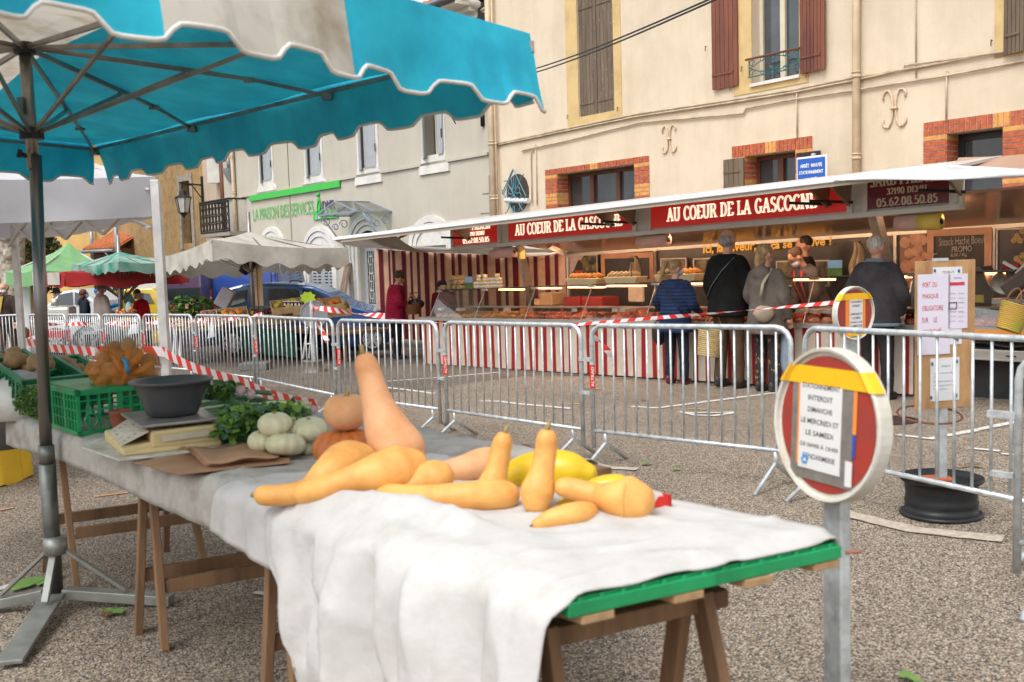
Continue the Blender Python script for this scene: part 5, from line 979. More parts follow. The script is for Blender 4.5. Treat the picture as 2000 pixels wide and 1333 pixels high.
# ------------------------------------------------------------ barriers
M_gv = mat('galvanised_steel', (.60, .64, .66), .42, .45, var=.2, vs=14, bump=.15, bs=40); M_red = mat('red_sticker', (.75, .03, .02), .45, var=.05); M_gy = mat('grey_sticker', (.35, .5, .52), .5)
JT = [(1958, 1165, 0), (1562, 960, 0), (1150, 903, 0), (868, 853, 0), (662, 818, 0), (503, 776, 0), (386, 757, 0), (284, 745, 0), (205, 735, 0), (137, 727, 0), (62, 719, 0)]
BH = 1.1; ALT = text_mesh('ALTRAD', .02)
def barrier(a, b, label, k, h=BH, sticker=True):
    t_ = thing('crowd_barrier', label, 'barrier', a, 0, 'galvanised crowd barriers in a row across the square'); e = (b - a); L_ = e.length; e = e.normalized(); up = V((0, 0, 1)); nn = e.cross(up).normalized()
    def Q(s, z, d=0): return a + e * s + up * z + nn * d
    r_ = .019; g0 = .06; cr = .11; s0, s1 = g0, L_ - g0
    pts = [Q(s0, .12), Q(s0, h - cr)] + [Q(s0 + cr * (1 - math.cos(R(t))), h - cr + cr * math.sin(R(t))) for t in (25, 50, 75, 90)] + [Q(s1 - cr, h)] + [Q(s1 - cr * (1 - math.sin(R(t))), h - cr + cr * math.cos(R(t))) for t in (25, 50, 75)][:] + [Q(s1, h - cr), Q(s1, .12)]
    q = MB(); q.tube(pts, r_, 8); q.tube([Q(s0, .26), Q(s1, .26)], .016, 8); q.build('frame_tube', M_gv, t_, smooth=True)
    nb = 15; w_ = (s1 - s0) / (nb + 1)
    for i in range(nb): q = MB(); q.tube([Q(s0 + w_ * (i + 1), .26), Q(s0 + w_ * (i + 1), h - (.012 if 0 < i < nb - 1 else .03))], .0085, 6); q.build('bar', M_gv, t_, smooth=True)
    for s_ in (s0 + .12, s1 - .12):
        q = MB()
        for sg in (-1, 1): q.tube([Q(s_, .25), Q(s_, .17), Q(s_, .0 + gz(*Q(s_, 0, sg * .27).xy) - a.z if False else 0.0, sg * .27)], .015, 7)
        q.build('foot', M_gv, t_, smooth=True)
    q = MB(); q.box(Q(-.005, h - .27), (.13, .03, .03), Matrix.Rotation(math.atan2(e.y, e.x), 3, 'Z')); q.build('upper_hook', M_gv, t_); q = MB(); q.box(Q(-.005, .56), (.1, .035, .022), Matrix.Rotation(math.atan2(e.y, e.x), 3, 'Z')); q.build('lower_hook', M_gv, t_)
    if sticker:
        q = MB(); q.tube([Q(s0, .60), Q(s0, .79)], r_ * 1.12, 10, cap=False); st = q.build('sticker', M_red, t_, smooth=True); q = MB(); q.tube([Q(s0, .79), Q(s0, .815)], r_ * 1.12, 10, cap=False); q.build('sticker_band', M_gy, st, smooth=True)
        q = MB(); place_text(q, ALT, Q(s0, .615) - (CAM - Q(s0, .6)).normalized().cross(up) * 0 + (V((CAM.x, CAM.y, 0)) - V((Q(s0, 0).x, Q(s0, 0).y, 0))).normalized() * (r_ * 1.2) + up.cross((V((CAM.x, CAM.y, 0)) - V((Q(s0, 0).x, Q(s0, 0).y, 0))).normalized()) * .013, up, -up.cross((V((CAM.x, CAM.y, 0)) - V((Q(s0, 0).x, Q(s0, 0).y, 0))).normalized()), .16, .022); q.build('sticker_lettering', M_gf, st, fix=False)
    return t_
jp = [G(x, y) for x, y, _ in JT]
LBL = ['barrier standing between the near no-parking disc and the tyre-rim sign post', 'barrier in front of the three customers, with tape knotted at its left post', 'barrier in front of the left half of the striped skirt', 'barrier in front of the dark red jacket woman and the car wheel', 'barrier in front of the white parasol stall and grey sign back', 'barrier with a white paper hanging left of the green table cloth', 'barrier crossing behind the white tent leg', 'barrier in front of the red capped stallholder with a white sign paper', 'barrier in front of the white coat woman', 'barrier in front of the steel box left of the white coat woman']
for i in range(len(jp) - 1):
    a, b_ = jp[i + 1], jp[i]
    if i == 0: d_ = (jp[0] - jp[1]).normalized(); b_ = P(2120, 1010, 4.75); b_.z = gz(b_.x, b_.y)
    barrier(a, b_, 'galvanised crowd ' + LBL[i], i, sticker=i > 0)
a = jp[0]; b_ = a + V((1.5, -1.6, 0)); b_.z = gz(b_.x, b_.y); barrier(a, b_, 'galvanised crowd barrier cut off by the right edge of the picture', 99, sticker=False)
a = P(-60, 730, 21); a.z = gz(a.x, a.y); barrier(a, jp[-1] + V((-.1, .1, 0)), 'galvanised crowd barrier behind the man covering his face', 98, sticker=False)
# ------------------------------------------------------------ hazard tape
M_tape = None
def tape_mat():
    m = bpy.data.materials.new('red_white_tape'); m.use_nodes = True; nt = m.node_tree; L = nt.links.new; b = nt.nodes['Principled BSDF']; b.inputs['Roughness'].default_value = .35
    uv = node(nt, 'ShaderNodeUVMap'); sp = node(nt, 'ShaderNodeSeparateXYZ'); L(uv.outputs[0], sp.inputs[0]); ad = node(nt, 'ShaderNodeMath', operation='ADD'); L(sp.outputs[0], ad.inputs[0]); L(sp.outputs[1], ad.inputs[1]); mu = node(nt, 'ShaderNodeMath', operation='MULTIPLY'); mu.inputs[1].default_value = 5.2; L(ad.outputs[0], mu.inputs[0]); fr = node(nt, 'ShaderNodeMath', operation='FRACT'); L(mu.outputs[0], fr.inputs[0])
    gt = node(nt, 'ShaderNodeMath', operation='GREATER_THAN'); gt.inputs[1].default_value = .5; L(fr.outputs[0], gt.inputs[0]); mx = node(nt, 'ShaderNodeMix', data_type='RGBA'); mx.inputs[6].default_value = (.78, .72, .72, 1); mx.inputs[7].default_value = (.72, .03, .02, 1); L(gt.outputs[0], mx.inputs[0]); L(mx.outputs[2], b.inputs['Base Color'])
    t = node(nt, 'ShaderNodeBsdfTranslucent'); L(mx.outputs[2], t.inputs[0]); ms = node(nt, 'ShaderNodeMixShader'); ms.inputs[0].default_value = .25; L(b.outputs[0], ms.inputs[1]); L(t.outputs[0], ms.inputs[2]); L(ms.outputs[0], nt.nodes['Material Output'].inputs[0]); return m
M_tape = tape_mat()
def tape(pts, w_, label, twist=0, sag=.0, up=V((0, 0, 1)), flat=0, seg=14):
    P_ = []
    for i in range(len(pts) - 1):
        for j in range(seg): f = j / seg; P_.append(pts[i].lerp(pts[i + 1], f) + V((0, 0, -sag * 4 * f * (1 - f))))
    P_.append(pts[-1]); q = MB(); vs = []; uv = []; L_ = 0
    for i, p in enumerate(P_):
        t_ = (P_[min(i + 1, len(P_) - 1)] - P_[max(i - 1, 0)]).normalized(); s_ = t_.cross(up).normalized(); u_ = s_.cross(t_).normalized(); an = flat + twist * i / len(P_) * 6.283; d_ = (u_ * math.cos(an) + s_ * math.sin(an)) * w_ / 2
        if i: L_ += (p - P_[i - 1]).length
        vs += [p - d_, p + d_]; uv += [(L_, 0), (L_, w_ * .8)]
    q.add(vs, [(2 * i, 2 * i + 1, 2 * i + 3, 2 * i + 2) for i in range(len(P_) - 1)], uv); return tag(q.build('hazard_tape', M_tape, fix=False, smooth=True), label, 'tape')
# ------------------------------------------------------------ tables
TZ = .82
def TP(px, py, dz=0): return Z(px, py, TZ + dz)
ea, eb = TP(20, 812), TP(1105, 1165); e1 = (eb - ea).normalized(); e2 = (TP(1642, 1052) - eb).normalized()
TW = .84
def on(s, d, z=0): return eb - e1 * s + e2 * d + V((0, 0, z))
LT = (eb - ea).length; sM = (eb - TP(520, 992)).dot(e1)
M_cl = mat('white_linen', (.50, .485, .47), .9, col2=(.43, .415, .39), c2amt=.35, vs=9, bump=.5, bs=16); M_cg2 = mat('grey_linen', (.42, .395, .36), .9, col2=(.27, .25, .22), c2amt=.35, vs=9, bump=.35, bs=30); M_wt = mat('trestle_wood', (.27, .15, .075), .75, col2=(.12, .065, .035), c2amt=.45, vs=5, bump=.3, stretch=(1, 1, .12)); M_wl2 = mat('pale_lath_wood', (.46, .30, .15), .75, col2=(.28, .17, .08), vs=6, bump=.3); M_gc = mat('green_crate_plastic', (.012, .29, .10), .38, var=.15, vs=6, bump=.05)
M_gd = mat('dark_green_crate', (.008, .16, .06), .4, var=.2, vs=6)
def trestle(sc_, d0, d1, ztop, label, lean=.27, mt=M_wt):
    t_ = thing('trestle', label, 'trestle', on(sc_, 0, -TZ)); ed = e2
    for d in (d0, d1):
        for sg in (-1, 1):
            top = on(sc_ + sg * .03, d, ztop - TZ); ft = on(sc_ + sg * lean, d + (d - (d0 + d1) / 2) * .1, -TZ); ft.z = gz(ft.x, ft.y); q = MB(); q.bar(top, ft, .066, .034, up=e2); q.build('leg', mt, t_, bevel=.004)
    q = MB(); q.bar(on(sc_, d0 - .1, ztop - TZ - .035), on(sc_, d1 + .1, ztop - TZ - .035), .07, .05, up=V((0, 0, 1))); q.build('top_beam', mt, t_, bevel=.004)
    for sg in (-1, 1):
        f = .72; s_ = sc_ + sg * (.03 + (lean - .03) * f); z = ztop * (1 - f); q = MB(); q.bar(on(s_, d0, z - TZ), on(s_, d1, z - TZ), .03, .06, up=V((0, 0, 1))); q.build('cross_rail', mt, t_, bevel=.004)
    return t_
def s_of(px, py, d=0): p = TP(px, py); return (eb - p).dot(e1)
trestle(s_of(385, 975), .13, .7, TZ - .05, 'brown wooden trestle under the near end of the left table', lean=.12)
trestle(s_of(478, 1000), .13, .7, TZ - .05, 'brown wooden trestle under the left end of the squash table', lean=.12)
trestle(s_of(165, 890), .12, .72, TZ - .05, 'brown wooden trestle behind the parasol pole under the left table', lean=.15)
trestle(.2, .08, .56, TZ - .13, 'wooden trestle under the right end of the squash table', lean=.17)
trestle(s_of(40, 830) + .15, .15, .75, TZ - .05, 'wooden trestle at the far end of the left table')
t2 = trestle(s_of(190, 900) - .5, .95, 1.55, TZ - .08, 'brown trestle standing behind the left table', lean=.22)
# board of the left table and cloth
lt_ = thing('left_market_table', 'long market table board under grey linen carrying vegetables and scales', 'table', on(sM + 1.5, 0, -TZ)); q = MB(); q.hexa([on(s, d, z) for z in (-.05, -.012) for s, d in ((sM - .1, .01), (LT, .01), (LT, 1.2), (sM - .1, 1.2))]); q.build('table_board', M_wt, lt_)
def drape(s, d, seed=0, front=.18, back=.1):
    """height offset over the edge handled by caller"""
    return .006 * fn3((s * 3, d * 3, seed), 2)
def cloth(s0, s1, front, mt, name, label, seed, zoff=0, bulge=.04, back=.05, top=None, fr=None, dof=0, TW=TW):
    nu = int((s1 - s0) / .013); rows = 64
    def f(u, v_):
        s = s0 + (s1 - s0) * u; ln = front * (fr(u) if fr else 1); tot = ln + TW + back; x = v_ * tot
        w = fn3((s * 2.2, x * 2, seed), 1.6)
        if x < ln:
            h = (ln - x); ph = math.sin(s * 15 + 4 * fn3((s * 1.5, h * .5, seed), 1)) * .5 + fn3((s * 5, h * 1.2, seed + 3), 1.3) * 1.1 + .35 * fn3((s * 14, h * 3, seed + 5), 1)
            k_ = 1 - math.exp(-h / .1); s = s - (s - s0) * .17 * (h / max(ln, .01)) * (1 if front > .3 else .05); ph += .55 * math.sin(s * 41 + 5 * fn3((s, h, seed + 8), 1.5)) * (.5 + .5 * fn3((s * 2, h, seed), 2)) + .5 * (1 - abs(fn3((s * 6, h * 2.5, seed), 1))) ** 6; d = -(.014 + dof) * min(1, h / .03) - bulge * k_ * (.5 + .5 * ph); z = -h + .01 * k_ * ph
        elif x < ln + TW: d = x - ln; z = .004 + (.012 * max(0, w)) + .012 * (1 - abs(fn3((s * 4, d * 4, seed + 2), 1.2))) ** 9 + (top(s, d) if top else 0)
        else: d = TW + .01; z = -(x - ln - TW)
        if d > 0 and d < .03: z -= (.03 - d) * .4
        if s < .03 and front > .3: z -= min(.022, (.03 - s) * .6)
        return on(s, d, z + zoff)
    q = MB(); q.sheet(f, nu, rows); return tag(q.build(name, mt, smooth=True, solid=.004, fix=False), label, 'tablecloth')
cloth(sM - .02, LT + .02, .155, M_cg2, 'grey_tablecloth', 'creased grey linen cloth covering the left table and hanging over its edge', 1, bulge=.02, TW=1.2, fr=lambda u: 1 + .12 * math.sin(u * 7) + .25 * max(0, .08 - u) / .08)
# overlapping white cloth piece between the tables
# crates forming the right table top
M_rim = M_gc
def flat_crate(s0, s1, d0, d1, z0, z1, label):
    t_ = thing('upturned_crate', label, 'crate', on((s0 + s1) / 2, (d0 + d1) / 2, z0), 0, 'green crates laid as table top'); q = MB(); B = lambda a, b, c, d, e, f: q.hexa([on(s, dd, z) for z in (e, f) for s, dd in ((a, c), (b, c), (b, d), (a, d))])
    B(s0, s1, d0, d1, z1 - .012, z1)
    q.build('base', M_gc, t_); q = MB(); th = .012
    for a in ((s0, s1, d0, d0 + th), (s0, s1, d1 - th, d1), (s0, s0 + th, d0 + th, d1 - th), (s1 - th, s1, d0 + th, d1 - th)): B(*a, z0, z1 - .012)
    for k in range(7): d = d0 + (d1 - d0) * (k + .5) / 7; B(s0 - .008, s0, d - .006, d + .006, z0, z1)
    B(s0 - .012, s0, d0 - .005, d1 + .005, z1 - .03, z1 - .008); B(s0 - .012, s0, d0 - .005, d1 + .005, z0, z0 + .014)
    q.build('ribbed_side', M_gc, t_, bevel=.002); return t_
S_E = -.0
for k in range(4):
    s0 = k * sM / 4
    for j in range(2): flat_crate(s0 - .005 if k == 0 else s0, s0 + sM / 4 - .008, .0 + j * .425, .42 + j * .425, -.048, -.006, 'upside down green crate, ' + ('exposed right end' if k == 0 else 'middle' if k < 3 else 'left end') + ' of the squash table top, ' + ('near side' if j == 0 else 'far side') + (', second from the end' if k == 1 else ', third from the end' if k == 2 else ''))
for i, (d, ex) in enumerate(((.075, .08), (.34, .08), (.56, .1), (.80, .07))):
    q = MB(); q.hexa([on(s, dd, z) for z in (-.072, -.05) for s, dd in ((-ex * .2, d - .045), (1.6, d - .045), (1.6, d + .045), (-ex * .2, d + .045))]); tag(q.build('support_lath', M_wl2, bevel=.003), 'flat wooden lath under the green crates, ' + ('nearest', 'second nearest', 'third from the front', 'farthest')[i] + ' of four', 'lath', 'laths under the squash table')
def topz(s, d):
    """ruck of cloth along the front of the squash table"""
    r1 = math.exp(-((d - .10 - .05 * math.sin(s * 3.2)) / .05) ** 2) * .05 * (math.exp(-((s - 1.0) / .55) ** 2)); r2 = math.exp(-((d - .22 + .06 * s) / .03) ** 2) * .025 * math.exp(-((s - .75) / .35) ** 2)
    r3 = .02 * max(0, fn3((s * 4, d * 5, 9), 1)) * (1 if d < .35 else .4); return r1 + r2 + r3 + .01
def fr2(u): return (.93 + .10 * math.sin(u * 9) + .05 * math.sin(u * 23)) * (1 if u < .93 else 1 - (u - .93) * 4)
cloth(-.014, sM + .02, .56, M_cl, 'white_tablecloth', 'white linen cloth rucked up and draped low over the squash table', 5, zoff=.008, bulge=.1, dof=.03, top=topz, fr=fr2, back=.02)
cl2 = cloth(sM - .5, sM + .42, .17, M_cl, 'white_cloth_piece', 'shorter white cloth overlapping the joint of the two tables', 12, zoff=.009, dof=.02, bulge=.035, fr=lambda u: 1 + .3 * math.sin(u * 3.1))
# brown lamp cord around a trestle leg etc. left out; ------------ squashes
M_bt = mat('butternut_skin', (.78, .41, .11), .55, col2=(.64, .27, .06), vs=7, c2amt=.4, bump=.12, sub=.03); M_bp = mat('pale_pink_squash', (.76, .41, .21), .65, col2=(.66, .29, .11), vs=6, c2amt=.35, bump=.12, sub=.05); M_yel = mat('yellow_squash', (.70, .47, .01), .35, var=.08, vs=4, coat=.2); M_pum = mat('orange_pumpkin', (.62, .19, .04), .5, col2=(.45, .12, .025), vs=6, bump=.1); M_stem = mat('squash_stem', (.36, .26, .10), .8, bump=.4, vs=20); M_pat = mat('pattypan_skin', (.66, .62, .43), .5, col2=(.50, .49, .28), vs=10, c2amt=.35, bump=.1)
def cat(pts, k=6):
    """smooth curve through (point, radius) pairs"""
    out = []; n = len(pts)
    for i in range(n - 1):
        p0, p1, p2, p3 = pts[max(i - 1, 0)], pts[i], pts[i + 1], pts[min(i + 2, n - 1)]
        for j in range(k):
            t = j / k; h = lambda a, b, c, d: .5 * ((2 * b) + (c - a) * t + (2 * a - 5 * b + 4 * c - d) * t * t + (3 * b - a - 3 * c + d) * t ** 3)
            out.append((V([h(p0[0][m], p1[0][m], p2[0][m], p3[0][m]) for m in range(3)]), max(.002, h(p0[1], p1[1], p2[1], p3[1]))))
    out.append((pts[-1][0], pts[-1][1])); return out
def squash(spec, mt, label, stem=None, name='butternut_squash', catg='squash', ribs=0, group=None):
    """spec: (px, py, radius px, depth or None = resting on the cloth)"""
    pts = []
    for x, y, r_, Y in spec:
        if Y is None: p = TP(x, y + r_, .012); Y_ = p.y; q_ = P(x, y, Y_)
        else: Y_ = Y; q_ = P(x, y, Y)
        pts.append((q_, r_ * spx(Y_)))
    d0 = (pts[0][0] - pts[1][0]).normalized(); d1 = (pts[-1][0] - pts[-2][0]).normalized(); a, ra = pts[0]; b, rb = pts[-1]
    full = [(a + d0 * ra * .8, .004), (a + d0 * ra * .7, ra * .62)] + pts + [(b + d1 * rb * .68, rb * .66), (b + d1 * rb * .93, .006)]
    cv = cat(full, 5); t_ = thing(name, label, catg, V((b.x, b.y, b.z - rb)), 0, group); q = MB(); q.tube([p for p, _ in cv], [r_ * (1 + .03 * fn3(p, 9)) for p, r_ in cv], 28); q.build('flesh', mt, t_, smooth=True)
    c0 = full[0][0]; q = MB(); L_ = stem or ra * .6; q.tube([c0 - d0 * .006, c0 + d0 * L_ * .5, c0 + d0 * L_ + V((.004, 0, .002))], [ra * .34, ra * .2, ra * .26], 7); q.build('stem', M_stem, t_, smooth=True); return t_
squash([(514, 968, 20, None), (545, 968, 21, None), (600, 958, 24, None), (640, 930, 36, 3.2), (674, 908, 46, 3.3), (700, 902, 40, 3.34)], M_bt, 'butternut squash with pinkish neck pointing left, leftmost on the table')
squash([(592, 966, 21, None), (630, 955, 24, 3.14), (680, 940, 28, 3.15), (730, 928, 40, 3.18), (775, 921, 51, 3.22), (800, 915, 42, 3.24)], M_bt, 'large golden butternut lying over its neighbour with neck to the lower left')
squash([(714, 708, 22, 3.5), (722, 735, 25, 3.5), (736, 785, 31, 3.48), (757, 840, 46, 3.45), (778, 880, 54, 3.43), (790, 905, 44, 3.42)], M_bp, 'tall pinkish butternut standing upright with its neck high in the air', stem=.03)
squash([(690, 956, 17, None), (750, 964, 21, None), (820, 973, 25, None), (900, 972, 30, None), (960, 968, 31, None), (990, 968, 28, None)], M_bt, 'long slender butternut lying along the front of the heap')
squash([(770, 958, 15, 3.16), (800, 950, 22, 3.18), (832, 937, 33, 3.2), (856, 932, 34, 3.2)], M_bt, 'small butternut whose golden body shows behind the long slender one')
squash([(858, 928, 22, None), (900, 918, 27, None), (945, 906, 32, None), (975, 905, 28, None)], M_bp, 'pale pinkish squash lying at the back of the heap')
squash([(983, 860, 19, 3.16), (978, 880, 21, 3.16), (970, 920, 23, 3.15), (962, 950, 32, 3.14), (962, 965, 28, 3.13)], M_bt, 'upright butternut neck, left one of the two standing necks', stem=.02)
squash([(1068, 856, 21, 2.98), (1066, 880, 22, 2.98), (1058, 925, 25, 2.97), (1050, 958, 34, 2.96), (1047, 978, 30, 2.95)], M_bt, 'upright butternut neck, right one of the two standing necks', stem=.022)
squash([(985, 940, 20, 3.3), (1020, 928, 38, 3.3), (1070, 921, 44, 3.28), (1115, 922, 40, 3.26), (1143, 926, 26, 3.25)], M_yel, 'big bright yellow squash lying behind the standing necks', name='yellow_squash')
squash([(1140, 962, 14, 3.1), (1170, 955, 24, 3.1), (1205, 952, 26, 3.1), (1232, 956, 20, 3.1)], M_yel, 'smaller yellow squash half hidden behind the hooked butternut', name='yellow_squash')
squash([(1100, 952, 20, 2.95), (1125, 957, 22, 2.94), (1165, 968, 25, 2.92), (1200, 975, 35, 2.88), (1226, 977, 48, 2.87), (1240, 979, 43, 2.86)], M_bt, 'hooked butternut with fat round body at the right end of the heap')
squash([(1050, 1024, 13, None), (1080, 1014, 21, None), (1125, 1005, 25, None), (1150, 1001, 20, None)], M_bt, 'small butternut lying in front under the hooked one')
squash([(1090, 990, 10, 3.0), (1125, 985, 20, 3.0), (1165, 990, 24, 2.98)], M_yel, 'yellow green squash wedged between hooked and small butternuts', name='yellow_squash')
# pumpkins
def pumpkin(x, y, rx, ry, mt, label, n, Y=None, dep=.1, name='pumpkin'):
    if Y is None: Y = TP(x, y + ry, .012).y
    c_ = P(x, y, Y); k = spx(Y); t_ = thing(name, label, 'pumpkin', c_ - V((0, 0, ry * k))); q = MB()
    def f(p):
        a = math.atan2(p.y, p.x); dim = 1 - .3 * math.exp(-((1 - p.z) / .12)) ; return (1 - dep * (1 - abs(math.sin(a * n / 2))) ** 2 * (1 - p.z * p.z * .5)) * dim
    q.ball(c_, (rx * k, rx * k, ry * k), n * 8, 20, fn=f); q.build('flesh', mt, t_, smooth=True); q = MB(); q.tube([c_ + V((0, 0, ry * k * .66)), c_ + V((.01, 0, ry * k * .95))], [.012, .009], 7); q.build('stem', M_stem, t_); return t_
pumpkin(674, 874, 64, 42, M_pum, 'deeply ribbed orange pumpkin under the round pink squash', 12, Y=3.72, dep=.12)
pumpkin(676, 803, 45, 40, M_bp, 'smooth round pinkish squash perched on the orange pumpkin', 8, Y=3.73, dep=.03)
# pattypans
def pattypan(x, y, rx, ry, Y, label):
    c_ = P(x, y, Y); k = spx(Y); t_ = thing('pattypan_squash', label, 'squash', c_ - V((0, 0, ry * k)), 0, 'pale pattypan squashes in a pile'); q = MB(); M_ = Matrix.Rotation(.25 * math.sin(x), 3, 'X') @ Matrix.Rotation(x, 3, 'Z')
    q.ball(c_, (rx * k, rx * k, ry * k), 48, 18, M_, fn=lambda p: 1 - .11 * (1 - abs(math.sin(math.atan2(p.y, p.x) * 5))) ** 1.5 * (1 - p.z ** 2) - .18 * math.exp(-(1 - abs(p.z)) / .1)); q.build('flesh', M_pat, t_, smooth=True)
    q = MB(); q.tube([c_ + M_ @ V((0, 0, ry * k * .6)), c_ + M_ @ V((0, 0, ry * k * .95))], [.01, .008], 6); q.build('stem', M_stem, t_)
for a in ((537, 829, 34, 26, 4.02, 'top left'), (604, 838, 36, 24, 4.05, 'top right'), (510, 862, 27, 22, 4.02, 'lower left'), (558, 869, 40, 25, 3.95, 'front'), (605, 868, 34, 20, 4.1, 'behind, next to the pumpkin')): pattypan(*a[:5], 'pale green scalloped pattypan squash, %s of the pile' % a[5])
# ------------------------------------------------------------ paper, board, scale, bowl
M_kp = mat('kraft_paper', (.42, .24, .13), .8, col2=(.33, .18, .10), vs=4, bump=.15)
for i, (cs, lbl) in enumerate((([(262, 905), (345, 928), (560, 905), (560, 880), (430, 872)], 'lower flat sheet of brown kraft paper bags on the cloth'), ([(345, 888), (400, 912), (540, 897), (490, 872)], 'upper curling pile of brown kraft paper bags'))):
    q = MB(); n_ = 4
    for k in range(n_):
        z = .012 + i * .012 + k * .003; pp = [TP(x + k * 2, y, z) for x, y in cs]; c_ = sum(pp, V()) / len(pp)
        if i == 0: q.poly(pp, .002, (0, 0, 1))
        else: q.sheet(lambda u, v_: pp[0].lerp(pp[3], u).lerp(pp[1].lerp(pp[2], u), v_) + V((0, 0, .03 * math.exp(-u * 4) * math.sin(math.pi * (.2 + .8 * v_)) + .004 * k + .006 * math.sin(u * 9 + v_ * 3))), 14, 6)
    tag(q.build('paper_bags', M_kp, solid=.0015 if i else 0, smooth=bool(i)), lbl, 'paper bag')
q = MB(); q.poly([TP(x, y, .012) for x, y in ((160, 877), (232, 902), (440, 880), (400, 850), (240, 850))], .01, (0, 0, 1)); tag(q.build('white_board', mat('stained_white_board', (.62, .64, .58), .5, col2=(.40, .36, .28), vs=6), bevel=.003), 'stained white board lying under the kitchen scale', 'board')
M_sc = mat('yellowed_plastic', (.64, .50, .24), .5, col2=(.54, .42, .22), vs=5, bump=.05); M_sw = mat('grey_cream_plastic', (.56, .50, .38), .5, var=.1); M_stl = mat('worn_steel_plate', (.40, .38, .36), .35, .6, var=.15, vs=8)
t_ = thing('market_scale', 'yellowed electronic market scale with a worn steel plate', 'scale', TP(330, 880, .02)); cz = .022
f0, f1, bk1, bk0 = TP(240, 893, cz), TP(435, 870, cz), TP(400, 838, cz), TP(205, 862, cz)
up = V((0, 0, 1)); hgt = .085
q = MB(); q.hexa([f0, f1, bk1, bk0, f0 + up * .03 + (bk0 - f0) * .0, f1 + up * hgt + (bk1 - f1) * .05 - (f1 - f0) * .03, bk1 + up * hgt, bk0 + up * .05]); q.build('housing', M_sc, t_, bevel=.008)
q = MB(); m0 = f0.lerp(f1, .28); m1 = bk0.lerp(bk1, .28); q.hexa([m0 + up * .02, f1 - (f1 - f0) * .02 + up * .02, bk1, m1 + up * .02, m0 + up * (hgt + .005), f1 - (f1 - f0) * .05 + up * (hgt + .008), bk1 + up * (hgt + .008), m1 + up * (hgt + .008)]); q.build('upper_housing', M_sc, t_, bevel=.01)
q = MB(); n_ = (f1 - f0).cross(up).normalized(); n_ = n_ if n_.dot(CAM - f0) > 0 else -n_; 
a_ = f0.lerp(f1, .38) + up * .045 + n_ * .008; q.poly([a_, f0.lerp(f1, .86) + up * .05 + n_ * .008, f0.lerp(f1, .86) + up * .075 + n_ * .008, f0.lerp(f1, .38) + up * .07 + n_ * .008], .003, n_); q.build('relief_band', M_sw, t_)
q = MB(); kp = [f0.lerp(bk0, .15) + up * .034 + (f1 - f0) * .02, f0.lerp(bk0, .85) + up * .05 + (f1 - f0) * .02, m1 + up * .094 - (f1 - f0) * .02, m0 + up * .092 - (f1 - f0) * .02]; q.poly(kp, .003, up); kk = q.build('keypad', M_sw, t_); q = MB()
for i in range(4):
    for j in range(4): c_ = kp[0].lerp(kp[1], .15 + .22 * i).lerp(kp[3].lerp(kp[2], .15 + .22 * i), .15 + .22 * j); q.box(c_ + up * .005, (.012, .012, .005))
q.build('keys', mat('grey_keys', (.28, .30, .36), .5, col2=(.6, .6, .6), vs=30), kk)
q = MB(); pz = hgt + .035; pl = [TP(255, 842, 0), TP(425, 822, 0), TP(395, 800, 0), TP(240, 818, 0)]
c_sc = sum([f0, f1, bk1, bk0], V()) / 4 + (f1 - f0) * .08; ex = (f1 - f0).normalized(); ey = (bk0 - f0).normalized(); w_ = (f1 - f0).length; d_ = (bk0 - f0).length
q.hexa([c_sc + ex * w_ * a + ey * d_ * b + up * z for z in (hgt + .022, hgt + .034) for a, b in ((-.42, -.5), (.42, -.5), (.42, .52), (-.42, .52))]); q.build('steel_plate', M_stl, t_, bevel=.003); q = MB(); q.tube([c_sc + up * hgt, c_sc + up * (hgt + .024)], .03, 12); q.build('plate_post', M_blk, t_)
M_bw = mat('dark_grey_plastic', (.055, .057, .062), .4, var=.1, vs=8); bc = c_sc + up * (hgt + .035) + ex * .01; Yb = bc.y; kb = spx(Yb); q = MB(); rb = 48 * kb; rt = 76 * kb; hb = 70 * kb
q.lathe([(0, .0), (rb * .86, .0), (rb, .006), (rb * 1.12, hb * .25), (rt * .86, hb * .7), (rt * .9, hb * .82), (rt * .97, hb * .9), (rt * 1.04, hb * .93), (rt * 1.06, hb * 1.0), (rt * 1.02, hb * 1.01), (rt * .95, hb * .97), (rt * .87, hb * .85), (rb * 1.05, hb * .2), (rb * .8, .012), (0, .012)], bc, 40); tag(q.build('plastic_bowl', M_bw, smooth=True), 'dark grey plastic bowl standing on the market scale', 'bowl')
# terracotta cup
c_ = TP(236, 842, .02); c_ = P(237, 842, TP(237, 846, .012).y); c_.z = TZ + .012; k_ = spx(c_.y); q = MB(); q.lathe([(0, 0), (13 * k_, 0), (19 * k_, 20 * k_), (21 * k_, 40 * k_), (23 * k_, 42 * k_), (22 * k_, 46 * k_), (19 * k_, 44 * k_), (16 * k_, 15 * k_), (0, 6 * k_)], c_, 24); tag(q.build('clay_cup', mat('terracotta', (.26, .075, .04), .6, var=.15), smooth=True), 'reddish brown clay cup in front of the green crate', 'cup')
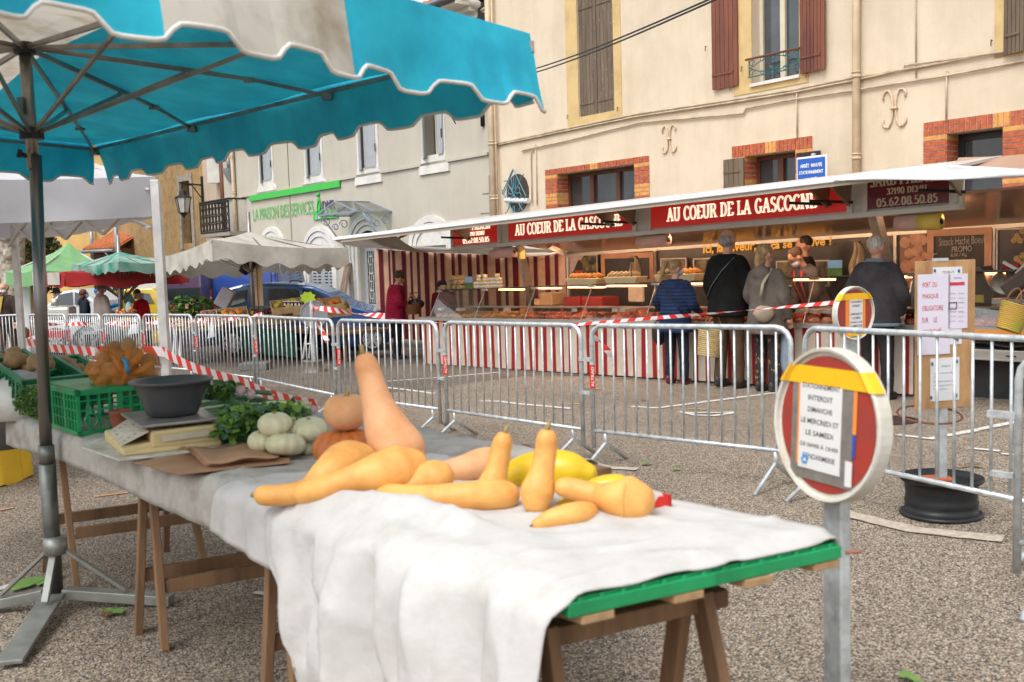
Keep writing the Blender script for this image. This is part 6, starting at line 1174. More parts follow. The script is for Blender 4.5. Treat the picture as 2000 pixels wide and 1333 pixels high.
# ------------------------------------------------------------ green crates with lattice sides
def crate(c, ex, ey, L_, W_, H_, mt, label, open_top=True, tilt=None, group=None):
    """c = centre of the base; lattice-walled plastic crate; open_top False = upside down"""
    t_ = thing('plastic_crate', label, 'crate', c, 0, group); up_ = ex.cross(ey).normalized(); up_ = up_ if up_.z > 0 else -up_
    def Q(x, y, z): return c + ex * x + ey * y + up_ * z
    def B(q, x0, x1, y0, y1, z0, z1): q.hexa([Q(x, y, z) for z in (z0, z1) for x, y in ((x0, y0), (x1, y0), (x1, y1), (x0, y1))])
    hl, hw = L_ / 2, W_ / 2; th = .008; q = MB(); zb_ = 0 if open_top else H_ - .01; B(q, -hl + th, hl - th, -hw + th, hw - th, zb_, zb_ + .01); q.build('base', mt, t_)
    q = MB()
    for x0, x1, y0, y1 in ((-hl, hl, -hw, -hw + th), (-hl, hl, hw - th, hw), (-hl, -hl + th, -hw, hw), (hl - th, hl, -hw, hw)):
        lx = x1 - x0 > y1 - y0; ln = L_ if lx else W_
        for z0, z1, g_ in ((0, .02, .006), (H_ - .025, H_, .008), (H_ * .52, H_ * .56, 0), (H_ * .3, H_ * .33, 0), (H_ * .74, H_ * .77, 0)): B(q, x0 - g_, x1 + g_, y0 - g_, y1 + g_, z0, z1)
        n = int(ln / .045)
        for k in range(n + 1):
            p = -ln / 2 + ln * k / n; w_ = .012 if k in (0, n) or k % 4 == 0 else .005
            if lx: B(q, max(-hl, p - w_), min(hl, p + w_), y0 - .003, y1 + .003, .02, H_ - .025)
            else: B(q, x0 - .003, x1 + .003, max(-hw, p - w_), min(hw, p + w_), .02, H_ - .025)
    q.build('lattice_wall', mt, t_); 
    q = MB(); q.lathe([(.026, .002), (.03, .006), (.034, .002)], Q(-hl + .06, -hw, .07), 18, Matrix((ex, up_, -ey)).transposed()); q.build('round_emblem', mt, t_)
    return t_
n0 = e1; n1 = e2
cc = (TP(243, 850, .012)); fA = TP(155, 852, .012); fB = TP(72, 822, .012); ex = (TP(300, 838, .012) - fA).normalized(); 
exx = (TP(275, 836, .012) - fA); exx.z = 0; exx.normalize(); eyy = V((-exx.y, exx.x, 0))
cr1 = crate(fA + exx * .2 + eyy * .28, exx, eyy, .40, .56, .215, M_gc, 'bright green lattice crate turned upside down under the potato net', open_top=False)
CTOP = TZ + .012 + .215
# net of potatoes
M_pot = mat('potato_skin', (.40, .24, .11), .8, col2=(.27, .15, .07), vs=12, bump=.25); M_net = mat('orange_net', (.85, .28, .03), .6, var=.15, trans=.35)
Yp = fA.y + .3; t_ = thing('potato_net', 'orange net bag full of potatoes knotted with blue string', 'potato bag', P(240, 765, Yp)); random.seed(4); kx = spx(Yp)
m_net = bpy.data.materials.new('net_mesh'); m_net.use_nodes = True; nt = m_net.node_tree; L = nt.links.new; b = nt.nodes['Principled BSDF']; b.inputs['Base Color'].default_value = (.66, .22, .025, 1); b.inputs['Roughness'].default_value = .6
uvn = node(nt, 'ShaderNodeTexCoord'); mpn = node(nt, 'ShaderNodeMapping'); mpn.inputs['Scale'].default_value = (330, 330, 330); L(uvn.outputs['Object'], mpn.inputs[0]); wv = node(nt, 'ShaderNodeTexWave', Scale=.5, Distortion=1.2); wv.bands_direction = 'DIAGONAL'; L(mpn.outputs[0], wv.inputs['Vector']); wv2 = node(nt, 'ShaderNodeTexNoise', Scale=14); L(uvn.outputs['Object'], wv2.inputs['Vector']); ad = node(nt, 'ShaderNodeMath', operation='ADD'); L(wv.outputs['Fac'], ad.inputs[0]); L(wv2.outputs['Fac'], ad.inputs[1]); gt = node(nt, 'ShaderNodeMath', operation='GREATER_THAN'); gt.inputs[1].default_value = 1.1; L(ad.outputs[0], gt.inputs[0]); L(gt.outputs[0], b.inputs['Alpha'])
for x, y, r_ in [(205, 745, 20), (238, 748, 19), (272, 742, 20), (190, 725, 17), (222, 720, 20), (255, 715, 19), (288, 720, 17), (205, 700, 18), (235, 692, 17), (262, 690, 18), (288, 700, 15), (225, 675, 15), (250, 672, 15), (295, 740, 16), (215, 752, 15), (255, 750, 16)]:
    q = MB(); sd_ = random.random() * 9; q.ball(P(x, y + 4, Yp + random.uniform(-.04, .06)), (r_ * kx * 1.15, r_ * kx, r_ * kx * .85), 14, 10, Matrix.Rotation(sd_, 3, 'Y'), fn=lambda p: 1 + .12 * fn3(p, 1.3, sd_)); q.build('potato', M_pot, t_, smooth=True)
q = MB(); cN = P(242, 718, Yp)
q.ball(cN, (68 * kx, 55 * kx, 47 * kx), 56, 34, fn=lambda p: 1 + .13 * fn3(p, 2.1, 3) + .05 * math.sin(math.atan2(p.z, p.x) * 9 + 4 * p.y)); q.build('net', m_net, t_, smooth=True)
for x0, y0, x1, y1 in ((250, 672, 235, 762), (282, 680, 232, 730), (215, 690, 240, 740), (300, 705, 250, 735)):
    q = MB(); q.tube([P(x0, y0, Yp - .1), P((x0 + x1) / 2 + 8, (y0 + y1) / 2, Yp - .15), P(x1, y1, Yp - .12)], [.01, .02, .006], 8); q.build('net_fold', m_net, t_, smooth=True)
q = MB(); q.sheet(lambda u, v_: P(158 + 50 * u, 750 + 12 * v_ + 8 * math.sin(u * 5), Yp - .08 - .03 * v_), 10, 4); q.build('net_tail', m_net, t_, smooth=True); q = MB(); q.tube([P(240, 700, Yp - .16), P(246, 706, Yp - .17), P(248, 722, Yp - .18), P(252, 732, Yp - .17)], [.008, .012, .01, .006], 7); q.build('blue_string', mat('blue_string', (.02, .22, .42), .5), t_, smooth=True)
# leafy vegetables
M_lg = mat('celery_leaf', (.16, .30, .035), .5, col2=(.07, .17, .02), vs=8, trans=.2); M_ld = mat('dark_leek_leaf', (.06, .14, .06), .45, col2=(.03, .08, .035), vs=6); M_stk = mat('pale_stalk', (.50, .58, .25), .4, var=.1); M_hb = mat('fine_herb', (.04, .10, .025), .7, col2=(.10, .17, .05), vs=10)
def leafy(name, label, cat_, x0, x1, y0, y1, n, sz, mts, Y0, Y1, base, zmin=TZ + .015):
    t_ = thing(name, label, cat_, base); q = MB()
    for i in range(n):
        for _try in range(9):
            u, w_ = random.random(), random.random(); x, y = x0 + (x1 - x0) * u, y0 + (y1 - y0) * w_
            if ((x - (x0 + x1) / 2) / (x1 - x0) * 2) ** 2 + ((y - (y0 + y1) / 2) / (y1 - y0) * 2) ** 2 < 1 + .25 * fn3((x * .1, y * .1, 0), 1): break
        p = P(x, y, random.uniform(Y0, Y1)); 
        if p.z < zmin + .01: p.z = zmin + .01
        a = V((random.gauss(0, 1), random.gauss(0, 1), random.gauss(0, .6) - .2)).normalized(); b_ = a.cross(V((random.gauss(0, 1), random.gauss(0, 1), random.gauss(0, 1)))).normalized(); s_ = sz * random.uniform(.6, 1.3); nn = a.cross(b_) * s_ * .18; q.cur = random.randrange(len(mts))
        vs = [p, p + a * s_ * .4 + b_ * s_ * .42 + nn, p + a * s_ * .75 + b_ * s_ * .34, p + a * s_ * 1.1 + b_ * s_ * .1 + nn, p + a * s_ * .95 - b_ * s_ * .2, p + a * s_ * .7 - b_ * s_ * .38, p + a * s_ * .35 - b_ * s_ * .4 + nn]; vs = [V((v.x, v.y, max(v.z, zmin))) for v in vs]; q.add(vs, [(0, 1, 2, 3), (0, 3, 4, 5), (0, 5, 6)])
    q.build('leaves', mts, t_, fix=False); return t_
t_ = leafy('celery_bunch', 'bunches of fresh green celery with leaves behind the scale', 'celery', 422, 535, 790, 868, 620, .04, [M_lg, M_lg, M_ld], 4.15, 4.5, TP(470, 866)); random.seed(9)
for i in range(16):
    q = MB(); y = 785 + i * 2.2; q.tube([P(470 + i * 2, y + 14, 4.5), P(530 + i * 2, y + 4, 4.6), P(600 + random.uniform(-20, 12), y + random.uniform(-4, 10), 4.62)], [.012, .014, .008], 7); q.build('stalk', M_stk, t_, smooth=True)
leafy('celery_sprigs', 'loose celery leaf tips lying right of the celery bunch', 'celery', 500, 600, 788, 815, 150, .035, [M_lg, M_ld], 4.1, 4.35, TP(560, 812))
t_ = thing('leek_bunch', 'dark green leeks piled behind the bowl and scale', 'leek', TP(440, 815))
for i in range(18):
    y = 757 + i * 3.2; q = MB(); Y_ = 5.1 - i * .02; q.tube([P(395, y + 6, Y_), P(440, y + random.uniform(-4, 4), Y_), P(500 + random.uniform(0, 60), y + random.uniform(4, 20), Y_ - .1)], [.03, .026, .012], 8, ell=(1, .5)); q.build('leaf', M_ld if i % 4 else M_stk, t_, smooth=True)
leafy('leek_greens', 'curly dark greens poking up behind the bowl', 'greens', 400, 470, 748, 778, 120, .04, [M_ld, M_lg], 4.5, 4.8, TP(430, 790))
M_tn = mat('turnip_white', (.66, .55, .5), .4, col2=(.30, .05, .16), c2amt=.45, vs=4)
for x, y, r_, lb in ((470, 763, 10, 'purple and white turnip behind the leeks'), (490, 770, 9, 'small turnip right of the purple one'), (612, 800, 8, 'reddish onion near the far edge of the table'), (592, 803, 8, 'second reddish onion beside the celery ends')): q = MB(); q.ball(P(x, y, 4.5), r_ * spx(4.5), 14, 10, fn=lambda p: 1 + .25 * max(0, -p.z) ** 3); tag(q.build('turnip', M_tn, smooth=True), lb, 'turnip')
q = MB()
# feathery herb bunches
t_ = leafy('herb_bunch', 'feathery dark green herb bunch drooping at the far left of the table', 'herbs', 32, 98, 752, 816, 750, .02, [M_hb, M_hb, M_lg], 5.0, 5.4, TP(60, 815)); leafy('herb_bunch', 'feathery green herbs lying in front of the rear potato crate', 'herbs', 118, 186, 725, 757, 500, .02, [M_hb, M_ld, M_lg], 5.7, 6.0, P(160, 756, 5.9))
# rear crates with potatoes
M_ps = M_pot; random.seed(6)
def pots(cx, cy, w_, h_, Y, n, label, r0=.033):
    t_ = []
    for i in range(n):
        x = cx + random.uniform(-w_, w_); y = cy + random.uniform(-h_, h_); q = MB(); r_ = r0 * random.uniform(.8, 1.3); sd_ = random.random() * 9; q.ball(P(x, y, Y + random.uniform(-.12, .12)), (r_ * 1.3, r_, r_ * .85), 12, 8, Matrix.Rotation(sd_, 3, 'Y'), fn=lambda p: 1 + .12 * fn3(p, 1.3, sd_)); tag(q.build('potato', M_ps, smooth=True), label, 'potato', label)
for (x, y, Y, wd, lb, pl, n, dk) in ((18, 762, 5.75, .62, 'dark green crate of potatoes cut by the left edge', 'brown potato in the leftmost green crate', 9, M_gd), (72, 772, 5.6, .6, 'dark green potato crate tilted in the middle behind the parasol pole', 'large brown potato in the middle tilted crate', 10, M_gd), (130, 770, 5.95, .6, 'dark green potato crate behind the upturned green crate', 'small brown potato in the crate left of the orange net', 12, M_gd)):
    c_ = P(x, y, Y); ex_ = V((.72, -.66, -.22)).normalized(); ey_ = V((.6, .68, 0)).normalized(); ey_ = (ey_ - ex_ * ex_.dot(ey_)).normalized(); crate(c_, ex_, ey_, .46, .34, .17, dk, lb); pots(x, y - 62 if x < 100 else y - 52, 24, 8, Y, n, pl, .04)
# yellow cloth bag/box and grey drum at the left edge, white helmet-like cover
Yl = 6.0; q = MB(); a = G(52, 938); c_ = V((a.x - .45, a.y, a.z)); 
def yb(u, v_): an = u * 6.283; r_ = (.42 + .02 * math.sin(an * 5)) * (1 - .06 * v_); return c_ + V((r_ * math.copysign(abs(math.cos(an)) ** .5, math.cos(an)), .3 * math.copysign(abs(math.sin(an)) ** .5, math.sin(an)), .005 + .56 * v_ + .01 * math.sin(an * 7)))
q.sheet(yb, 48, 10); q.add([yb(i / 24, 1) for i in range(24)], [tuple(range(24))]); tag(q.build('yellow_sack', mat('yellow_canvas', (.80, .50, .03), .7, var=.1, vs=4, bump=.2), smooth=True, fix=False), 'bright yellow fabric box standing on the ground at the left edge', 'bag')
q = MB(); q.lathe([(0, .26), (.1, .25), (.17, .2), (.21, .1), (.22, 0), (.2, -.0)], P(42, 812, 5.6), 24); tag(q.build('white_dome', mat('white_dome_plastic', (.62, .60, .56), .3), smooth=True), 'translucent white plastic dome at the far left end of the table', 'cover'); q = MB(); q.lathe([(0, .22), (.16, .2), (.2, .05), (.2, -.25), (0, -.25)], P(2, 795, 6.3), 20); tag(q.build('grey_drum', mat('dark_grey_drum', (.14, .13, .13), .5), smooth=True), 'dark grey round container behind the white dome at the left edge', 'container')
# ------------------------------------------------------------ turquoise parasol
C_ = V((.1, 4.1, 2.5)); A_ = V((-2.85, 7.0, 2.48)); D_ = V((-1.5, 2.2, 2.56)); B_ = A_ + D_ - C_; HUB = P(48, 95, 4.8)
pg = G(110, 1188)
M_tq = mat('turquoise_canvas', (.02, .52, .70), .75, col2=(.01, .38, .56), vs=4, trans=.13, bump=.5, bs=7); M_cv = mat('stained_cream_canvas', (.72, .68, .60), .8, col2=(.46, .38, .27), c2amt=.33, vs=4, trans=.35, bump=.15, bs=14); M_pip = mat('white_piping', (.72, .70, .66), .7); M_pm = mat('parasol_steel', (.30, .27, .24), .35, .75, var=.2, vs=8); M_ps2 = mat('stand_steel', (.33, .34, .31), .45, .6, var=.2, vs=7)
prs = thing('market_parasol', 'large turquoise and cream market parasol with scalloped valance on a steel pole', 'parasol', pg)
APX = HUB + V((0, 0, .10))
def roofpt(u, v_):
    """u: along C->D (0..1), v: along C->A side (0..1); pyramid-like roof with sagging cloth"""
    e = C_.lerp(D_, u).lerp(A_.lerp(B_, u), v_); k = max(abs(u - .5), abs(v_ - .5)) * 2; h = APX.z - 2.5
    sag = .03 * math.sin(v_ * math.pi * 3) ** 2 * (k ** 2); rise = h * (1 - k) ** 1.5; return V((e.x, e.y, e.z + rise - sag * .6))
def stripe(u): return 1 if .395 < u < .673 else 0
us = [0, .05, .13, .21, .3, .395, .45, .5, .55, .61, .673, .75, .83, .91, 1]; vs_ = [i / 24 for i in range(25)]
q = MB()
for i in range(len(us) - 1):
    q.cur = stripe((us[i] + us[i + 1]) / 2); vv = [roofpt(us[i], v_) for v_ in vs_] + [roofpt(us[i + 1], v_) for v_ in vs_]; n = len(vs_); q.add(vv, [(k, k + 1, n + k + 1, n + k) for k in range(n - 1)])
q.build('canopy', [M_tq, M_cv], prs, smooth=True, fix=False)
VD = .29
def valance(a, b_, nsc, umap, name, out, seed, vd=VD, top_dip=.0):
    nx = nsc * 16; q = MB(); rows = 7; L_ = (b_ - a).length; pts = []
    def f(i, j):
        t = i / nx; ph = (t * nsc + .12) % 1; sc = .5 + .5 * math.tanh(3.2 * (math.cos(2 * math.pi * ph) - .05)); dpt = vd * (.83 + .17 * sc); fz = j / rows; p = a.lerp(b_, t) + V((0, 0, .004)); w_ = .035 * math.sin(t * L_ * 5 + seed) * fz + .03 * fn3((t * L_ * 2, fz * .8, seed), 1.5) * fz
        return p + out * (.01 + .05 * fz + w_) - V((0, 0, dpt * fz))
    for i in range(nx):
        q.cur = umap((i + .5) / nx); q.add([f(i, j) for j in range(rows + 1)] + [f(i + 1, j) for j in range(rows + 1)], [(j, j + 1, rows + 2 + j, rows + 1 + j) for j in range(rows)])
    va = q.build(name, [M_tq, M_cv], prs, smooth=True, fix=False); q = MB(); q.tube([f(i, rows) for i in range(0, nx + 1)], .008, 5); q.build('piping', M_pip, va, smooth=True)
def outw(a, b_): n_ = (b_ - a).cross(V((0, 0, 1))).normalized(); mid_ = (a + b_) / 2 - HUB; mid_.z = 0; return n_ if n_.dot(mid_) > 0 else -n_
valance(C_, D_, 7, stripe, 'near_valance', outw(C_, D_), 1, vd=.32); valance(A_, C_, 10, lambda t: 0, 'far_valance', outw(A_, C_), 2, vd=.27); valance(B_, D_, 10, lambda t: 0, 'side_valance', outw(B_, D_), 3); valance(A_, B_, 6, stripe, 'end_valance', outw(A_, B_), 4, vd=.27)
# ribs and struts
RUN = P(62, 262, 4.8); ends = [A_, A_.lerp(C_, 1 / 3), A_.lerp(C_, 2 / 3), C_, C_.lerp(D_, .5), D_, D_.lerp(B_, 1 / 3), D_.lerp(B_, 2 / 3), B_, B_.lerp(A_, .5)]
for i, e_ in enumerate(ends):
    e_ = e_ + V((0, 0, -.05)); h0 = HUB + (e_ - HUB).normalized() * .05; h0.z = HUB.z; knee = h0.lerp(e_, .72) + V((0, 0, .02)); q = MB(); q.bar(h0, knee, .016, .022); q.bar(knee, e_, .012, .018); r_ = q.build('rib', M_pm, prs); q = MB(); q.box(knee, (.05, .03, .035)); q.build('rib_joint', M_pm, r_); q = MB(); q.box(e_, (.05, .05, .04)); q.build('corner_bracket', M_pm, r_)
    q = MB(); q.bar(RUN + (e_ - RUN).normalized() * .04 * V((1, 1, 0)).length * .5, h0.lerp(e_, .5) + V((0, 0, .0)), .014, .018); q.build('strut', M_pm, prs)
for a, b_ in ((A_, C_), (C_, D_), (D_, B_), (B_, A_)): q = MB(); o_ = V((0, 0, -.03)); q.bar(a + o_, b_ + o_, .013, .02); q.build('edge_rail', M_pm, prs)
q = MB(); q.tube([pg + V((0, 0, .06)), P(92, 905, 4.8)], .039, 16); q.tube([P(92, 905, 4.8), P(90, 870, 4.8)], .037, 16); low = q.build('lower_pole', mat('weathered_stand_tube', (.20, .21, .19), .4, .6, col2=(.12, .12, .11), vs=7), prs, smooth=True)
q = MB(); q.tube([P(91, 900, 4.8), RUN + V((.01, 0, -.1))], .029, 16); q.build('pole', mat('smooth_pole', (.22, .20, .19), .3, .85, var=.15, stretch=(1, 1, .1)), prs, smooth=True); q = MB(); q.tube([P(66, 330, 4.8), HUB], .028, 14); q.build('upper_pole', M_pm, prs, smooth=True)
for p, r_, h_ in ((HUB, .05, .05), (RUN, .055, .05)): q = MB(); q.tube([p - V((0, 0, h_ / 2)), p + V((0, 0, h_ / 2))], r_, 14); q.build('hub_ring', M_blk, prs)
q = MB(); q.tube([P(50, 305, 4.76), P(38, 300, 4.72)], .012, 6); q.tube([P(40, 292, 4.72), P(36, 308, 4.72)], .01, 6); q.build('wing_screw', M_ir, prs); q = MB(); q.box(P(41, 207, 4.76), (.025, .02, .08)); q.build('lock_plate', M_pm, prs)
# tripod foot: hinged flat legs with struts
pp_ = pg + V((0, 0, .05)); sleeve = P(108, 1062, 4.82)
for (x, y, wd) in ((18, 1295, .11), (335, 1172, .07), (-60, 1190, .07)):
    f_ = G(x, y, .03); q = MB(); st0 = pp_ + (f_ - pp_).normalized() * .05; q.bar(V((st0.x, st0.y, pp_.z + .03)), f_, wd, .02 if wd > .1 else .05); q.build('foot_leg', M_ps2, prs, bevel=.004); q = MB(); m_ = st0.lerp(f_, .58 if wd < .1 else .2) + V((0, 0, .05)); q.bar(sleeve, m_, .035, .016); q.build('foot_strut', M_ps2, prs, bevel=.002)
q = MB(); q.tube([sleeve - V((0, 0, .05)), sleeve + V((0, 0, .03))], .056, 14); q.build('sleeve', M_ps2, prs, smooth=True)
# ------------------------------------------------------------ near no-parking disc
def disc_sign(cx, cy, Y, rad, yaw, tilt, label, near, post_w=.08, base=None, gname='road_sign'):
    c_ = P(cx, cy, Y); g_ = V((c_.x, c_.y, gz(c_.x, c_.y))); t_ = thing(gname, label, 'road sign', g_)
    M_ = Matrix.Rotation(yaw, 3, 'Z') @ Matrix.Rotation(R(90) + tilt, 3, 'X')     # local z of the disc faces the camera side
    def Q(x, y, z): return c_ + M_ @ V((x, y, z))
    q = MB(); q.lathe([(0, -.012), (rad * .95, -.012), (rad * .96, -.028), (rad, -.028), (rad * 1.0, .014), (rad * .985, .022), (rad * .95, .02), (rad * .94, .006), (0, .006)], c_, 56, M_); pl = q.build('disc', mat('sign_white_rim', (.66, .64, .58), .45, col2=(.52, .49, .40), vs=8), t_, smooth=False)
    q = MB(); n = 48; q.add([Q(rad * .89 * math.cos(i * 2 * math.pi / n), rad * .89 * math.sin(i * 2 * math.pi / n), .009) for i in range(n)], [tuple(range(n))]); q.build('red_field', mat('faded_sign_red', (.36, .035, .022), .5, col2=(.27, .04, .03), vs=10), pl)
    def rect(x0, x1, y0, y1, z, mt, nm, par): q_ = MB(); q_.add([Q(x, y, z_) for z_ in (z, z + .0015) for x, y in ((x0, y0), (x1, y0), (x1, y1), (x0, y1))], [(3, 2, 1, 0), (4, 5, 6, 7), (0, 1, 5, 4), (1, 2, 6, 5), (2, 3, 7, 6), (3, 0, 4, 7)]); return q_.build(nm, mt, par)
    Ra = rad; M_y = mat('yellow_tape', (.85, .48, .01), .45, var=.04); M_o = mat('orange_tape', (.85, .26, .04), .45, var=.04); M_du = mat('grey_duct_tape', (.22, .20, .18), .4, var=.2, vs=8, bump=.3); M_pp = mat('white_paper', (.70, .69, .68), .6, var=.04, vs=4); M_tx = mat('print_black', (.03, .035, .05), .6); M_bu = mat('sign_blue_edge', (.02, .08, .4), .4)
    lines = ['STATIONNEMENT', 'INTERDIT', 'DIMANCHE' if near else '', 'LE MERCREDI ET', 'LE SAMEDI', 'DE 06H00 À 13H00', 'LECOMMENT ETRE' if not near else 'GENDARMERIE']
    if near:
        rect(-Ra * .66, Ra * .48, -Ra * .76, -Ra * .5, .0105, M_du, 'duct_tape', pl); rect(-Ra * .66, -Ra * .5, -Ra * .5, Ra * .5, .0105, M_du, 'duct_tape', pl); rect(Ra * .27, Ra * .5, -Ra * .5, Ra * .5, .0105, M_du, 'duct_tape', pl); rect(Ra * .5, Ra * .56, -Ra * .05, Ra * .55, .0108, M_o, 'orange_strip', pl); rect(Ra * .5, Ra * .55, -Ra * .35, -Ra * .05, .0108, M_bu, 'blue_strip', pl); rect(Ra * .4, Ra * .52, -Ra * .72, -Ra * .4, .013, M_pp, 'paper_scrap', pl)
        rect(-Ra * .54, -Ra * .5, -Ra * .58, Ra * .52, .0122, M_o, 'red_paper_edge', pl); pa = rect(-Ra * .5, Ra * .3, -Ra * .62, Ra * .58, .0125, M_pp, 'paper_notice', pl); x0, x1, yt, dy, hh = -Ra * .46, Ra * .26, Ra * .48, Ra * .155, Ra * .07
    else:
        rect(-Ra * .5, -Ra * .3, -Ra * .85, Ra * .5, .0105, M_o, 'orange_strip', pl); rect(Ra * .38, Ra * .54, -Ra * .8, Ra * .5, .0105, M_o, 'orange_strip', pl); rect(-Ra * .4, Ra * .5, -Ra * .86, -Ra * .74, .012, M_y, 'lower_tape', pl); pa = rect(-Ra * .3, Ra * .38, -Ra * .74, Ra * .52, .0125, M_pp, 'paper_notice', pl); x0, x1, yt, dy, hh = -Ra * .27, Ra * .35, Ra * .42, Ra * .15, Ra * .08
    ex_ = M_ @ V((1, 0, 0)); ey_ = M_ @ V((0, 1, 0))
    for i, tx in enumerate(lines):
        if not tx: continue
        q = MB()
        fw = min(1, len(tx) / 14 + .08); w_ = (x1 - x0) * fw; place_text(q, text_mesh(tx, .015), Q((x0 + x1) / 2 - w_ / 2, yt - dy * i - hh / 2, .0145), ex_, ey_, w_, hh); q.build('printed_line', M_tx, pa, fix=False)
    q = MB()
    for k in range(6): a_ = k * math.pi / 3; q.box(Q(x0 + Ra * .1 + Ra * .05 * math.cos(a_), -Ra * .5 * (1 if near else 1.3) + Ra * .05 * math.sin(a_), .0145), (Ra * .03,) * 3)
    q.build('blue_emblem', mat('emblem_blue', (.04, .3, .65), .5), pa)
    # wide tape wrapped over the rim
    q = MB(); y0_, y1_ = Ra * .5, Ra * .74; vs = []
    prof = [(-1.02, -.018), (-1.03, .018), (-.93, .026), (-.86, .014), (0, .0135), (.86, .014), (.93, .026), (1.03, .018), (1.02, -.018)]
    for x_, z_ in prof:
        for y_ in (y0_, y1_): hx = math.sqrt(max(.01, 1.04 - ((y_) / Ra) ** 2)) * Ra; vs.append(Q(x_ * hx * .985, y_, z_))
    q.add(vs, [(2 * i, 2 * i + 1, 2 * i + 3, 2 * i + 2) for i in range(len(prof) - 1)]); q.build('wide_yellow_tape', M_y, pl, fix=False, solid=.001)
    dx = (M_ @ V((0, 0, -1))); dx.z = 0; dx.normalize(); pc = g_ + dx * .03; b0 = V((pc.x, pc.y, base if base is not None else gz(pc.x, pc.y))); q = MB(); q.bar(b0, V((pc.x, pc.y, c_.z + rad * .5)), post_w, .04, up=dx); q.build('post', M_gv, t_, bevel=.006); return t_
disc_sign(1618, 830, 3.0, .235, R(-67), R(-3), 'near round no parking sign with yellow tape and duct taped notice', True, .08)
disc_sign(1668, 612, 7.6, .205, R(29), 0, 'smaller far no parking sign with orange tape in front of the grey jacket man', False, .08)
# ------------------------------------------------------------ plywood notice board in a wheel rim
rc = G(1838, 1005); t_ = thing('notice_board', 'plywood board with mask notices on a steel post set in a wheel rim', 'notice board', rc); Yr = rc.y; q = MB(); k_ = spx(Yr); ro = 77 * k_; hr = 80 * k_
q.lathe([(ro * .55, .02), (ro * 1.0, .0), (ro * 1.02, .015), (ro * .93, .03), (ro * .9, hr * .1), (ro * .88, hr * .3), (ro * .9, hr * .36), (ro * .87, hr * .42), (ro * .865, hr * .6), (ro * .89, hr * .68), (ro * .88, hr * .8), (ro * .95, hr * .84), (ro * 1.02, hr * .9), (ro * 1.02, hr * .96), (ro * .97, hr * .97), (ro * .88, hr * .8), (ro * .8, hr * .45), (ro * .25, hr * .5), (ro * .2, hr * .4)], rc + V((0, 0, 0)), 48); q.build('wheel_rim', mat('black_rim_steel', (.022, .023, .026), .45, .3, var=.2, vs=9), t_, smooth=True)
q = MB(); q.box(rc + V((-.02, 0, hr * .85)), (.16, .12, .05)); q.build('brick_ballast', M_br, t_, bevel=.01); pt_ = P(1832, 700, Yr); q = MB(); q.bar(rc + V((0, 0, .05)), V((rc.x, rc.y, P(1832, 520, Yr).z)), .07, .045); q.build('post', M_gv, t_, bevel=.006)
q = MB(); c_ = P(1815, 810, Yr); q.lathe([(.17, .0), (.178, .006), (.186, .0), (.178, -.006)], c_, 28, Matrix.Rotation(.15, 3, 'X')); q.build('rusty_ring', M_rust, t_)
Fb = Frame(P(1789, 600, Yr - .08).xy, P(1903, 600, Yr - .0).xy); r = Fb.rect(1790, 512, 1903, 795); br_ = (r[0], r[1], Fb.sz(1845, 797)[1], Fb.sz(1845, 509)[1]); q = MB(); q.fbox(Fb, br_[0], br_[1], br_[2], br_[3], -.018, 0); bo = q.build('plywood', mat('plywood', (.47, .27, .12), .75, col2=(.30, .15, .06), c2amt=.4, vs=3.5, bump=.25, stretch=(3, 3, 1)), t_, bevel=.002)
M_pl = mat('lilac_paper', (.66, .62, .72), .6, var=.04, vs=4); M_pw2 = mat('white_sheet', (.68, .69, .70), .6, var=.05, vs=4); M_rt = mat('red_print', (.55, .03, .06), .6); M_nv = mat('navy_print', (.08, .08, .3), .6); M_pk = mat('pink_print', (.65, .25, .28), .7)
def sheet(x0, y0, x1, y1, off, mt): 
    s0_, s1_, z0_, z1_ = Fb.rect(x0, y0, x1, y1, off); q = MB(); q.fbox(Fb, s0_, s1_, z0_, z1_, off, off + .002); return q.build('paper_sheet', mt, bo)
def ftext(tx, x0, y0, x1, h, off, mt, par, bold=.0):
    s0_, z0_ = Fb.sz(x0, y0, off); s1_ = Fb.sz(x1, y0, off)[0]; zt_ = Fb.sz(x0, y0 - h, off)[1]; q = MB(); place_text(q, text_mesh(tx, bold), Fb.pt(s0_, z0_, off), Fb.e, V((0, 0, 1)), s1_ - s0_, zt_ - z0_); q.build('printed_text', mt, par, fix=False)
o = sheet(1822, 523, 1878, 672, .001, M_pw2); ftext('COVID-19', 1840, 535, 1863, 5, .004, M_tx if 'M_tx' in globals() else M_blk, o)
o = sheet(1792, 537, 1855, 691, .004, M_pl)
for tx, x0, x1, y in (('PORT  DU', 1802, 1830, 562), ('MASQUE', 1802, 1833, 585), ('OBLIGATOIRE', 1801, 1842, 608), ('SUR     LE', 1801, 1830, 631), ('MARCHÉ', 1803, 1838, 652)): ftext(tx, x0, y, x1, 10, .0075, M_rt, o)
o = sheet(1852, 536, 1889, 641, .004, M_pl); ftext('CORONAVIRUS', 1863, 545, 1878, 3, .0075, M_nv, o); q = MB(); r = Fb.rect(1855, 552, 1884, 557, .007); q.fbox(Fb, r[0], r[1], r[2], r[3], .0065, .0075); q.build('red_banner', M_rt, o)
for k in range(7):
    for x0, x1 in ((1856, 1867), (1872, 1883)): ftext(('Mmmm nm', 'nmmn mnn', 'nnm mmn')[k % 3], x0, 575 + k * 9, x1, 2.4, .0075, M_pk if (k + x0) % 2 else M_nv, o)
q = MB(); r = Fb.rect(1853, 591, 1869, 604, .008); 
for a in ((r[0], r[1], r[2], r[2] + .004), (r[0], r[1], r[3] - .004, r[3]), (r[0], r[0] + .004, r[2], r[3]), (r[1] - .004, r[1], r[2], r[3])): q.fbox(Fb, *a, .0075, .009)
q.build('pen_outline', M_blk, o)
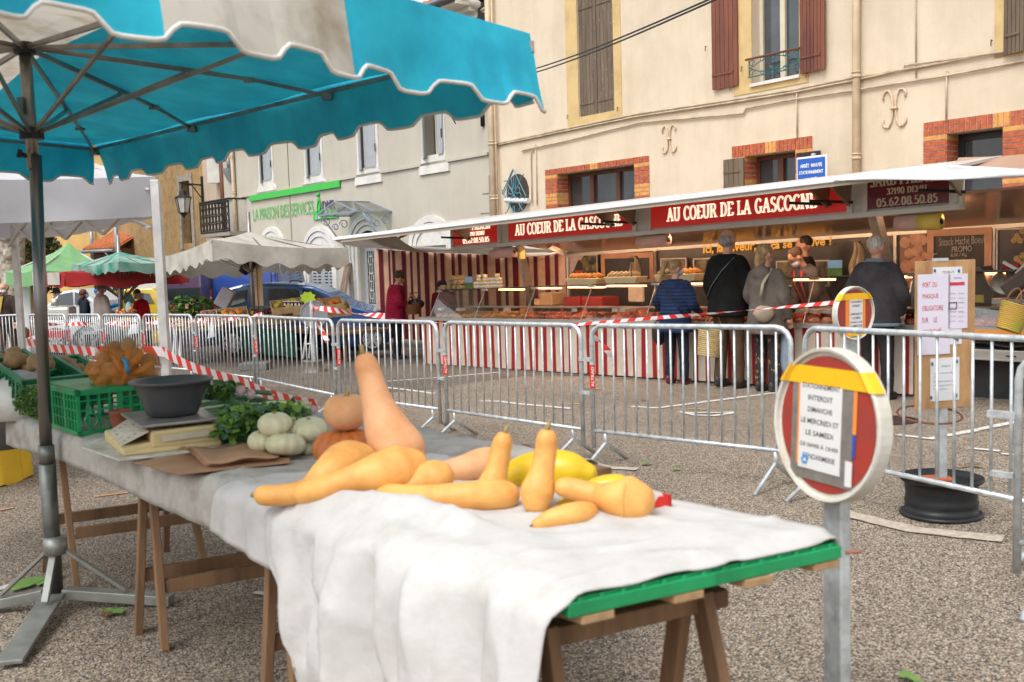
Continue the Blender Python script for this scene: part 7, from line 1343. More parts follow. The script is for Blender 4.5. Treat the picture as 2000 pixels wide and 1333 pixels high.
o = sheet(1817, 701, 1873, 781, .001, M_pw2); ftext('COVID-19', 1838, 718, 1855, 4, .004, M_nv, o); ftext('Le port du masque est obligatoire', 1824, 732, 1868, 3.5, .004, M_nv, o); ftext('marché', 1823, 738, 1833, 3, .004, M_nv, o); ftext('Respectez les distances entre', 1824, 748, 1866, 3.5, .004, M_nv, o); ftext('chaque personne merci', 1824, 756, 1867, 3.5, .004, M_nv, o); ftext('la municipalité', 1824, 763, 1850, 3, .004, M_nv, o)
q = MB()
for x, y in ((1826, 529), (1873, 529), (1870, 663), (1821, 711), (1869, 706), (1819, 777), (1868, 772)): p = Fb.P(x, y, .006); q.ball(p, (.007, .007, .011), 8, 6)
q.build('push_pin', M_nv, bo); q = MB(); q.fbox(Fb, *Fb.rect(1825, 505, 1852, 510), -.02, .003); q.build('clip', M_gv, t_)
# ------------------------------------------------------------ sign back in rim by the white parasol (seen from behind)
gs = G(614, 727); t_ = thing('turned_sign', 'round road sign seen from behind, grey, on a pole in a wheel rim', 'road sign', gs); Yg = gs.y; k_ = spx(Yg); c_ = P(613, 614, Yg); q = MB(); q.lathe([(0, 0), (26 * k_, 0), (27 * k_, -.015), (27 * k_, .02), (25 * k_, .02), (24.5 * k_, .01), (0, .01)], c_, 36, Matrix.Rotation(R(18), 3, 'Z') @ Matrix.Rotation(R(90), 3, 'X')); q.build('disc', mat('grey_sign_back', (.26, .27, .29), .6, var=.1), t_); q = MB(); q.tube([gs + V((0, 0, .05)), V((gs.x, gs.y, c_.z + 26 * k_))], .04, 10); q.build('pole', M_gv, t_); q = MB(); r_ = 22 * k_; q.lathe([(r_, 0), (r_ * .85, .05), (r_ * .85, .16), (r_, .2), (r_ * .4, .18)], gs, 24); q.build('wheel_rim', mat('grey_rim', (.25, .22, .19), .6, .3, var=.2), t_, smooth=True)
q = MB(); 
for x0, x1 in ((592, 600), (604, 608)): q.tube([P(x1, 640, Yg - .1), P(x0, 700, Yg + .1)], .018, 6)
q.tube([P(594, 672, Yg), P(608, 672, Yg)], .015, 6); q.build('metal_frame', M_wp, t_); gs2 = G(500, 723); q = MB(); q.box(gs2 + V((0, 0, .07)), (.48, .4, .14)); tag(q.build('concrete_block', mat('concrete_block', (.18, .17, .16), .9, bump=.4), bevel=.02), 'flat grey concrete block weighing down the white parasol pole', 'block')
# ------------------------------------------------------------ tapes
tape([P(50, 668, 9.5), P(76, 672, 9.2), P(94, 680, 8.8), P(185, 687, 8.0)], .07, 'red and white tape from the far tent leg to the parasol pole', seg=8); tape([P(180, 687, 8.2), P(300, 686, 8.15), P(322, 688, 8.1)], .08, 'red and white tape behind the potato net to the white tent leg', seg=8)
tape([P(322, 690, 8.1), P(470, 745, 7.0), P(620, 792, 6.0)], .075, 'red and white tape slanting down from the white tent leg to the leeks', seg=16, sag=.03); tape([P(795, 842, 5.2), P(880, 864, 4.9), P(948, 884, 4.6)], .06, 'red and white tape running behind the tall butternut', seg=10)
tape([P(1268, 968, 3.05), P(1312, 980, 2.95), P(1270, 985, 2.92)], .04, 'red tape end showing behind the hooked butternut', seg=4)
def onb(i, f, z): a, b_ = jp[i + 1], jp[i]; p = a.lerp(b_, f); return p + V((0, 0, z)) + V((0, .06, 0))
tape([P(1648, 590, 8.4), P(1500, 603, 9.3), P(1350, 616, 9.8), P(1284, 621, 10.2)], .038, 'red and white tape in front of the customers above the barriers', seg=16, twist=.6); tape([P(1284, 621, 10.2), P(1130, 634, 10.9), P(1000, 634, 11.5), P(880, 633, 12.2), P(760, 622, 13)], .034, 'red and white tape along the counter behind the middle barriers', seg=12, twist=.3)
tape([P(752, 618, 13.2), P(690, 612, 13.8), P(622, 602, 14.4), P(609, 596, 15.5)], .08, 'red and white tape from the turned sign towards the red jacket woman', seg=10, twist=1.0); tape([P(608, 596, 15.6), P(625, 640, 15.5), P(640, 668, 15.4)], .08, 'loose red and white tape end hanging from the turned sign', seg=6, twist=.5)
tape([P(512, 615, 15.2), P(440, 624, 15.8), P(330, 630, 17), P(200, 632, 18), P(95, 634, 19)], .08, 'far red and white tape along the vegetable stalls behind barriers', seg=14, twist=3); tape([P(1156, 657, 8.0), P(1172, 668, 8.0), P(1182, 680, 8.0), P(1197, 697, 8.0)], .05, 'knotted red and white tape end fluttering at a barrier post', seg=5, twist=.7)
q = MB(); q.tube([P(1652, 1080, 2.72), P(1682, 1077, 2.72)], .006, 6); tag(q.build('red_strap', mat('brown_strap', (.3, .12, .08), .7)), 'thin brown string end sticking out past the table corner', 'string')
# ------------------------------------------------------------ people
def remesh(mb, vox, smooth=3, name='t'):
    me = bpy.data.meshes.new(name); me.from_pydata([tuple(v) for v in mb.v], [], mb.f); o = bpy.data.objects.new(name, me); S.collection.objects.link(o)
    md = o.modifiers.new('r', 'REMESH'); md.mode = 'VOXEL'; md.voxel_size = vox
    if smooth: sm = o.modifiers.new('s', 'SMOOTH'); sm.factor = .5; sm.iterations = smooth
    dg = bpy.context.evaluated_depsgraph_get(); m2 = bpy.data.meshes.new_from_object(o.evaluated_get(dg)); bpy.data.objects.remove(o); bpy.data.meshes.remove(me)
    out = MB(); out.v = [v.co.copy() for v in m2.vertices]; out.f = [list(p.vertices) for p in m2.polygons]; out.m = [0] * len(out.f); bpy.data.meshes.remove(m2); return out
def lp(*k): return [(V(a), r_) for a, r_ in k]
def limb(mb, pts, k=4, seg=12):
    cv = cat(pts, k); mb.tube([p for p, _ in cv], [r_ for _, r_ in cv], seg)
    for p, r_ in (cv[0], cv[-1]): mb.ball(p, r_ * .98, 10, 6)
M_skin = mat('skin', (.58, .33, .23), .5, col2=(.50, .26, .17), vs=12, sub=.08); M_eye = mat('eye_dark', (.02, .015, .015), .2); M_lip = mat('lips', (.40, .14, .11), .5); M_mask = mat('mask_white', (.66, .71, .76), .7, var=.05); M_mblue = mat('mask_blue', (.25, .55, .65), .7)
def cloth_mat(name, c, c2=None, bump=.35, quilt=0, bs=25, vs=5):
    m = mat(name, c, .9, col2=c2 or tuple(x * .6 for x in c), vs=vs, bump=bump, bs=bs, spec=.15)
    if quilt:
        nt = m.node_tree; L = nt.links.new; tc = node(nt, 'ShaderNodeTexCoord'); wv = node(nt, 'ShaderNodeTexWave', Scale=quilt, Distortion=.8); wv.bands_direction = 'Z'; wv.inputs['Detail Scale'].default_value = 2; L(tc.outputs['Object'], wv.inputs['Vector']); pw = node(nt, 'ShaderNodeMath', operation='POWER'); pw.inputs[1].default_value = .35; L(wv.outputs['Fac'], pw.inputs[0])
        bp = node(nt, 'ShaderNodeBump', Strength=.55, Distance=.02); L(pw.outputs[0], bp.inputs['Height']); L(bp.outputs[0], nt.nodes['Principled BSDF'].inputs['Normal'])
    return m
def person(pos, H, yaw, label, coat, trous, hairm, hair='short', lean=0, hp=0, hy=0, arms=None, zc=.82, flare=1.0, stance=.1, stride=0, mask=None, shoe=None, hood=False, collar=None, group=None, bulk=1.0, half=False, name='person', coat_name='jacket', glasses=False):
    """pos on the ground, H height, yaw: facing direction (0 = +Y). arms: ((elbow),(hand)) left, right in a 1.75 m figure facing +Y"""
    t_ = thing(name, label, 'person', pos, yaw, group); k = H / 1.75; W0 = WM[t_.name]
    RL = Matrix.Rotation(R(-lean), 3, 'X'); RH = Matrix.Rotation(R(hy), 3, 'Z') @ Matrix.Rotation(R(-hp), 3, 'X'); hip = V((0, 0, .95)); nk = V((0, .0, 1.5))
    up_ = lambda p: hip + RL @ (V(p) - hip)
    hd = lambda p: up_(nk + RH @ (V(p) - nk))
    arms = arms or (((-.25, -.03, 1.14), (-.24, .08, .9)), ((.25, -.03, 1.14), (.24, .08, .9)))
    arms = [(up_(a), up_(b)) for a, b in arms]
    fin = lambda mb: setattr(mb, 'v', [W0 @ (v * k) for v in mb.v]) or mb
    Mh = RL @ RH
    # body: head, neck, forearms, hands, legs - one continuous surface
    b = MB(); b.ball(hd((0, .0, 1.645)), (.078, .097, .105), 20, 14, Mh); b.ball(hd((0, .03, 1.585)), (.056, .068, .068), 16, 10, Mh); b.ball(hd((0, .092, 1.63)), (.014, .022, .03), 8, 6, Mh); b.ball(hd((0, .105, 1.612)), (.016, .016, .014), 8, 6, Mh); b.ball(hd((0, .088, 1.577)), (.026, .012, .012), 8, 6, Mh); b.ball(hd((0, .075, 1.672)), (.055, .024, .013), 10, 6, Mh)
    for sg in (-1, 1): b.ball(hd((sg * .08, .0, 1.63)), (.012, .02, .032), 8, 6, Mh)
    limb(b, [(up_((0, 0, 1.36)), .07), (up_((0, .0, 1.46)), .055), (hd((0, .005, 1.56)), .052)])
    b.tube([up_((0, 0, .9)), up_((0, 0, 1.15)), up_((0, 0, 1.38))], [.13, .12, .11], 12)
    for (el, ha), sg in zip(arms, (-1, 1)):
        sh = up_((sg * .17, 0, 1.40)); limb(b, [(sh, .045), (el, .036), (el.lerp(ha, .9), .024)]); d = (ha - el).normalized(); sd = d.cross(V((0, 0, 1)))
        sd = sd.normalized() if sd.length > .2 else V((0, 1, 0)); pn = d.cross(sd).normalized()
        b.ball(ha + d * .03, (.04, .04, .04), 8, 6); q0 = ha + d * .055
        for f, (o_, l_) in enumerate(((-.03, .055), (-.01, .066), (.011, .06), (.031, .046))): b.tube([q0 + sd * o_, q0 + sd * o_ + d * l_ * .6 - pn * .004 * sg, q0 + sd * o_ * .9 + d * l_ - V((0, 0, .022))], [.0095, .009, .0075], 6)
        b.tube([ha + sd * -.03, ha + sd * -.05 + d * .03, ha - sd * .045 + d * .06], [.012, .011, .009], 6)
    for sg in (-1, 1):
        fy = stride * sg; limb(b, [(V((sg * .09, 0, .9)), .07), (V((sg * (.06 + stance * .4), fy * .4 + .02, .5)), .048), (V((sg * stance, fy, .1)), .035)])
    b.ball((0, 0, .92), (.13, .1, .1))
    body = remesh(b, .0095, 2); n0 = len(body.f)
    for sg in (-1, 1):
        body.cur = 1; body.ball(hd((sg * .031, .084, 1.645)), (.013, .008, .007), 8, 6, Mh); body.ball(hd((sg * .032, .088, 1.668)), (.018, .006, .005), 8, 4, Mh)
    body.cur = 2
    if not mask: body.ball(hd((0, .096, 1.577)), (.022, .006, .006), 8, 4, Mh)
    fin(body).build('body', [M_skin, M_eye, M_lip], t_, smooth=True)
    # trousers
    if not half:
        q = MB(); q.ball((0, -.01, .93), (.165 * bulk, .125 * bulk, .13), 14, 8)
        for sg in (-1, 1):
            fy = stride * sg; limb(q, [(V((sg * .085, 0, .9)), .098 * bulk), (V((sg * (.06 + stance * .4), fy * .4 + .02, .5)), .074), (V((sg * stance, fy, .09)), .066)], seg=14)
        tr_ = remesh(q, .015, 3); tr_.v = [v + V((fn3(v, 9) * .008, fn3(v, 9, 4) * .008, 0)) for v in tr_.v]; fin(tr_).build('trousers', trous, t_, smooth=True)
        for sg in (-1, 1):
            q = MB(); fy = stride * sg; q.ball((sg * stance, fy + .05, .045), (.047, .135, .05), 12, 8); q.ball((sg * stance, fy - .02, .08), (.045, .06, .07), 10, 6); q.v = [V((v.x, v.y, max(0.002, v.z))) for v in q.v]; fin(q).build('shoe', shoe or M_shoe, t_, smooth=True)
    # coat
    q = MB(); rings = [(1.485, .085, .085), (1.46, .12, .095), (1.425, .19, .115), (1.36, .215, .13), (1.25, .21, .138), (1.1, .195, .135), (1.0, .2, .14), (.9, .21, .148)]; zz = .9
    while zz > zc + .02: zz = max(zc, zz - .1); f = (.9 - zz) / .4; rings.append((zz, .21 + .045 * f * flare, .148 + .04 * f * flare))
    n = 28; base = len(q.v)
    for z, rx, ry in rings:
        lw = lean * max(0, (z - zc)) if z < .95 else 0
        for i in range(n):
            a = 6.2832 * i / n; c_, s_ = math.cos(a), math.sin(a); rr = 1 + .03 * fn3((a * 2, z * 3, H), 1.2); p = V((rx * bulk * rr * math.copysign(abs(c_) ** .8, c_), ry * bulk * rr * s_ - .005, z)); q.v.append(up_(p) if z >= .95 else p)
    for r_ in range(len(rings) - 1):
        for i in range(n): q.f.append([base + r_ * n + i, base + r_ * n + (i + 1) % n, base + (r_ + 1) * n + (i + 1) % n, base + (r_ + 1) * n + i])
    q.f.append([base + i for i in range(n)]); q.f.append([base + (len(rings) - 1) * n + i for i in range(n)][::-1]); q.m = [0] * len(q.f)
    for (el, ha), sg in zip(arms, (-1, 1)): limb(q, [(up_((sg * .165, 0, 1.39)), .078 * bulk), (el.lerp(up_((sg * .2, 0, 1.37)), .5), .07 * bulk), (el, .062 * bulk), (el.lerp(ha, .5), .056), (el.lerp(ha, .88), .05)], seg=14)
    if hood: q.ball(up_((0, -.1, 1.42)), (.13, .075, .1), 16, 10, RL)
    jk = remesh(q, .014, 3); jk.v = [v + V((fn3((v.x * 9, v.y * 9, v.z * 5), 1), fn3((v.x * 9, v.y * 9, v.z * 5), 1, 5), 0)) * .013 for v in jk.v]; fin(jk).build(coat_name, coat, t_, smooth=True)
    if collar: q = MB(); q.tube([up_((.1 * math.cos(a * .449), .085 * math.sin(a * .449) - .005, 1.475 - .02 * math.sin(a * .449))) for a in range(15)], .026, 8); fin(q).build('collar', collar, t_, smooth=True)
    # hair
    q = MB(); hn = lambda p: 1 + .12 * fn3(p, 4, 2)
    if hair in ('short', 'grey', 'bald', 'cap', 'crop'):
        if hair == 'bald': q.ball(hd((0, -.03, 1.63)), (.086, .085, .075), 18, 12, Mh)
        else: q.ball(hd((0, -.02, 1.675)), (.086, .096, .088), 18, 12, Mh, fn=hn)
    elif hair == 'bob': q.ball(hd((0, -.025, 1.66)), (.098, .105, .11), 18, 12, Mh, fn=hn); q.ball(hd((0, -.035, 1.56)), (.092, .075, .09), 16, 10, Mh, fn=hn)
    elif hair == 'curly':
        q.ball(hd((0, -.02, 1.675)), (.098, .105, .10), 18, 12, Mh); rs = random.Random(3)
        for _ in range(60): a, e_ = rs.uniform(0, 6.28), rs.uniform(-.5, 1.5); p = V((math.cos(a) * math.cos(e_) * .098, math.sin(a) * math.cos(e_) * .105 - .02, 1.672 + math.sin(e_) * .1)); (p.y < .06 or p.z > 1.72) and q.ball(hd(p), .022, 6, 4)
    elif hair == 'long': q.ball(hd((0, -.02, 1.67)), (.092, .10, .095), 18, 12, Mh, fn=hn); q.tube([hd((0, -.05, 1.66)), hd((0, -.075, 1.55)), hd((0, -.10, 1.42))], [.09, .085, .05], 14, ell=(1, .7))
    elif hair == 'pony': q.ball(hd((0, -.02, 1.67)), (.088, .10, .092), 18, 12, Mh, fn=hn); q.tube([hd((-.02, -.1, 1.70)), hd((-.06, -.15, 1.68)), hd((-.08, -.17, 1.58)), hd((-.06, -.16, 1.5))], [.03, .045, .04, .015], 10)
    hh = fin(q).build('hair', hairm, t_, smooth=True)
    if mask:
        q = MB(); q.ball(hd((0, .055, 1.583)), (.066, .06, .052), 16, 10, Mh); q.tube([hd((-.06, .05, 1.6)), hd((-.082, -.0, 1.635))], .004, 4); q.tube([hd((.06, .05, 1.6)), hd((.082, .0, 1.635))], .004, 4); fin(q).build('face_mask', mask, t_, smooth=True)
    if glasses:
        q = MB()
        for sg in (-1, 1): q.tube([hd((sg * .033 + .024 * math.cos(a), .108, 1.645 + .016 * math.sin(a))) for a in [i * .6283 for i in range(11)]], .003, 4); q.tube([hd((sg * .056, .105, 1.65)), hd((sg * .08, .0, 1.645))], .003, 4)
        fin(q).build('glasses', M_blk, t_)
    t_['_k'] = k; return t_, (lambda p: W0 @ (up_(p) * k)), (lambda p: W0 @ (hd(p) * k))
def extra(t_, mb, name, mt, **kw): o = mb.build(name, mt, t_, **kw); return o
M_shoe = mat('dark_shoe', (.03, .025, .022), .5); HB = lambda n_, c: mat(n_, c, .7, col2=tuple(x * .45 for x in c), vs=40, stretch=(1, 1, .3), bump=.4, bs=120)
h_grey = HB('grey_hair', (.36, .33, .30)); h_dark = HB('dark_hair', (.03, .02, .018)); h_brown = HB('brown_hair', (.10, .055, .03)); h_blond = HB('dark_blond_hair', (.42, .27, .12)); h_red = HB('red_brown_hair', (.13, .03, .02)); h_white = HB('white_hair', (.55, .50, .44))
jeans = cloth_mat('dark_navy_jeans', (.025, .03, .045)); blackt = cloth_mat('black_trousers', (.02, .02, .022)); brownt = cloth_mat('brown_trousers', (.10, .065, .042))
FAC = math.atan2(-.75, .66)      # yaw that faces the trailer
def at(px, py): return G(px, py)
def hgt(px, fy, ty, c=1): g_ = G(px, fy); return P(px, ty, g_.y).z - g_.z
def strap(t_, f, pts, mt, w_=.03, name='bag_strap', r_=.006): q = MB(); q.tube([f(p) for p in pts], w_ / 2, 6, ell=(1, .35)); return q.build(name, mt, t_, smooth=True)
# customers at the trailer, seen from behind
g_ = at(1322, 751); H_ = hgt(1322, 751, 508); navy = cloth_mat('navy_quilted_fabric', (.022, .04, .10), quilt=7, bump=0)
t_, f, h_ = person(g_, H_, FAC + .15, 'woman in navy quilted jacket with blond ponytail at the glass counter', navy, jeans, h_blond, 'pony', arms=(((-.30, .02, 1.13), (-.17, .2, .98)), ((.28, .0, 1.12), (.26, .22, 1.0))), zc=.74, hy=-25, hp=5, mask=M_mblue, bulk=1.12, shoe=mat('burgundy_boot', (.14, .015, .02), .4), stance=.12)
strap(t_, f, [(-.17, -.09, 1.44), (-.05, -.165, 1.3), (.12, -.165, 1.12), (.22, -.1, .98)], M_blk, .02)
q = MB(); g2 = f((-.33, .1, .72)); q.ball(g2, (.10, .06, .17), 10, 8, fn=lambda p: 1 + .2 * fn3(p, 3)); tag(q.build('black_bag', mat('shiny_black_bag', (.02, .02, .022), .3), smooth=True), 'shiny black bag hanging left of the navy jacket woman', 'bag')
g_ = at(1424, 758); H_ = hgt(1424, 758, 449); blackwool = cloth_mat('black_wool', (.012, .012, .012), (.006, .006, .006), bump=.6)
t_, f, h_ = person(g_, H_, FAC - .05, 'tall balding man in a long black coat and brown trousers', blackwool, brownt, h_grey, 'bald', arms=(((-.27, .0, 1.13), (-.24, .06, .88)), ((.28, .0, 1.12), (.27, .1, .9))), zc=.80, bulk=1.13, stance=.13, coat_name='coat', hp=4)
strap(t_, f, [(.16, -.08, 1.45), (.05, -.17, 1.3), (-.08, -.17, 1.15), (-.2, -.13, 1.0)], mat('grey_strap', (.12, .13, .14), .6), .035)
def basket(c, w_, h, d, mt, label, tilt=0, band=None):
    t_ = thing('straw_basket', label, 'basket', c); M_ = Matrix.Rotation(tilt, 3, 'Y'); q = MB(); n = 14
    for i in range(n):
        z = h * (i + .5) / n; f = .78 + .22 * (z / h); q.tube([c + M_ @ V((w_ * f * math.cos(a), d * f * math.sin(a), z)) for a in [k * .3307 for k in range(20)]], h / n * .62, 6)
    q.build('woven_body', mt, t_, smooth=True); q = MB()
    for sg in (-1, 1): q.tube([c + M_ @ V((w_ * .5 * math.cos(a), sg * d * .8, h + .16 * math.sin(a))) for a in [k * .3927 for k in range(9)]], .008, 6)
    q.build('handle', mat('leather_handle', (.35, .16, .07), .6), t_, smooth=True); return t_
M_straw = mat('straw', (.56, .42, .20), .8, col2=(.40, .28, .12), vs=20, bump=.4)
p = P(1384, 696, G(1424, 758).y + .1); basket(p, .16, .34, .12, M_straw, 'tall straw basket carried between the navy jacket woman and the black coat man', tilt=.15)
g_ = at(1498, 766); H_ = hgt(1498, 766, 478); taupe = cloth_mat('taupe_cotton', (.15, .125, .105)); pat_ = mat('patterned_cloth', (.22, .05, .025), .85, col2=(.02, .015, .014), vs=16, c2amt=.5)
cr_ = [n for n in pat_.node_tree.nodes if n.bl_idname == 'ShaderNodeValToRGB'][0].color_ramp; cr_.interpolation = 'CONSTANT'; e = cr_.elements.new(.6); e.color = (.5, .36, .2, 1)
t_, f, h_ = person(g_, H_, FAC - .1, 'woman in hooded taupe coat and patterned trousers with a cream shoulder bag', taupe, pat_, h_blond, 'long', arms=(((-.27, .0, 1.13), (-.2, .14, .95)), ((.27, .0, 1.12), (.25, .1, .88))), zc=.70, hood=True, bulk=1.08, flare=1.3, hy=-20, coat_name='coat')
M_cb = mat('cream_leather', (.36, .29, .21), .5, var=.15, bump=.1); strap(t_, f, [(.13, -.05, 1.47), (.12, -.2, 1.3), (.1, -.22, 1.15)], M_cb, .05, name='shoulder_strap'); q = MB(); c_ = f((.13, -.2, 1.0)); q.ball(c_, (.13, .055, .15), 14, 10, fn=lambda p: 1 - .62 * max(0, p.z + .3) + .06 * fn3(p, 3)); tag(q.build('cream_bag', M_cb, smooth=True), 'cream leather bag slung on the back of the taupe coat', 'bag')
q = MB(); c_ = P(1535, 690, g_.y - .05); q.ball(c_, (.08, .06, .27), 12, 10, fn=lambda p: 1 + .15 * fn3(p, 3)); tag(q.build('carrier_bag', mat('pale_blue_plastic', (.45, .58, .70), .4, trans=.3), smooth=True), 'pale blue white plastic bag held beside the patterned trousers', 'bag')
g_ = at(1712, 780); H_ = hgt(1712, 780, 462); suede = cloth_mat('dark_grey_suede', (.055, .050, .055), (.032, .03, .034), bump=.5, bs=14)
t_, f, h_ = person(g_, H_, FAC - .1, 'grey haired man in dark grey sheepskin jacket with blue grey collar', suede, cloth_mat('charcoal_trousers', (.035, .03, .032)), h_white, 'crop', arms=(((-.31, -.02, 1.15), (-.22, .16, 1.0)), ((.33, -.03, 1.14), (.24, .08, .92))), zc=.80, bulk=1.22, stance=.13, collar=mat('blue_grey_fleece', (.13, .17, .20), .95, bump=.5), flare=.5)
q = MB(); c_ = f((0, 0, .8)); q.tube([f((.245 * 1.2 * math.cos(a * .4189), .165 * 1.22 * math.sin(a * .4189), .815)) for a in range(16)], .02, 8); q.build('fleece_hem', mat('blue_grey_fleece', (.13, .17, .20)), t_, smooth=True)
# woman in dark red quilted jacket, side on
g_ = at(776, 702); H_ = hgt(776, 702, 530); drk = cloth_mat('crimson_quilted_fabric', (.34, .015, .05), quilt=8, bump=0)
t_, f, h_ = person(g_, H_, R(-75), 'woman in crimson quilted jacket holding a wicker basket at the stall end', drk, blackt, h_brown, 'curly', arms=(((-.2, .08, 1.15), (-.06, .32, 1.08)), ((.27, .02, 1.13), (.14, .32, 1.05))), zc=.76, bulk=1.3, lean=5, hp=22)
basket(P(806, 614, g_.y - .1), .15, .18, .13, mat('brown_wicker', (.22, .09, .035), .8, bump=.4), 'brown wicker basket held by the crimson jacket woman'); q = MB()
q.ball(P(812, 594, g_.y), (.16, .1, .1), 10, 8); q.tube([P(806, 588, g_.y), P(800, 573, g_.y), P(818, 572, g_.y), P(814, 590, g_.y)], .012, 6); tag(q.build('black_handbag', M_bk, smooth=True), 'black handbag with looped handles above the wicker basket', 'bag')
# vendors inside
def vend(px, top, hgt_, off, yaw, *a, **kw): c_ = FT.P(px, top, off); return person(V((c_.x, c_.y, c_.z - hgt_)), hgt_, yaw, *a, half=True, **kw)
redblk = cloth_mat('black_work_jacket', (.02, .02, .022))
vend(868, 536, 1.6, -1.1, FAC + R(60), 'dark haired stallholder in dark red bending over the left end of the counter', cloth_mat('dark_red_cardigan', (.17, .012, .02)), blackt, h_dark, 'curly', lean=34, hp=25, arms=(((-.2, .2, 1.1), (-.15, .4, 1.0)), ((.2, .2, 1.1), (.15, .4, .98))))
vend(1572, 462, 1.75, -1.45, FAC + R(125), 'bearded dark capped vendor in black with white mask looking left', redblk, blackt, h_dark, 'short', mask=M_mask, hp=5)
t_, f, h_ = vend(1597, 472, 1.72, -.95, FAC + R(150), 'vendor in glasses and white mask bending over the meat counter', cloth_mat('grey_red_work_jacket', (.10, .10, .11)), blackt, h_brown, 'crop', mask=M_mask, lean=22, hp=20, glasses=True, arms=(((-.25, .12, 1.13), (-.12, .36, .95)), ((.25, .12, 1.13), (.1, .36, .93))))
q = MB(); q.tube([f((-.1, .09, 1.46)), f((-.09, .15, 1.3)), f((-.05, .155, 1.05))], .03, 6, ell=(1, .3)); q.tube([f((.1, .09, 1.46)), f((.09, .15, 1.3)), f((.05, .155, 1.05))], .03, 6, ell=(1, .3)); q.build('red_braces', mat('bright_red_cloth', (.65, .02, .015), .7), t_, smooth=True)
# partial person at the right edge
g_ = G(2060, 800); t_, f, h_ = person(V((g_.x + .05, g_.y, g_.z)), 1.62, FAC - .1, 'person in blue grey coat cut off by the right edge', cloth_mat('blue_grey_wool', (.09, .11, .15)), blackt, h_brown, 'bob', arms=(((-.3, -.02, 1.15), (-.3, .08, .95)), ((.27, 0, 1.1), (.2, .1, .9))), zc=.75, bulk=1.15)
basket(P(1968, 646, g_.y - .1), .135, .25, .11, mat('green_yellow_raffia', (.40, .36, .05), .8, col2=(.55, .30, .07), vs=7, bump=.4), 'yellow and green woven basket at the right edge', tilt=.35)
# man at the far left covering his face
g_ = at(20, 712); H_ = hgt(20, 712, 552); t_, f, h_ = person(g_, H_, R(172), 'old man in dark brown jacket holding his mask at the far left', cloth_mat('dark_brown_fabric', (.055, .04, .035)), brownt, h_grey, 'bald', mask=M_mask, arms=(((-.28, .05, 1.13), (-.26, .1, .9)), ((.25, .14, 1.2), (.06, .16, 1.48))), bulk=1.1, zc=.85, stride=.12, hp=12)
q = MB(); q.add([f((-.055, .155, 1.46)), f((.055, .155, 1.46)), f((.02, .175, 1.1))], [(0, 1, 2)]); q.build('mustard_pullover', mat('mustard_wool', (.48, .33, .07), .9, bump=.4), t_, solid=.02)
q = MB(); q.ball(P(68, 672, g_.y), (.2, .12, .3), 12, 10, fn=lambda p: 1 - .4 * max(0, p.z) + .1 * fn3(p, 3)); tag(q.build('white_bag', mat('thin_white_plastic', (.70, .70, .70), .4, trans=.3), smooth=True), 'white plastic bag carried by the man at the far left', 'bag'); q = MB(); q.ball(P(45, 668, g_.y - 1), (.08, .06, .1), 8, 6, fn=lambda p: 1 + .3 * fn3(p, 3)); tag(q.build('green_bundle', M_gl, smooth=True), 'small green plastic bundle tied at the far tent leg', 'bag')
# shoppers in the left background
def bgp(px, fy, ty, *a, **kw): g_ = G(px, fy); return person(g_, P(px, ty, g_.y).z - g_.z, *a, **kw)
t_, f, h_ = bgp(118, 690, 568, R(170), 'man in black brimmed hat and dark jacket with blue chin mask', cloth_mat('aubergine_cloth', (.03, .02, .035)), blackt, h_grey, 'short'); q = MB(); q.lathe([(0, .13), (.07, .125), (.085, .08), (.09, .02), (.17, .0), (.165, -.012), (.09, -.01)], h_((0, 0, 1.70)), 22); q.build('hat', mat('black_felt', (.02, .02, .025), .9), t_, smooth=True); q = MB(); q.ball(h_((0, .06, 1.54)), (.065, .05, .04), 10, 6); q.build('chin_mask', M_mblue, t_, smooth=True)
bgp(141, 690, 577, R(200), 'short haired person in dark coat and red scarf beside the hatted man', cloth_mat('dark_anorak', (.035, .03, .035)), blackt, h_grey, 'curly', collar=M_red)
bgp(172, 694, 566, R(-60), 'woman with dark red hair in a black hooded jacket', cloth_mat('blue_black_cloth', (.015, .022, .035)), blackt, h_red, 'bob', hood=True, mask=M_mblue)
bgp(206, 704, 553, R(-50), 'woman with grey curly hair in a long white coat', cloth_mat('off_white_coat', (.62, .57, .50), (.48, .44, .38)), blackt, h_grey, 'curly', zc=.6, bulk=1.15, coat_name='coat', mask=M_mask, arms=(((-.26, .02, 1.12), (-.2, .18, .95)), ((.27, .04, 1.12), (.18, .24, 1.0))))
bgp(200, 692, 563, R(-70), 'person in bright blue with arm stretched out behind the white coat', cloth_mat('bright_blue_cloth', (.015, .19, .42)), blackt, mat('blue_beanie', (.01, .2, .5), .9), 'short', arms=(((-.1, .25, 1.25), (-.02, .48, 1.3)), ((.2, .2, 1.15), (.05, .4, 1.05))))
q = MB(); q.ball(P(252, 603, 20), (.07, .04, .14), 8, 6); tag(q.build('blue_bag', mat('pale_blue_bag', (.35, .6, .7), .5), smooth=True), 'pale blue bag handed over to the red jacket stallholder', 'bag')
t_, f, h_ = bgp(289, 700, 563, R(75), 'stallholder in red jacket, purple apron and patterned cap', cloth_mat('red_wool', (.50, .012, .02)), cloth_mat('purple_black_cloth', (.035, .015, .05)), mat('speckled_cap', (.16, .16, .16), .9, col2=(.01, .01, .01), vs=40), 'short', lean=14, hp=15, mask=mat('grey_mask', (.14, .14, .13), .7), arms=(((-.26, .12, 1.12), (-.1, .34, 1.05)), ((.26, .14, 1.14), (.05, .36, 1.02)))); q = MB(); q.sheet(lambda u, v_: f((-.13 + .26 * u, .165, 1.32 - .5 * v_)), 4, 6); q.build('apron', mat('purple_apron', (.12, .07, .22), .8), t_, solid=.01)
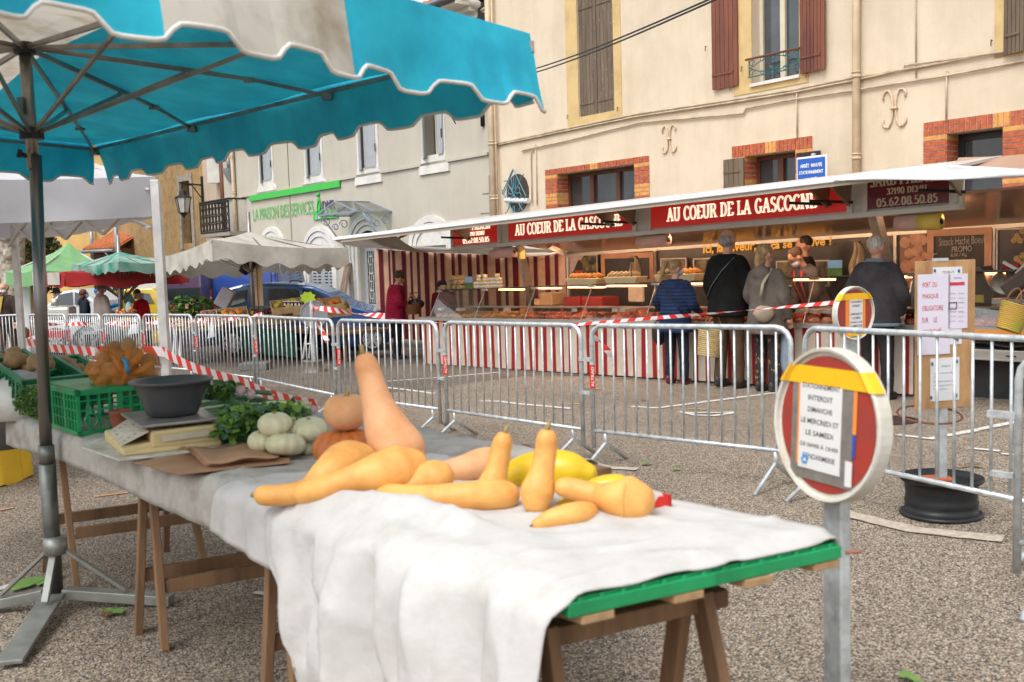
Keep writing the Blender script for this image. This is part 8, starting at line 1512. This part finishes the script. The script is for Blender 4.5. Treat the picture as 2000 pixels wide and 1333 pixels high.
# ------------------------------------------------------------ tents and stalls at the left
M_tent = mat('pale_grey_tent', (.62, .62, .65), .8, var=.06, vs=2, trans=.3, bump=.2, bs=8); M_tf2 = mat('tent_frame', (.62, .60, .58), .4, .2); M_lgt = mat('light_green_tent', (.26, .52, .24), .8, var=.08, vs=2, trans=.35, bump=.2, bs=8); M_teal = mat('teal_canvas', (.01, .26, .17), .8, col2=(.30, .48, .42), vs=2.2, c2amt=.6, trans=.3); M_rdc = mat('red_canvas', (.42, .02, .02), .8, var=.12, vs=3, trans=.3); M_wc = mat('white_canvas', (.62, .59, .52), .8, col2=(.44, .41, .36), c2amt=.35, vs=2.5, trans=.3, bump=.2, bs=8)
def canopy(name, label, cs, apex, vd, mt, legs=True, mv=None, scal=0, lg=None, ridge=.5, leg_r=.03, pole=None, ribs=0, catg='tent', piping=None):
    """cs: 4 corner points (top of valance); apex point; vd: valance depth"""
    base = sum(cs, V()) / 4; t_ = thing(name, label, catg, V((base.x, base.y, gz(base.x, base.y)))); n = 14; q = MB()
    for i in range(4):
        a, b_ = cs[i], cs[(i + 1) % 4]
        def f(u, v_): e = a.lerp(b_, u); k = 1 - v_; p = e.lerp(apex, v_); return p + V((0, 0, -.16 * math.sin(math.pi * v_) * (.6 + .4 * abs(2 * u - 1)) * (apex.z - e.z) - .06 * math.sin(math.pi * u) * k))
        q.sheet(f, n, n)
    cn_ = q.build('canopy', mt, t_, smooth=True, fix=False); q = MB()
    for i in range(4):
        a, b_ = cs[i], cs[(i + 1) % 4]; nn = (b_ - a).cross(V((0, 0, 1))).normalized(); nx = 60 if not scal else int(scal * 8 * (b_ - a).length); L_ = (b_ - a).length
        def f(u, v_): w_ = .02 * math.sin(u * L_ * 6) * v_ + .025 * fn3((u * L_ * 2, v_, i), 1.3) * v_; sc = 1 - (.22 * (.5 - .5 * math.cos(u * L_ * scal * 6.283)) ** 1 if scal else 0); return a.lerp(b_, u) + nn * w_ + V((0, 0, -vd * v_ * sc - .06 * math.sin(math.pi * u)))
        q.sheet(f, nx, 4)
    va = q.build('valance', mv or mt, t_, smooth=True, fix=False)
    if legs:
        for c_ in cs: q = MB(); g_ = V((c_.x, c_.y, gz(c_.x, c_.y))); q.bar(g_, c_ + V((0, 0, -.03)), leg_r * 2, leg_r * 2); q.build('leg', lg or M_tf2, t_, bevel=.004)
        for i in range(4):
            a, b_ = cs[i], cs[(i + 1) % 4]; q = MB(); ce_ = (base - (a + b_) / 2); ce_.z = 0; ce_ = ce_.normalized() * .07; a = a + ce_; b_ = b_ + ce_; z = V((0, 0, -.1)); zz = V((0, 0, -.42)); k = 4
            for j in range(k): p0, p1 = a.lerp(b_, j / k), a.lerp(b_, (j + 1) / k); q.bar(p0 + (z if j % 2 else zz), p1 + (zz if j % 2 else z), .03, .02); q.bar(p0 + (zz if j % 2 else z), p1 + (z if j % 2 else zz), .03, .02)
            q.build('scissor_truss', lg or M_tf2, t_)
        for c_ in cs: q = MB(); q.bar(c_ + V((0, 0, -.05)), apex + V((0, 0, -.12)), .03, .03); q.build('roof_bar', lg or M_tf2, t_)
    if pole:
        g_ = V((pole.x, pole.y, gz(pole.x, pole.y))); q = MB(); q.tube([g_, apex + V((0, 0, .35))], .035, 10); q.build('pole', M_pm, t_, smooth=True); run = apex + V((0, 0, -.75))
        for i in range(4):
            for fr_ in (0, 1 / 3, 2 / 3):
                e_ = cs[i].lerp(cs[(i + 1) % 4], fr_) + V((0, 0, -.05)); q = MB(); q.bar(apex + V((0, 0, -.05)), e_, .022, .02); q.build('rib', M_pm, t_); q = MB(); q.bar(run, apex.lerp(e_, .5) + V((0, 0, -.05)), .018, .018); q.build('strut', M_pm, t_)
    return t_
# near pale grey folding tent
N0 = P(303, 345, 8.2); zT = N0.z; N1 = V((-5.9, 12, zT)); dd_ = (N0 - N1); dd_.z = 0; dd_.normalize(); pr = V((-dd_.y * -1, -dd_.x, 0)); pr = V((-.788, -.616, 0)); N3 = N0 + pr * 3.0; N2 = N1 + pr * 3.0
for c_ in (N0, N1, N2, N3): c_.z = zT
canopy('folding_tent', 'pale grey folding tent with white legs behind the turquoise parasol', [N0, N1, N2, N3], (N0 + N2) / 2 + V((0, 0, .9)), .32, M_tent, leg_r=.034)
q = MB(); q.tube([P(322, 688, 8.14), P(336, 688, 8.14)], .035, 8)
# light green tent
ya = 28; A1 = P(8, 538, 25); A2 = P(68, 548, 23.5)
cs = [P(10, 537, 27), P(66, 528, 24), P(215, 528, 26), P(150, 520, 31)]; zz = sum(c.z for c in cs) / 4
for c_ in cs: c_.z = zz
canopy('folding_tent', 'light green pointed market tent at the far left', cs, P(135, 474, 27), .35, M_lgt, leg_r=.03)
# red and white parasol, teal parasol
cs = [P(84, 535, 21.5), P(126, 532, 20.5), P(368, 541, 20.8), P(330, 532, 23.5)]; cs = [V((c.x, c.y, cs[1].z)) for c in cs]
t_ = canopy('market_parasol', 'wide red market parasol with one white panel and wavy edge', cs, P(235, 520, 22), .3, M_rdc, legs=False, scal=.9, pole=P(235, 600, 22), catg='parasol')
q = MB(); c0 = cs[0].lerp(cs[1], .25) ; c1 = cs[0].lerp(cs[1], .8); q.sheet(lambda u, v_: c0.lerp(c1, u) + V((0, -.04, -.26 * v_)), 6, 3); q.build('white_panel', M_wc, t_, solid=.01)
cs = [P(141, 527, 22), P(232, 510, 18.5), P(345, 520, 19.5), P(300, 512, 24)]; zz = cs[1].z; cs = [V((c.x, c.y, zz)) for c in cs]
canopy('market_parasol', 'faded teal green market parasol with scalloped white edging', cs, P(232, 492, 21), .2, M_teal, legs=False, scal=1.6, pole=P(232, 600, 21), catg='parasol')
# white parasol over the fruit stall
gp_ = G(500, 716); Yw = gp_.y; cs = [P(300, 497, Yw + 1.6), P(413, 470, Yw - 1.6), P(668, 484, Yw - .2), P(560, 498, Yw + 3.2)]; cs = [P(292, 506, Yw + 1.4), P(413, 468, Yw - 1.6), P(680, 484, Yw - .2), P(545, 502, Yw + 2.6)]
t_ = canopy('market_parasol', 'dirty white market parasol over the jam and vegetable stall', cs, V((gp_.x, gp_.y, P(497, 452, Yw).z)), .36, M_wc, legs=False, scal=2.2, pole=gp_, catg='parasol')
q = MB(); q.sheet(lambda u, v_: P(470 + 32 * u + 4 * math.sin(v_ * 4), 495 + 44 * v_ * (1 - .5 * abs(u - .4)), Yw + .2 * math.sin(u * 3)), 8, 8); tag(q.build('cloth_bundle', mat('dark_brown_cloth', (.07, .055, .045), .9), smooth=True, solid=.02, fix=False), 'dark cloth bundle hanging under the white parasol beside the pole', 'cloth')
q = MB(); Fq = Frame(P(496, 560, Yw - .3).xy, P(517, 560, Yw - .3).xy); q.fbox(Fq, *Fq.rect(496, 525, 515, 597), 0, .02); t_ = q.build('cardboard_sign', mat('plain_cardboard', (.55, .36, .20), .8, vs=4)); tag(t_, 'brown cardboard sheet fixed on the white parasol pole', 'sign'); q = MB(); r_ = Fq.rect(501, 524, 505.5, 612, .03); q.fbox(Fq, *r_, .02, .05); q.build('dark_strip', M_bl, t_)
# ---- vehicles
M_vb = mat('van_blue', (.012, .055, .30), .25, var=.08, vs=1, coat=.5); M_cbl = mat('car_blue', (.008, .075, .24), .25, var=.08, vs=1, coat=.6); M_cg3 = mat('car_glass', (.03, .04, .045), .06, spec=.8); M_ty = mat('tyre', (.025, .025, .026), .8); M_hub = mat('hubcap', (.55, .55, .56), .35, .5); M_tl2 = mat('tail_red', (.6, .02, .02), .2); M_yv = mat('van_yellow', (.66, .44, .04), .3, var=.06, coat=.3); M_wv = mat('vehicle_white', (.62, .63, .64), .3, var=.05, coat=.3)
def vehicle(name, label, catg, F, s0, prof, wprof, z0, depth, mt, wheels, parts=(), inset=.12):
    """prof: side outline (s, z) in metres in Frame F from s0; extruded away from the camera; wprof: list of window outlines"""
    c_ = F.pt(s0 + prof[0][0], z0); t_ = thing(name, label, catg, c_); q = MB(); n = len(prof); zc_ = 1.0
    def Q(p, d, k=0): return F.pt(s0 + p[0], z0 + p[1], -d)
    tum = lambda p: inset * max(0, (p[1] - .85)) * 1.3
    rows = [(0, 1), (depth, -1)]; q.v = [Q(p, tum(p) if d == 0 else depth - tum(p)) for d, _ in rows for p in prof]; q.f = [list(range(n)), list(range(2 * n - 1, n - 1, -1))] + [[i, (i + 1) % n, n + (i + 1) % n, n + i] for i in range(n)]; q.m = [0] * len(q.f); q.build('body', mt, t_, bevel=.05)
    for w_ in wprof: q = MB(); q.poly([Q(p, tum(p) - .004) for p in w_], .006, F.n); q.build('window', M_cg3, t_)
    for s_, r_ in wheels:
        q = MB(); c2 = F.pt(s0 + s_, z0 + r_, .01); q.tube([c2 - F.n * .22, c2 + F.n * .012], r_, 28); wh = q.build('wheel', M_ty, t_, bevel=.03); q = MB(); Mr = Matrix((F.e, V((0, 0, 1)), F.n)).transposed(); q.lathe([(0, .03), (.07, .035), (.075, .02)], c2, 20, Mr)
        q.lathe([(r_ * .56, .016), (r_ * .64, .024), (r_ * .68, .016)], c2, 28, Mr)
        for k in range(8): a = k * .785; q.poly([c2 + Mr @ V((x * math.cos(a) - y * math.sin(a), x * math.sin(a) + y * math.cos(a), .016)) for x, y in ((r_ * .12, -.02), (r_ * .6, -.045), (r_ * .6, .045), (r_ * .12, .02))], .012, F.n)
        q.build('hubcap', M_hub, wh)
        q = MB(); q.tube([F.pt(s0 + s_ + (r_ + .05) * math.cos(R(a)), z0 + r_ + (r_ + .05) * math.sin(R(a)), .005) for a in range(-10, 191, 20)], .025, 6); q.build('wheel_arch', M_blk, t_)
    for nm, pl, m_, d in parts: q = MB(); q.poly([Q(p, tum(p) - d) for p in pl], .01 + d * .5, F.n); q.build(nm, m_, t_, bevel=.004)
    return t_
Yc = 20.5; Fc = Frame(P(400, 600, Yc).xy, P(760, 600, Yc).xy); sc0_, zc0_ = Fc.sz(728, 690); k_ = spx(Yc)
def cp(x, y): s_, z_ = Fc.sz(x, y); return (s_, z_ - zc0_)
prof = [cp(*p) for p in ((402, 672), (398, 640), (404, 612), (424, 588), (440, 564), (470, 556), (520, 553), (575, 555), (610, 560), (640, 572), (672, 592), (700, 601), (730, 609), (752, 625), (757, 645), (757, 672), (700, 680), (500, 680))]
w1_ = [cp(*p) for p in ((522, 564), (582, 566), (588, 596), (545, 598), (524, 590))]; w2_ = [cp(*p) for p in ((590, 566), (612, 569), (642, 584), (655, 598), (600, 597))]; w3_ = [cp(*p) for p in ((448, 572), (482, 566), (478, 590), (452, 598), (420, 598))]
vehicle('blue_car', 'blue estate car parked behind the fruit stall with one front wheel showing', 'car', Fc, 0, prof, [w1_, w2_, w3_], zc0_, 1.65, M_cbl, [(cp(728, 690)[0], .29), (cp(455, 690)[0], .29)], [('door_seam', [cp(*p) for p in ((589, 560), (590.5, 560), (592, 672), (590.5, 672))], M_bl, .003), ('side_moulding', [cp(*p) for p in ((600, 648), (700, 650), (700, 654), (600, 652))], M_bl, .01), ('roof_rail', [cp(*p) for p in ((563, 553), (566, 548), (585, 548), (590, 553), (587, 553), (583, 550), (568, 550), (566, 553))], M_blk, .02), ('front_lamp', [cp(*p) for p in ((740, 612), (752, 622), (752, 632), (742, 626))], M_hub, .004)])
Yv = 25; Fv = Frame(P(390, 600, Yv).xy, P(545, 600, Yv).xy); zv = gz(P(450, 600, Yv).x, Yv)
def vp(x, y): s_, z_ = Fv.sz(x, y); return (s_, z_ - zv)
vehicle('blue_van', 'tall bright blue delivery van parked behind the white parasol', 'van', Fv, 0, [vp(*p) for p in ((390, 690), (390, 560), (396, 524), (402, 518), (536, 520), (543, 560), (545, 690))], [], zv, 3.5, M_vb, [(vp(420, 690)[0], .33)], [('tail_lamp', [vp(*p) for p in ((399, 566), (412, 566), (414, 595), (400, 597))], M_tl2, .01), ('reversing_lamp', [vp(*p) for p in ((402, 580), (412, 580), (413, 590), (402, 591))], M_wv, .018), ('door_seam', [vp(*p) for p in ((410, 525), (411.5, 525), (414, 640), (412.5, 640))], M_bl, .004), ('door_seam', [vp(*p) for p in ((526, 527), (527.5, 527), (530, 640), (528.5, 640))], M_bl, .004), ('hinge', [vp(*p) for p in ((405, 527), (411, 527), (411, 538), (405, 538))], M_vb, .03), ('hinge', [vp(*p) for p in ((529, 532), (535, 532), (535, 538), (529, 538))], M_vb, .03)])
Y2 = 24.2; Fg = Frame(P(318, 600, Y2).xy, P(392, 600, Y2).xy); zg_ = gz(P(350, 600, Y2).x, Y2)
def gp2(x, y): s_, z_ = Fg.sz(x, y); return (s_, z_ - zg_)
vehicle('dark_van', 'dark glazed van with pink reflections left of the blue van', 'van', Fg, 0, [gp2(*p) for p in ((318, 690), (318, 560), (324, 535), (388, 532), (391, 560), (392, 690))], [[gp2(*p) for p in ((322, 565), (388, 562), (388, 585), (322, 588))]], zg_, 3, mat('dark_glass_body', (.06, .08, .11), .12, spec=.8, col2=(.14, .07, .13), vs=1.2), [], [])
Y3 = 27; Fy = Frame(P(215, 600, Y3).xy, P(320, 600, Y3).xy); zy = gz(P(270, 600, Y3).x, Y3)
def yp(x, y): s_, z_ = Fy.sz(x, y); return (s_, z_ - zy)
vehicle('yellow_van', 'yellow van behind the red jacket stallholder', 'van', Fy, 0, [yp(*p) for p in ((200, 680), (203, 600), (214, 570), (250, 564), (295, 563), (315, 580), (320, 620), (320, 680))], [[yp(*p) for p in ((222, 577), (236, 574), (238, 592), (221, 592))], [yp(*p) for p in ((241, 572), (252, 571), (266, 592), (241, 592))], [yp(*p) for p in ((262, 572), (290, 574), (300, 592), (276, 592))]], zy, 1.8, M_yv, [(yp(250, 680)[0], .3)])
vehicle('white_van', 'white van with long roof behind the yellow van', 'van', Frame(P(85, 600, 30).xy, P(330, 600, 30).xy), 0, [(s, z) for s, z in ((1.1, 0), (1.0, .9), (1.6, 1.5), (2.0, 2.05), (3.2, 2.2), (5.0, 2.2), (5.1, 0))], [[(1.45, 1.25), (2.1, 1.95), (2.6, 1.95), (2.6, 1.2)]], -.4, 2, M_wv, [(1.9, .33)])
Y4 = 24; Fw = Frame(P(88, 600, Y4).xy, P(185, 600, Y4).xy); zw = gz(P(120, 600, Y4).x, Y4)
def wp(x, y): s_, z_ = Fw.sz(x, y); return (s_, z_ - zw)
vehicle('white_car', 'white car with curved roof behind the hatted man', 'car', Fw, 0, [wp(*p) for p in ((82, 680), (84, 600), (100, 585), (118, 570), (140, 566), (162, 572), (184, 590), (190, 610), (190, 680))], [[wp(*p) for p in ((112, 576), (138, 571), (140, 596), (104, 596))], [wp(*p) for p in ((143, 571), (160, 577), (176, 592), (144, 596))]], zw, 1.7, M_wv, [(wp(110, 680)[0], .3), (wp(172, 680)[0], .3)])
q = MB(); Fx = Frame(P(90, 600, 20.5).xy, P(140, 600, 20.5).xy); q.fbox(Fx, *Fx.rect(92, 601, 136, 625), -.4, 0); o = tag(q.build('steel_box', M_al, bevel=.05), 'stainless steel box or cooker in front of the hatted man', 'box')
q = MB(); q.tube([P(107, 598, 20.6), P(107, 584, 20.6)], .07, 12); tag(q.build('steel_flask', M_al, smooth=True), 'tall metal flask beside the hatted man', 'flask')
q = MB(); Fk = Frame(P(36, 600, 27).xy, P(66, 600, 27).xy); q.fbox(Fk, *Fk.rect(36, 558, 63, 640), -.1, 0); tag(q.build('white_gate_panel', M_wv, bevel=.02), 'white panel door standing behind the far tent leg', 'panel'); q = MB(); q.bar(P(65, 545, 26.5), P(66, 640, 26.5), .12, .08); tag(q.build('wooden_post', M_wt), 'brown wooden post right of the white panel', 'post')
# ---- fruit stall with green cloth, trays
ga, gb = G(454, 697), G(581, 706); Fs2 = Frame(ga.xy, gb.xy); L2 = (gb - ga).length; zt_ = Fs2.sz(500, 641)[1]
st = thing('fruit_stall', 'trestle stall under the white parasol with a dark green cloth front', 'stall', ga); q = MB(); q.sheet(lambda u, v_: Fs2.pt(L2 * u, zt_ * (1 - v_) + (ga.z + .12) * v_, .02 + .04 * math.sin(u * 30) * v_), 60, 5); q.build('green_cloth', mat('dark_green_cloth', (.006, .13, .075), .8, var=.12, vs=4), st, smooth=True, fix=False); q = MB(); q.fbox(Fs2, -1.2, L2 + 1.4, zt_ - .05, zt_, -1.3, 0); q.build('board', M_wt, st)
for s_ in (-1.1, L2 + 1.2): q = MB(); q.bar(Fs2.pt(s_, ga.z, -.3), Fs2.pt(s_, zt_ - .05, -.3), .06); q.build('leg', M_wt, st)
M_tray = mat('pale_wood_tray', (.58, .40, .20), .8, var=.15, vs=6); random.seed(21)
PC = [mat('produce_' + n_, c, .5, var=.2, vs=10) for n_, c in (('orange', (.75, .25, .02)), ('green', (.10, .24, .03)), ('yellow', (.6, .5, .04)), ('red', (.5, .03, .02)), ('purple', (.12, .03, .07)), ('brown', (.25, .12, .06)))]
lb_ = [('tilted wooden tray of mixed produce', 455, 622), ('wooden tray with yellow produce', 487, 628), ('wooden tray left of the middle', 520, 620), ('plain wooden tray facing the aisle', 552, 624), ('long sloping wooden tray of oranges', 560, 605), ('wooden tray of green vegetables', 600, 606), ('upper pale wooden crate at the right end', 640, 602), ('lower pale wooden crate at the right end', 655, 612), ('small tray beneath the grey box', 425, 625)]
for i, (lb, x, y) in enumerate(lb_):
    c_ = P(x, y, gp_.y - .2 + .12 * (i % 4)); ex_ = V((.9, .25, .08)).normalized(); ey_ = V((-.3, .85, .35)).normalized(); uz = ex_.cross(ey_); t_ = thing('wooden_tray', lb + ' on the fruit stall', 'tray', c_, 0, 'wooden trays on the fruit stall'); q = MB(); B = lambda a, b, c, d, e, f: q.hexa([c_ + ex_ * X + ey_ * Y + uz * Z for Z in (e, f) for X, Y in ((a, c), (b, c), (b, d), (a, d))]); B(-.26, .26, -.17, .17, 0, .01); B(-.26, .26, -.18, -.17, 0, .13); B(-.26, .26, .17, .18, 0, .13); B(-.27, -.26, -.18, .18, 0, .13); B(.26, .27, -.18, .18, 0, .13); q.build('slats', M_tray, t_)
    for k in range(13):
        p = c_ + ex_ * random.uniform(-.2, .2) + ey_ * random.uniform(-.13, .13) + uz * (.08 + random.uniform(0, .05)); q = MB(); r_ = random.uniform(.035, .055); q.ball(p, (r_, r_, r_ * .9), 10, 7, fn=lambda v: 1 + .1 * fn3(v, 2, k)); tag(q.build('produce', PC[(i * 2 + k * (k % 3 == 0)) % 6], smooth=True), 'round piece of produce in a tray of the fruit stall', 'produce', 'produce in the fruit stall trays')
for k, x in enumerate((557, 564, 571, 578, 585)):
    t_ = thing('jam_jar', 'dark jam jar in the row on the fruit stall', 'jar', P(x, 600, gp_.y - .3), 0, 'jam jars in a row'); c_ = P(x, 600, gp_.y - .3); q = MB(); q.tube([c_, c_ + V((0, 0, .09))], .034, 10); q.build('glass', mat('jam', (.12, .015, .01), .15), t_, smooth=True); q = MB(); q.tube([c_ + V((0, 0, .09)), c_ + V((0, 0, .105))], .036, 10); q.build('lid', M_gf, t_); q = MB(); q.box(c_ + V((0, -.034, .045)), (.035, .005, .04)); q.build('label', M_tw, t_)
q = MB(); c_ = P(601, 582, gp_.y - .4); q.poly([c_ + V((.15 * (1 if k % 2 else .78) * math.cos(k * .3927), 0, .12 * (1 if k % 2 else .78) * math.sin(k * .3927))) for k in range(16)], .004, (0, 1, 0)); tag(q.build('star_price_card', mat('fluorescent_yellow', (.55, .75, .03), .6)), 'fluorescent yellow green starburst price card on the fruit stall', 'price card')
q = MB(); c_ = P(440, 583, gp_.y + .2); q.box(c_, (.26, .2, .36), Matrix.Rotation(.55, 3, 'Y')); tag(q.build('grey_box', mat('grey_lilac_box', (.36, .33, .35), .6), bevel=.02), 'grey box leaning on the car tailgate behind the stall', 'box')
# vegetable stall behind the barriers further left
sv = thing('vegetable_stall', 'low long vegetable stall behind the barriers under the red parasol', 'stall', G(350, 716)); a, b_ = P(235, 640, 19), P(435, 640, 19); q = MB(); q.hexa([p + V((0, d, z)) for z in (-.06, 0) for p, d in ((a, 0), (b_, 0), (b_, 1.1), (a, 1.1))]); q.build('board', M_wt, sv); q = MB()
for f_ in (.02, .5, .98): p = a.lerp(b_, f_); q = MB(); q.bar(V((p.x, p.y + .5, gz(p.x, p.y))), p + V((0, .5, -.06)), .06); q.build('leg', M_wt, sv)
for i, x in enumerate((250, 335, 352, 370, 388, 405, 422)):
    c_ = P(x, 637, 19.3 + .2 * (i % 2)); t_ = thing('wooden_tray', 'wooden crate of greens on the vegetable stall', 'tray', c_, 0, 'crates on the vegetable stall'); q = MB(); q.box(c_ + V((0, 0, .08)), (.3, .4, .16)); q.build('slats', M_tray, t_); q = MB()
    for k in range(30): p = c_ + V((random.uniform(-.16, .16), random.uniform(-.2, .2), .2 + random.uniform(0, .14))); q.cur = k % 2; q.ball(p, random.uniform(.025, .05), 6, 4)
    q.build('greens', [PC[1 if i % 3 else 5], PC[(i * 2) % 6]], t_)
q = MB()
M_lg2 = [PC[1], M_ld]
t_ = leafy('greens_heap', 'heap of leafy greens on the vegetable stall beside the blue van', 'greens', 330, 415, 583, 612, 260, .13, M_lg2 + [PC[5]], 18.9, 19.6, P(370, 612, 19.2), zmin=-1)
for (x0, y0, x1, y1, Y_, mt, nm, lb, ct) in ((249, 612, 266, 655, 18.6, M_pw2, 'paper_sign', 'white triangular paper sign hanging on the barrier left of the tent leg', 'sign'), (405, 612, 416, 662, 15.9, mat('white_green_paper', (.66, .66, .68), .6), 'paper_roll', 'crumpled white paper strip hanging on the barrier', 'paper'), (335, 635, 342, 700, 18, M_pw2, 'white_sack', 'white plastic sack hanging from the vegetable stall', 'bag'), (347, 640, 353, 705, 18, M_pw2, 'white_sack', 'second white plastic sack hanging under the vegetable stall', 'bag')):
    q = MB(); q.add([P(x1, y0, Y_), P(x1 + 3, y1 - 4, Y_), P(x0, y1, Y_), P((x0 + x1) / 2, (y0 + y1) / 2 - 4, Y_)], [(0, 1, 2, 3)]); tag(q.build(nm, mt, solid=.01), lb, ct)
q = MB(); q.sheet(lambda u, v_: P(88 + 45 * u, 645 + 14 * v_, 21) , 2, 2); tag(q.build('red_crate_row', M_tl2, solid=.3), 'dark red crates on the ground behind the barriers at the left', 'crate')
t_ = thing('pushchair', 'small white framed pushchair beside the white coat woman', 'pushchair', G(172, 708)); q = MB(); Yp_ = G(172, 708).y
q.tube([P(195, 652, Yp_), P(182, 672, Yp_), P(160, 705, Yp_)], .02, 6); q.tube([P(160, 668, Yp_), P(186, 708, Yp_)], .02, 6); q.build('frame', M_wv, t_); q = MB(); q.box(P(180, 650, Yp_), (.3, .3, .06)); q.build('seat', M_wv, t_)
for x in (158, 174, 188): q = MB(); c_ = P(x, 704, Yp_); q.tube([c_ + V((.09 * math.cos(a * .5236), 0, .09 * math.sin(a * .5236))) for a in range(13)], .014, 5); q.build('wheel', M_blk, t_)
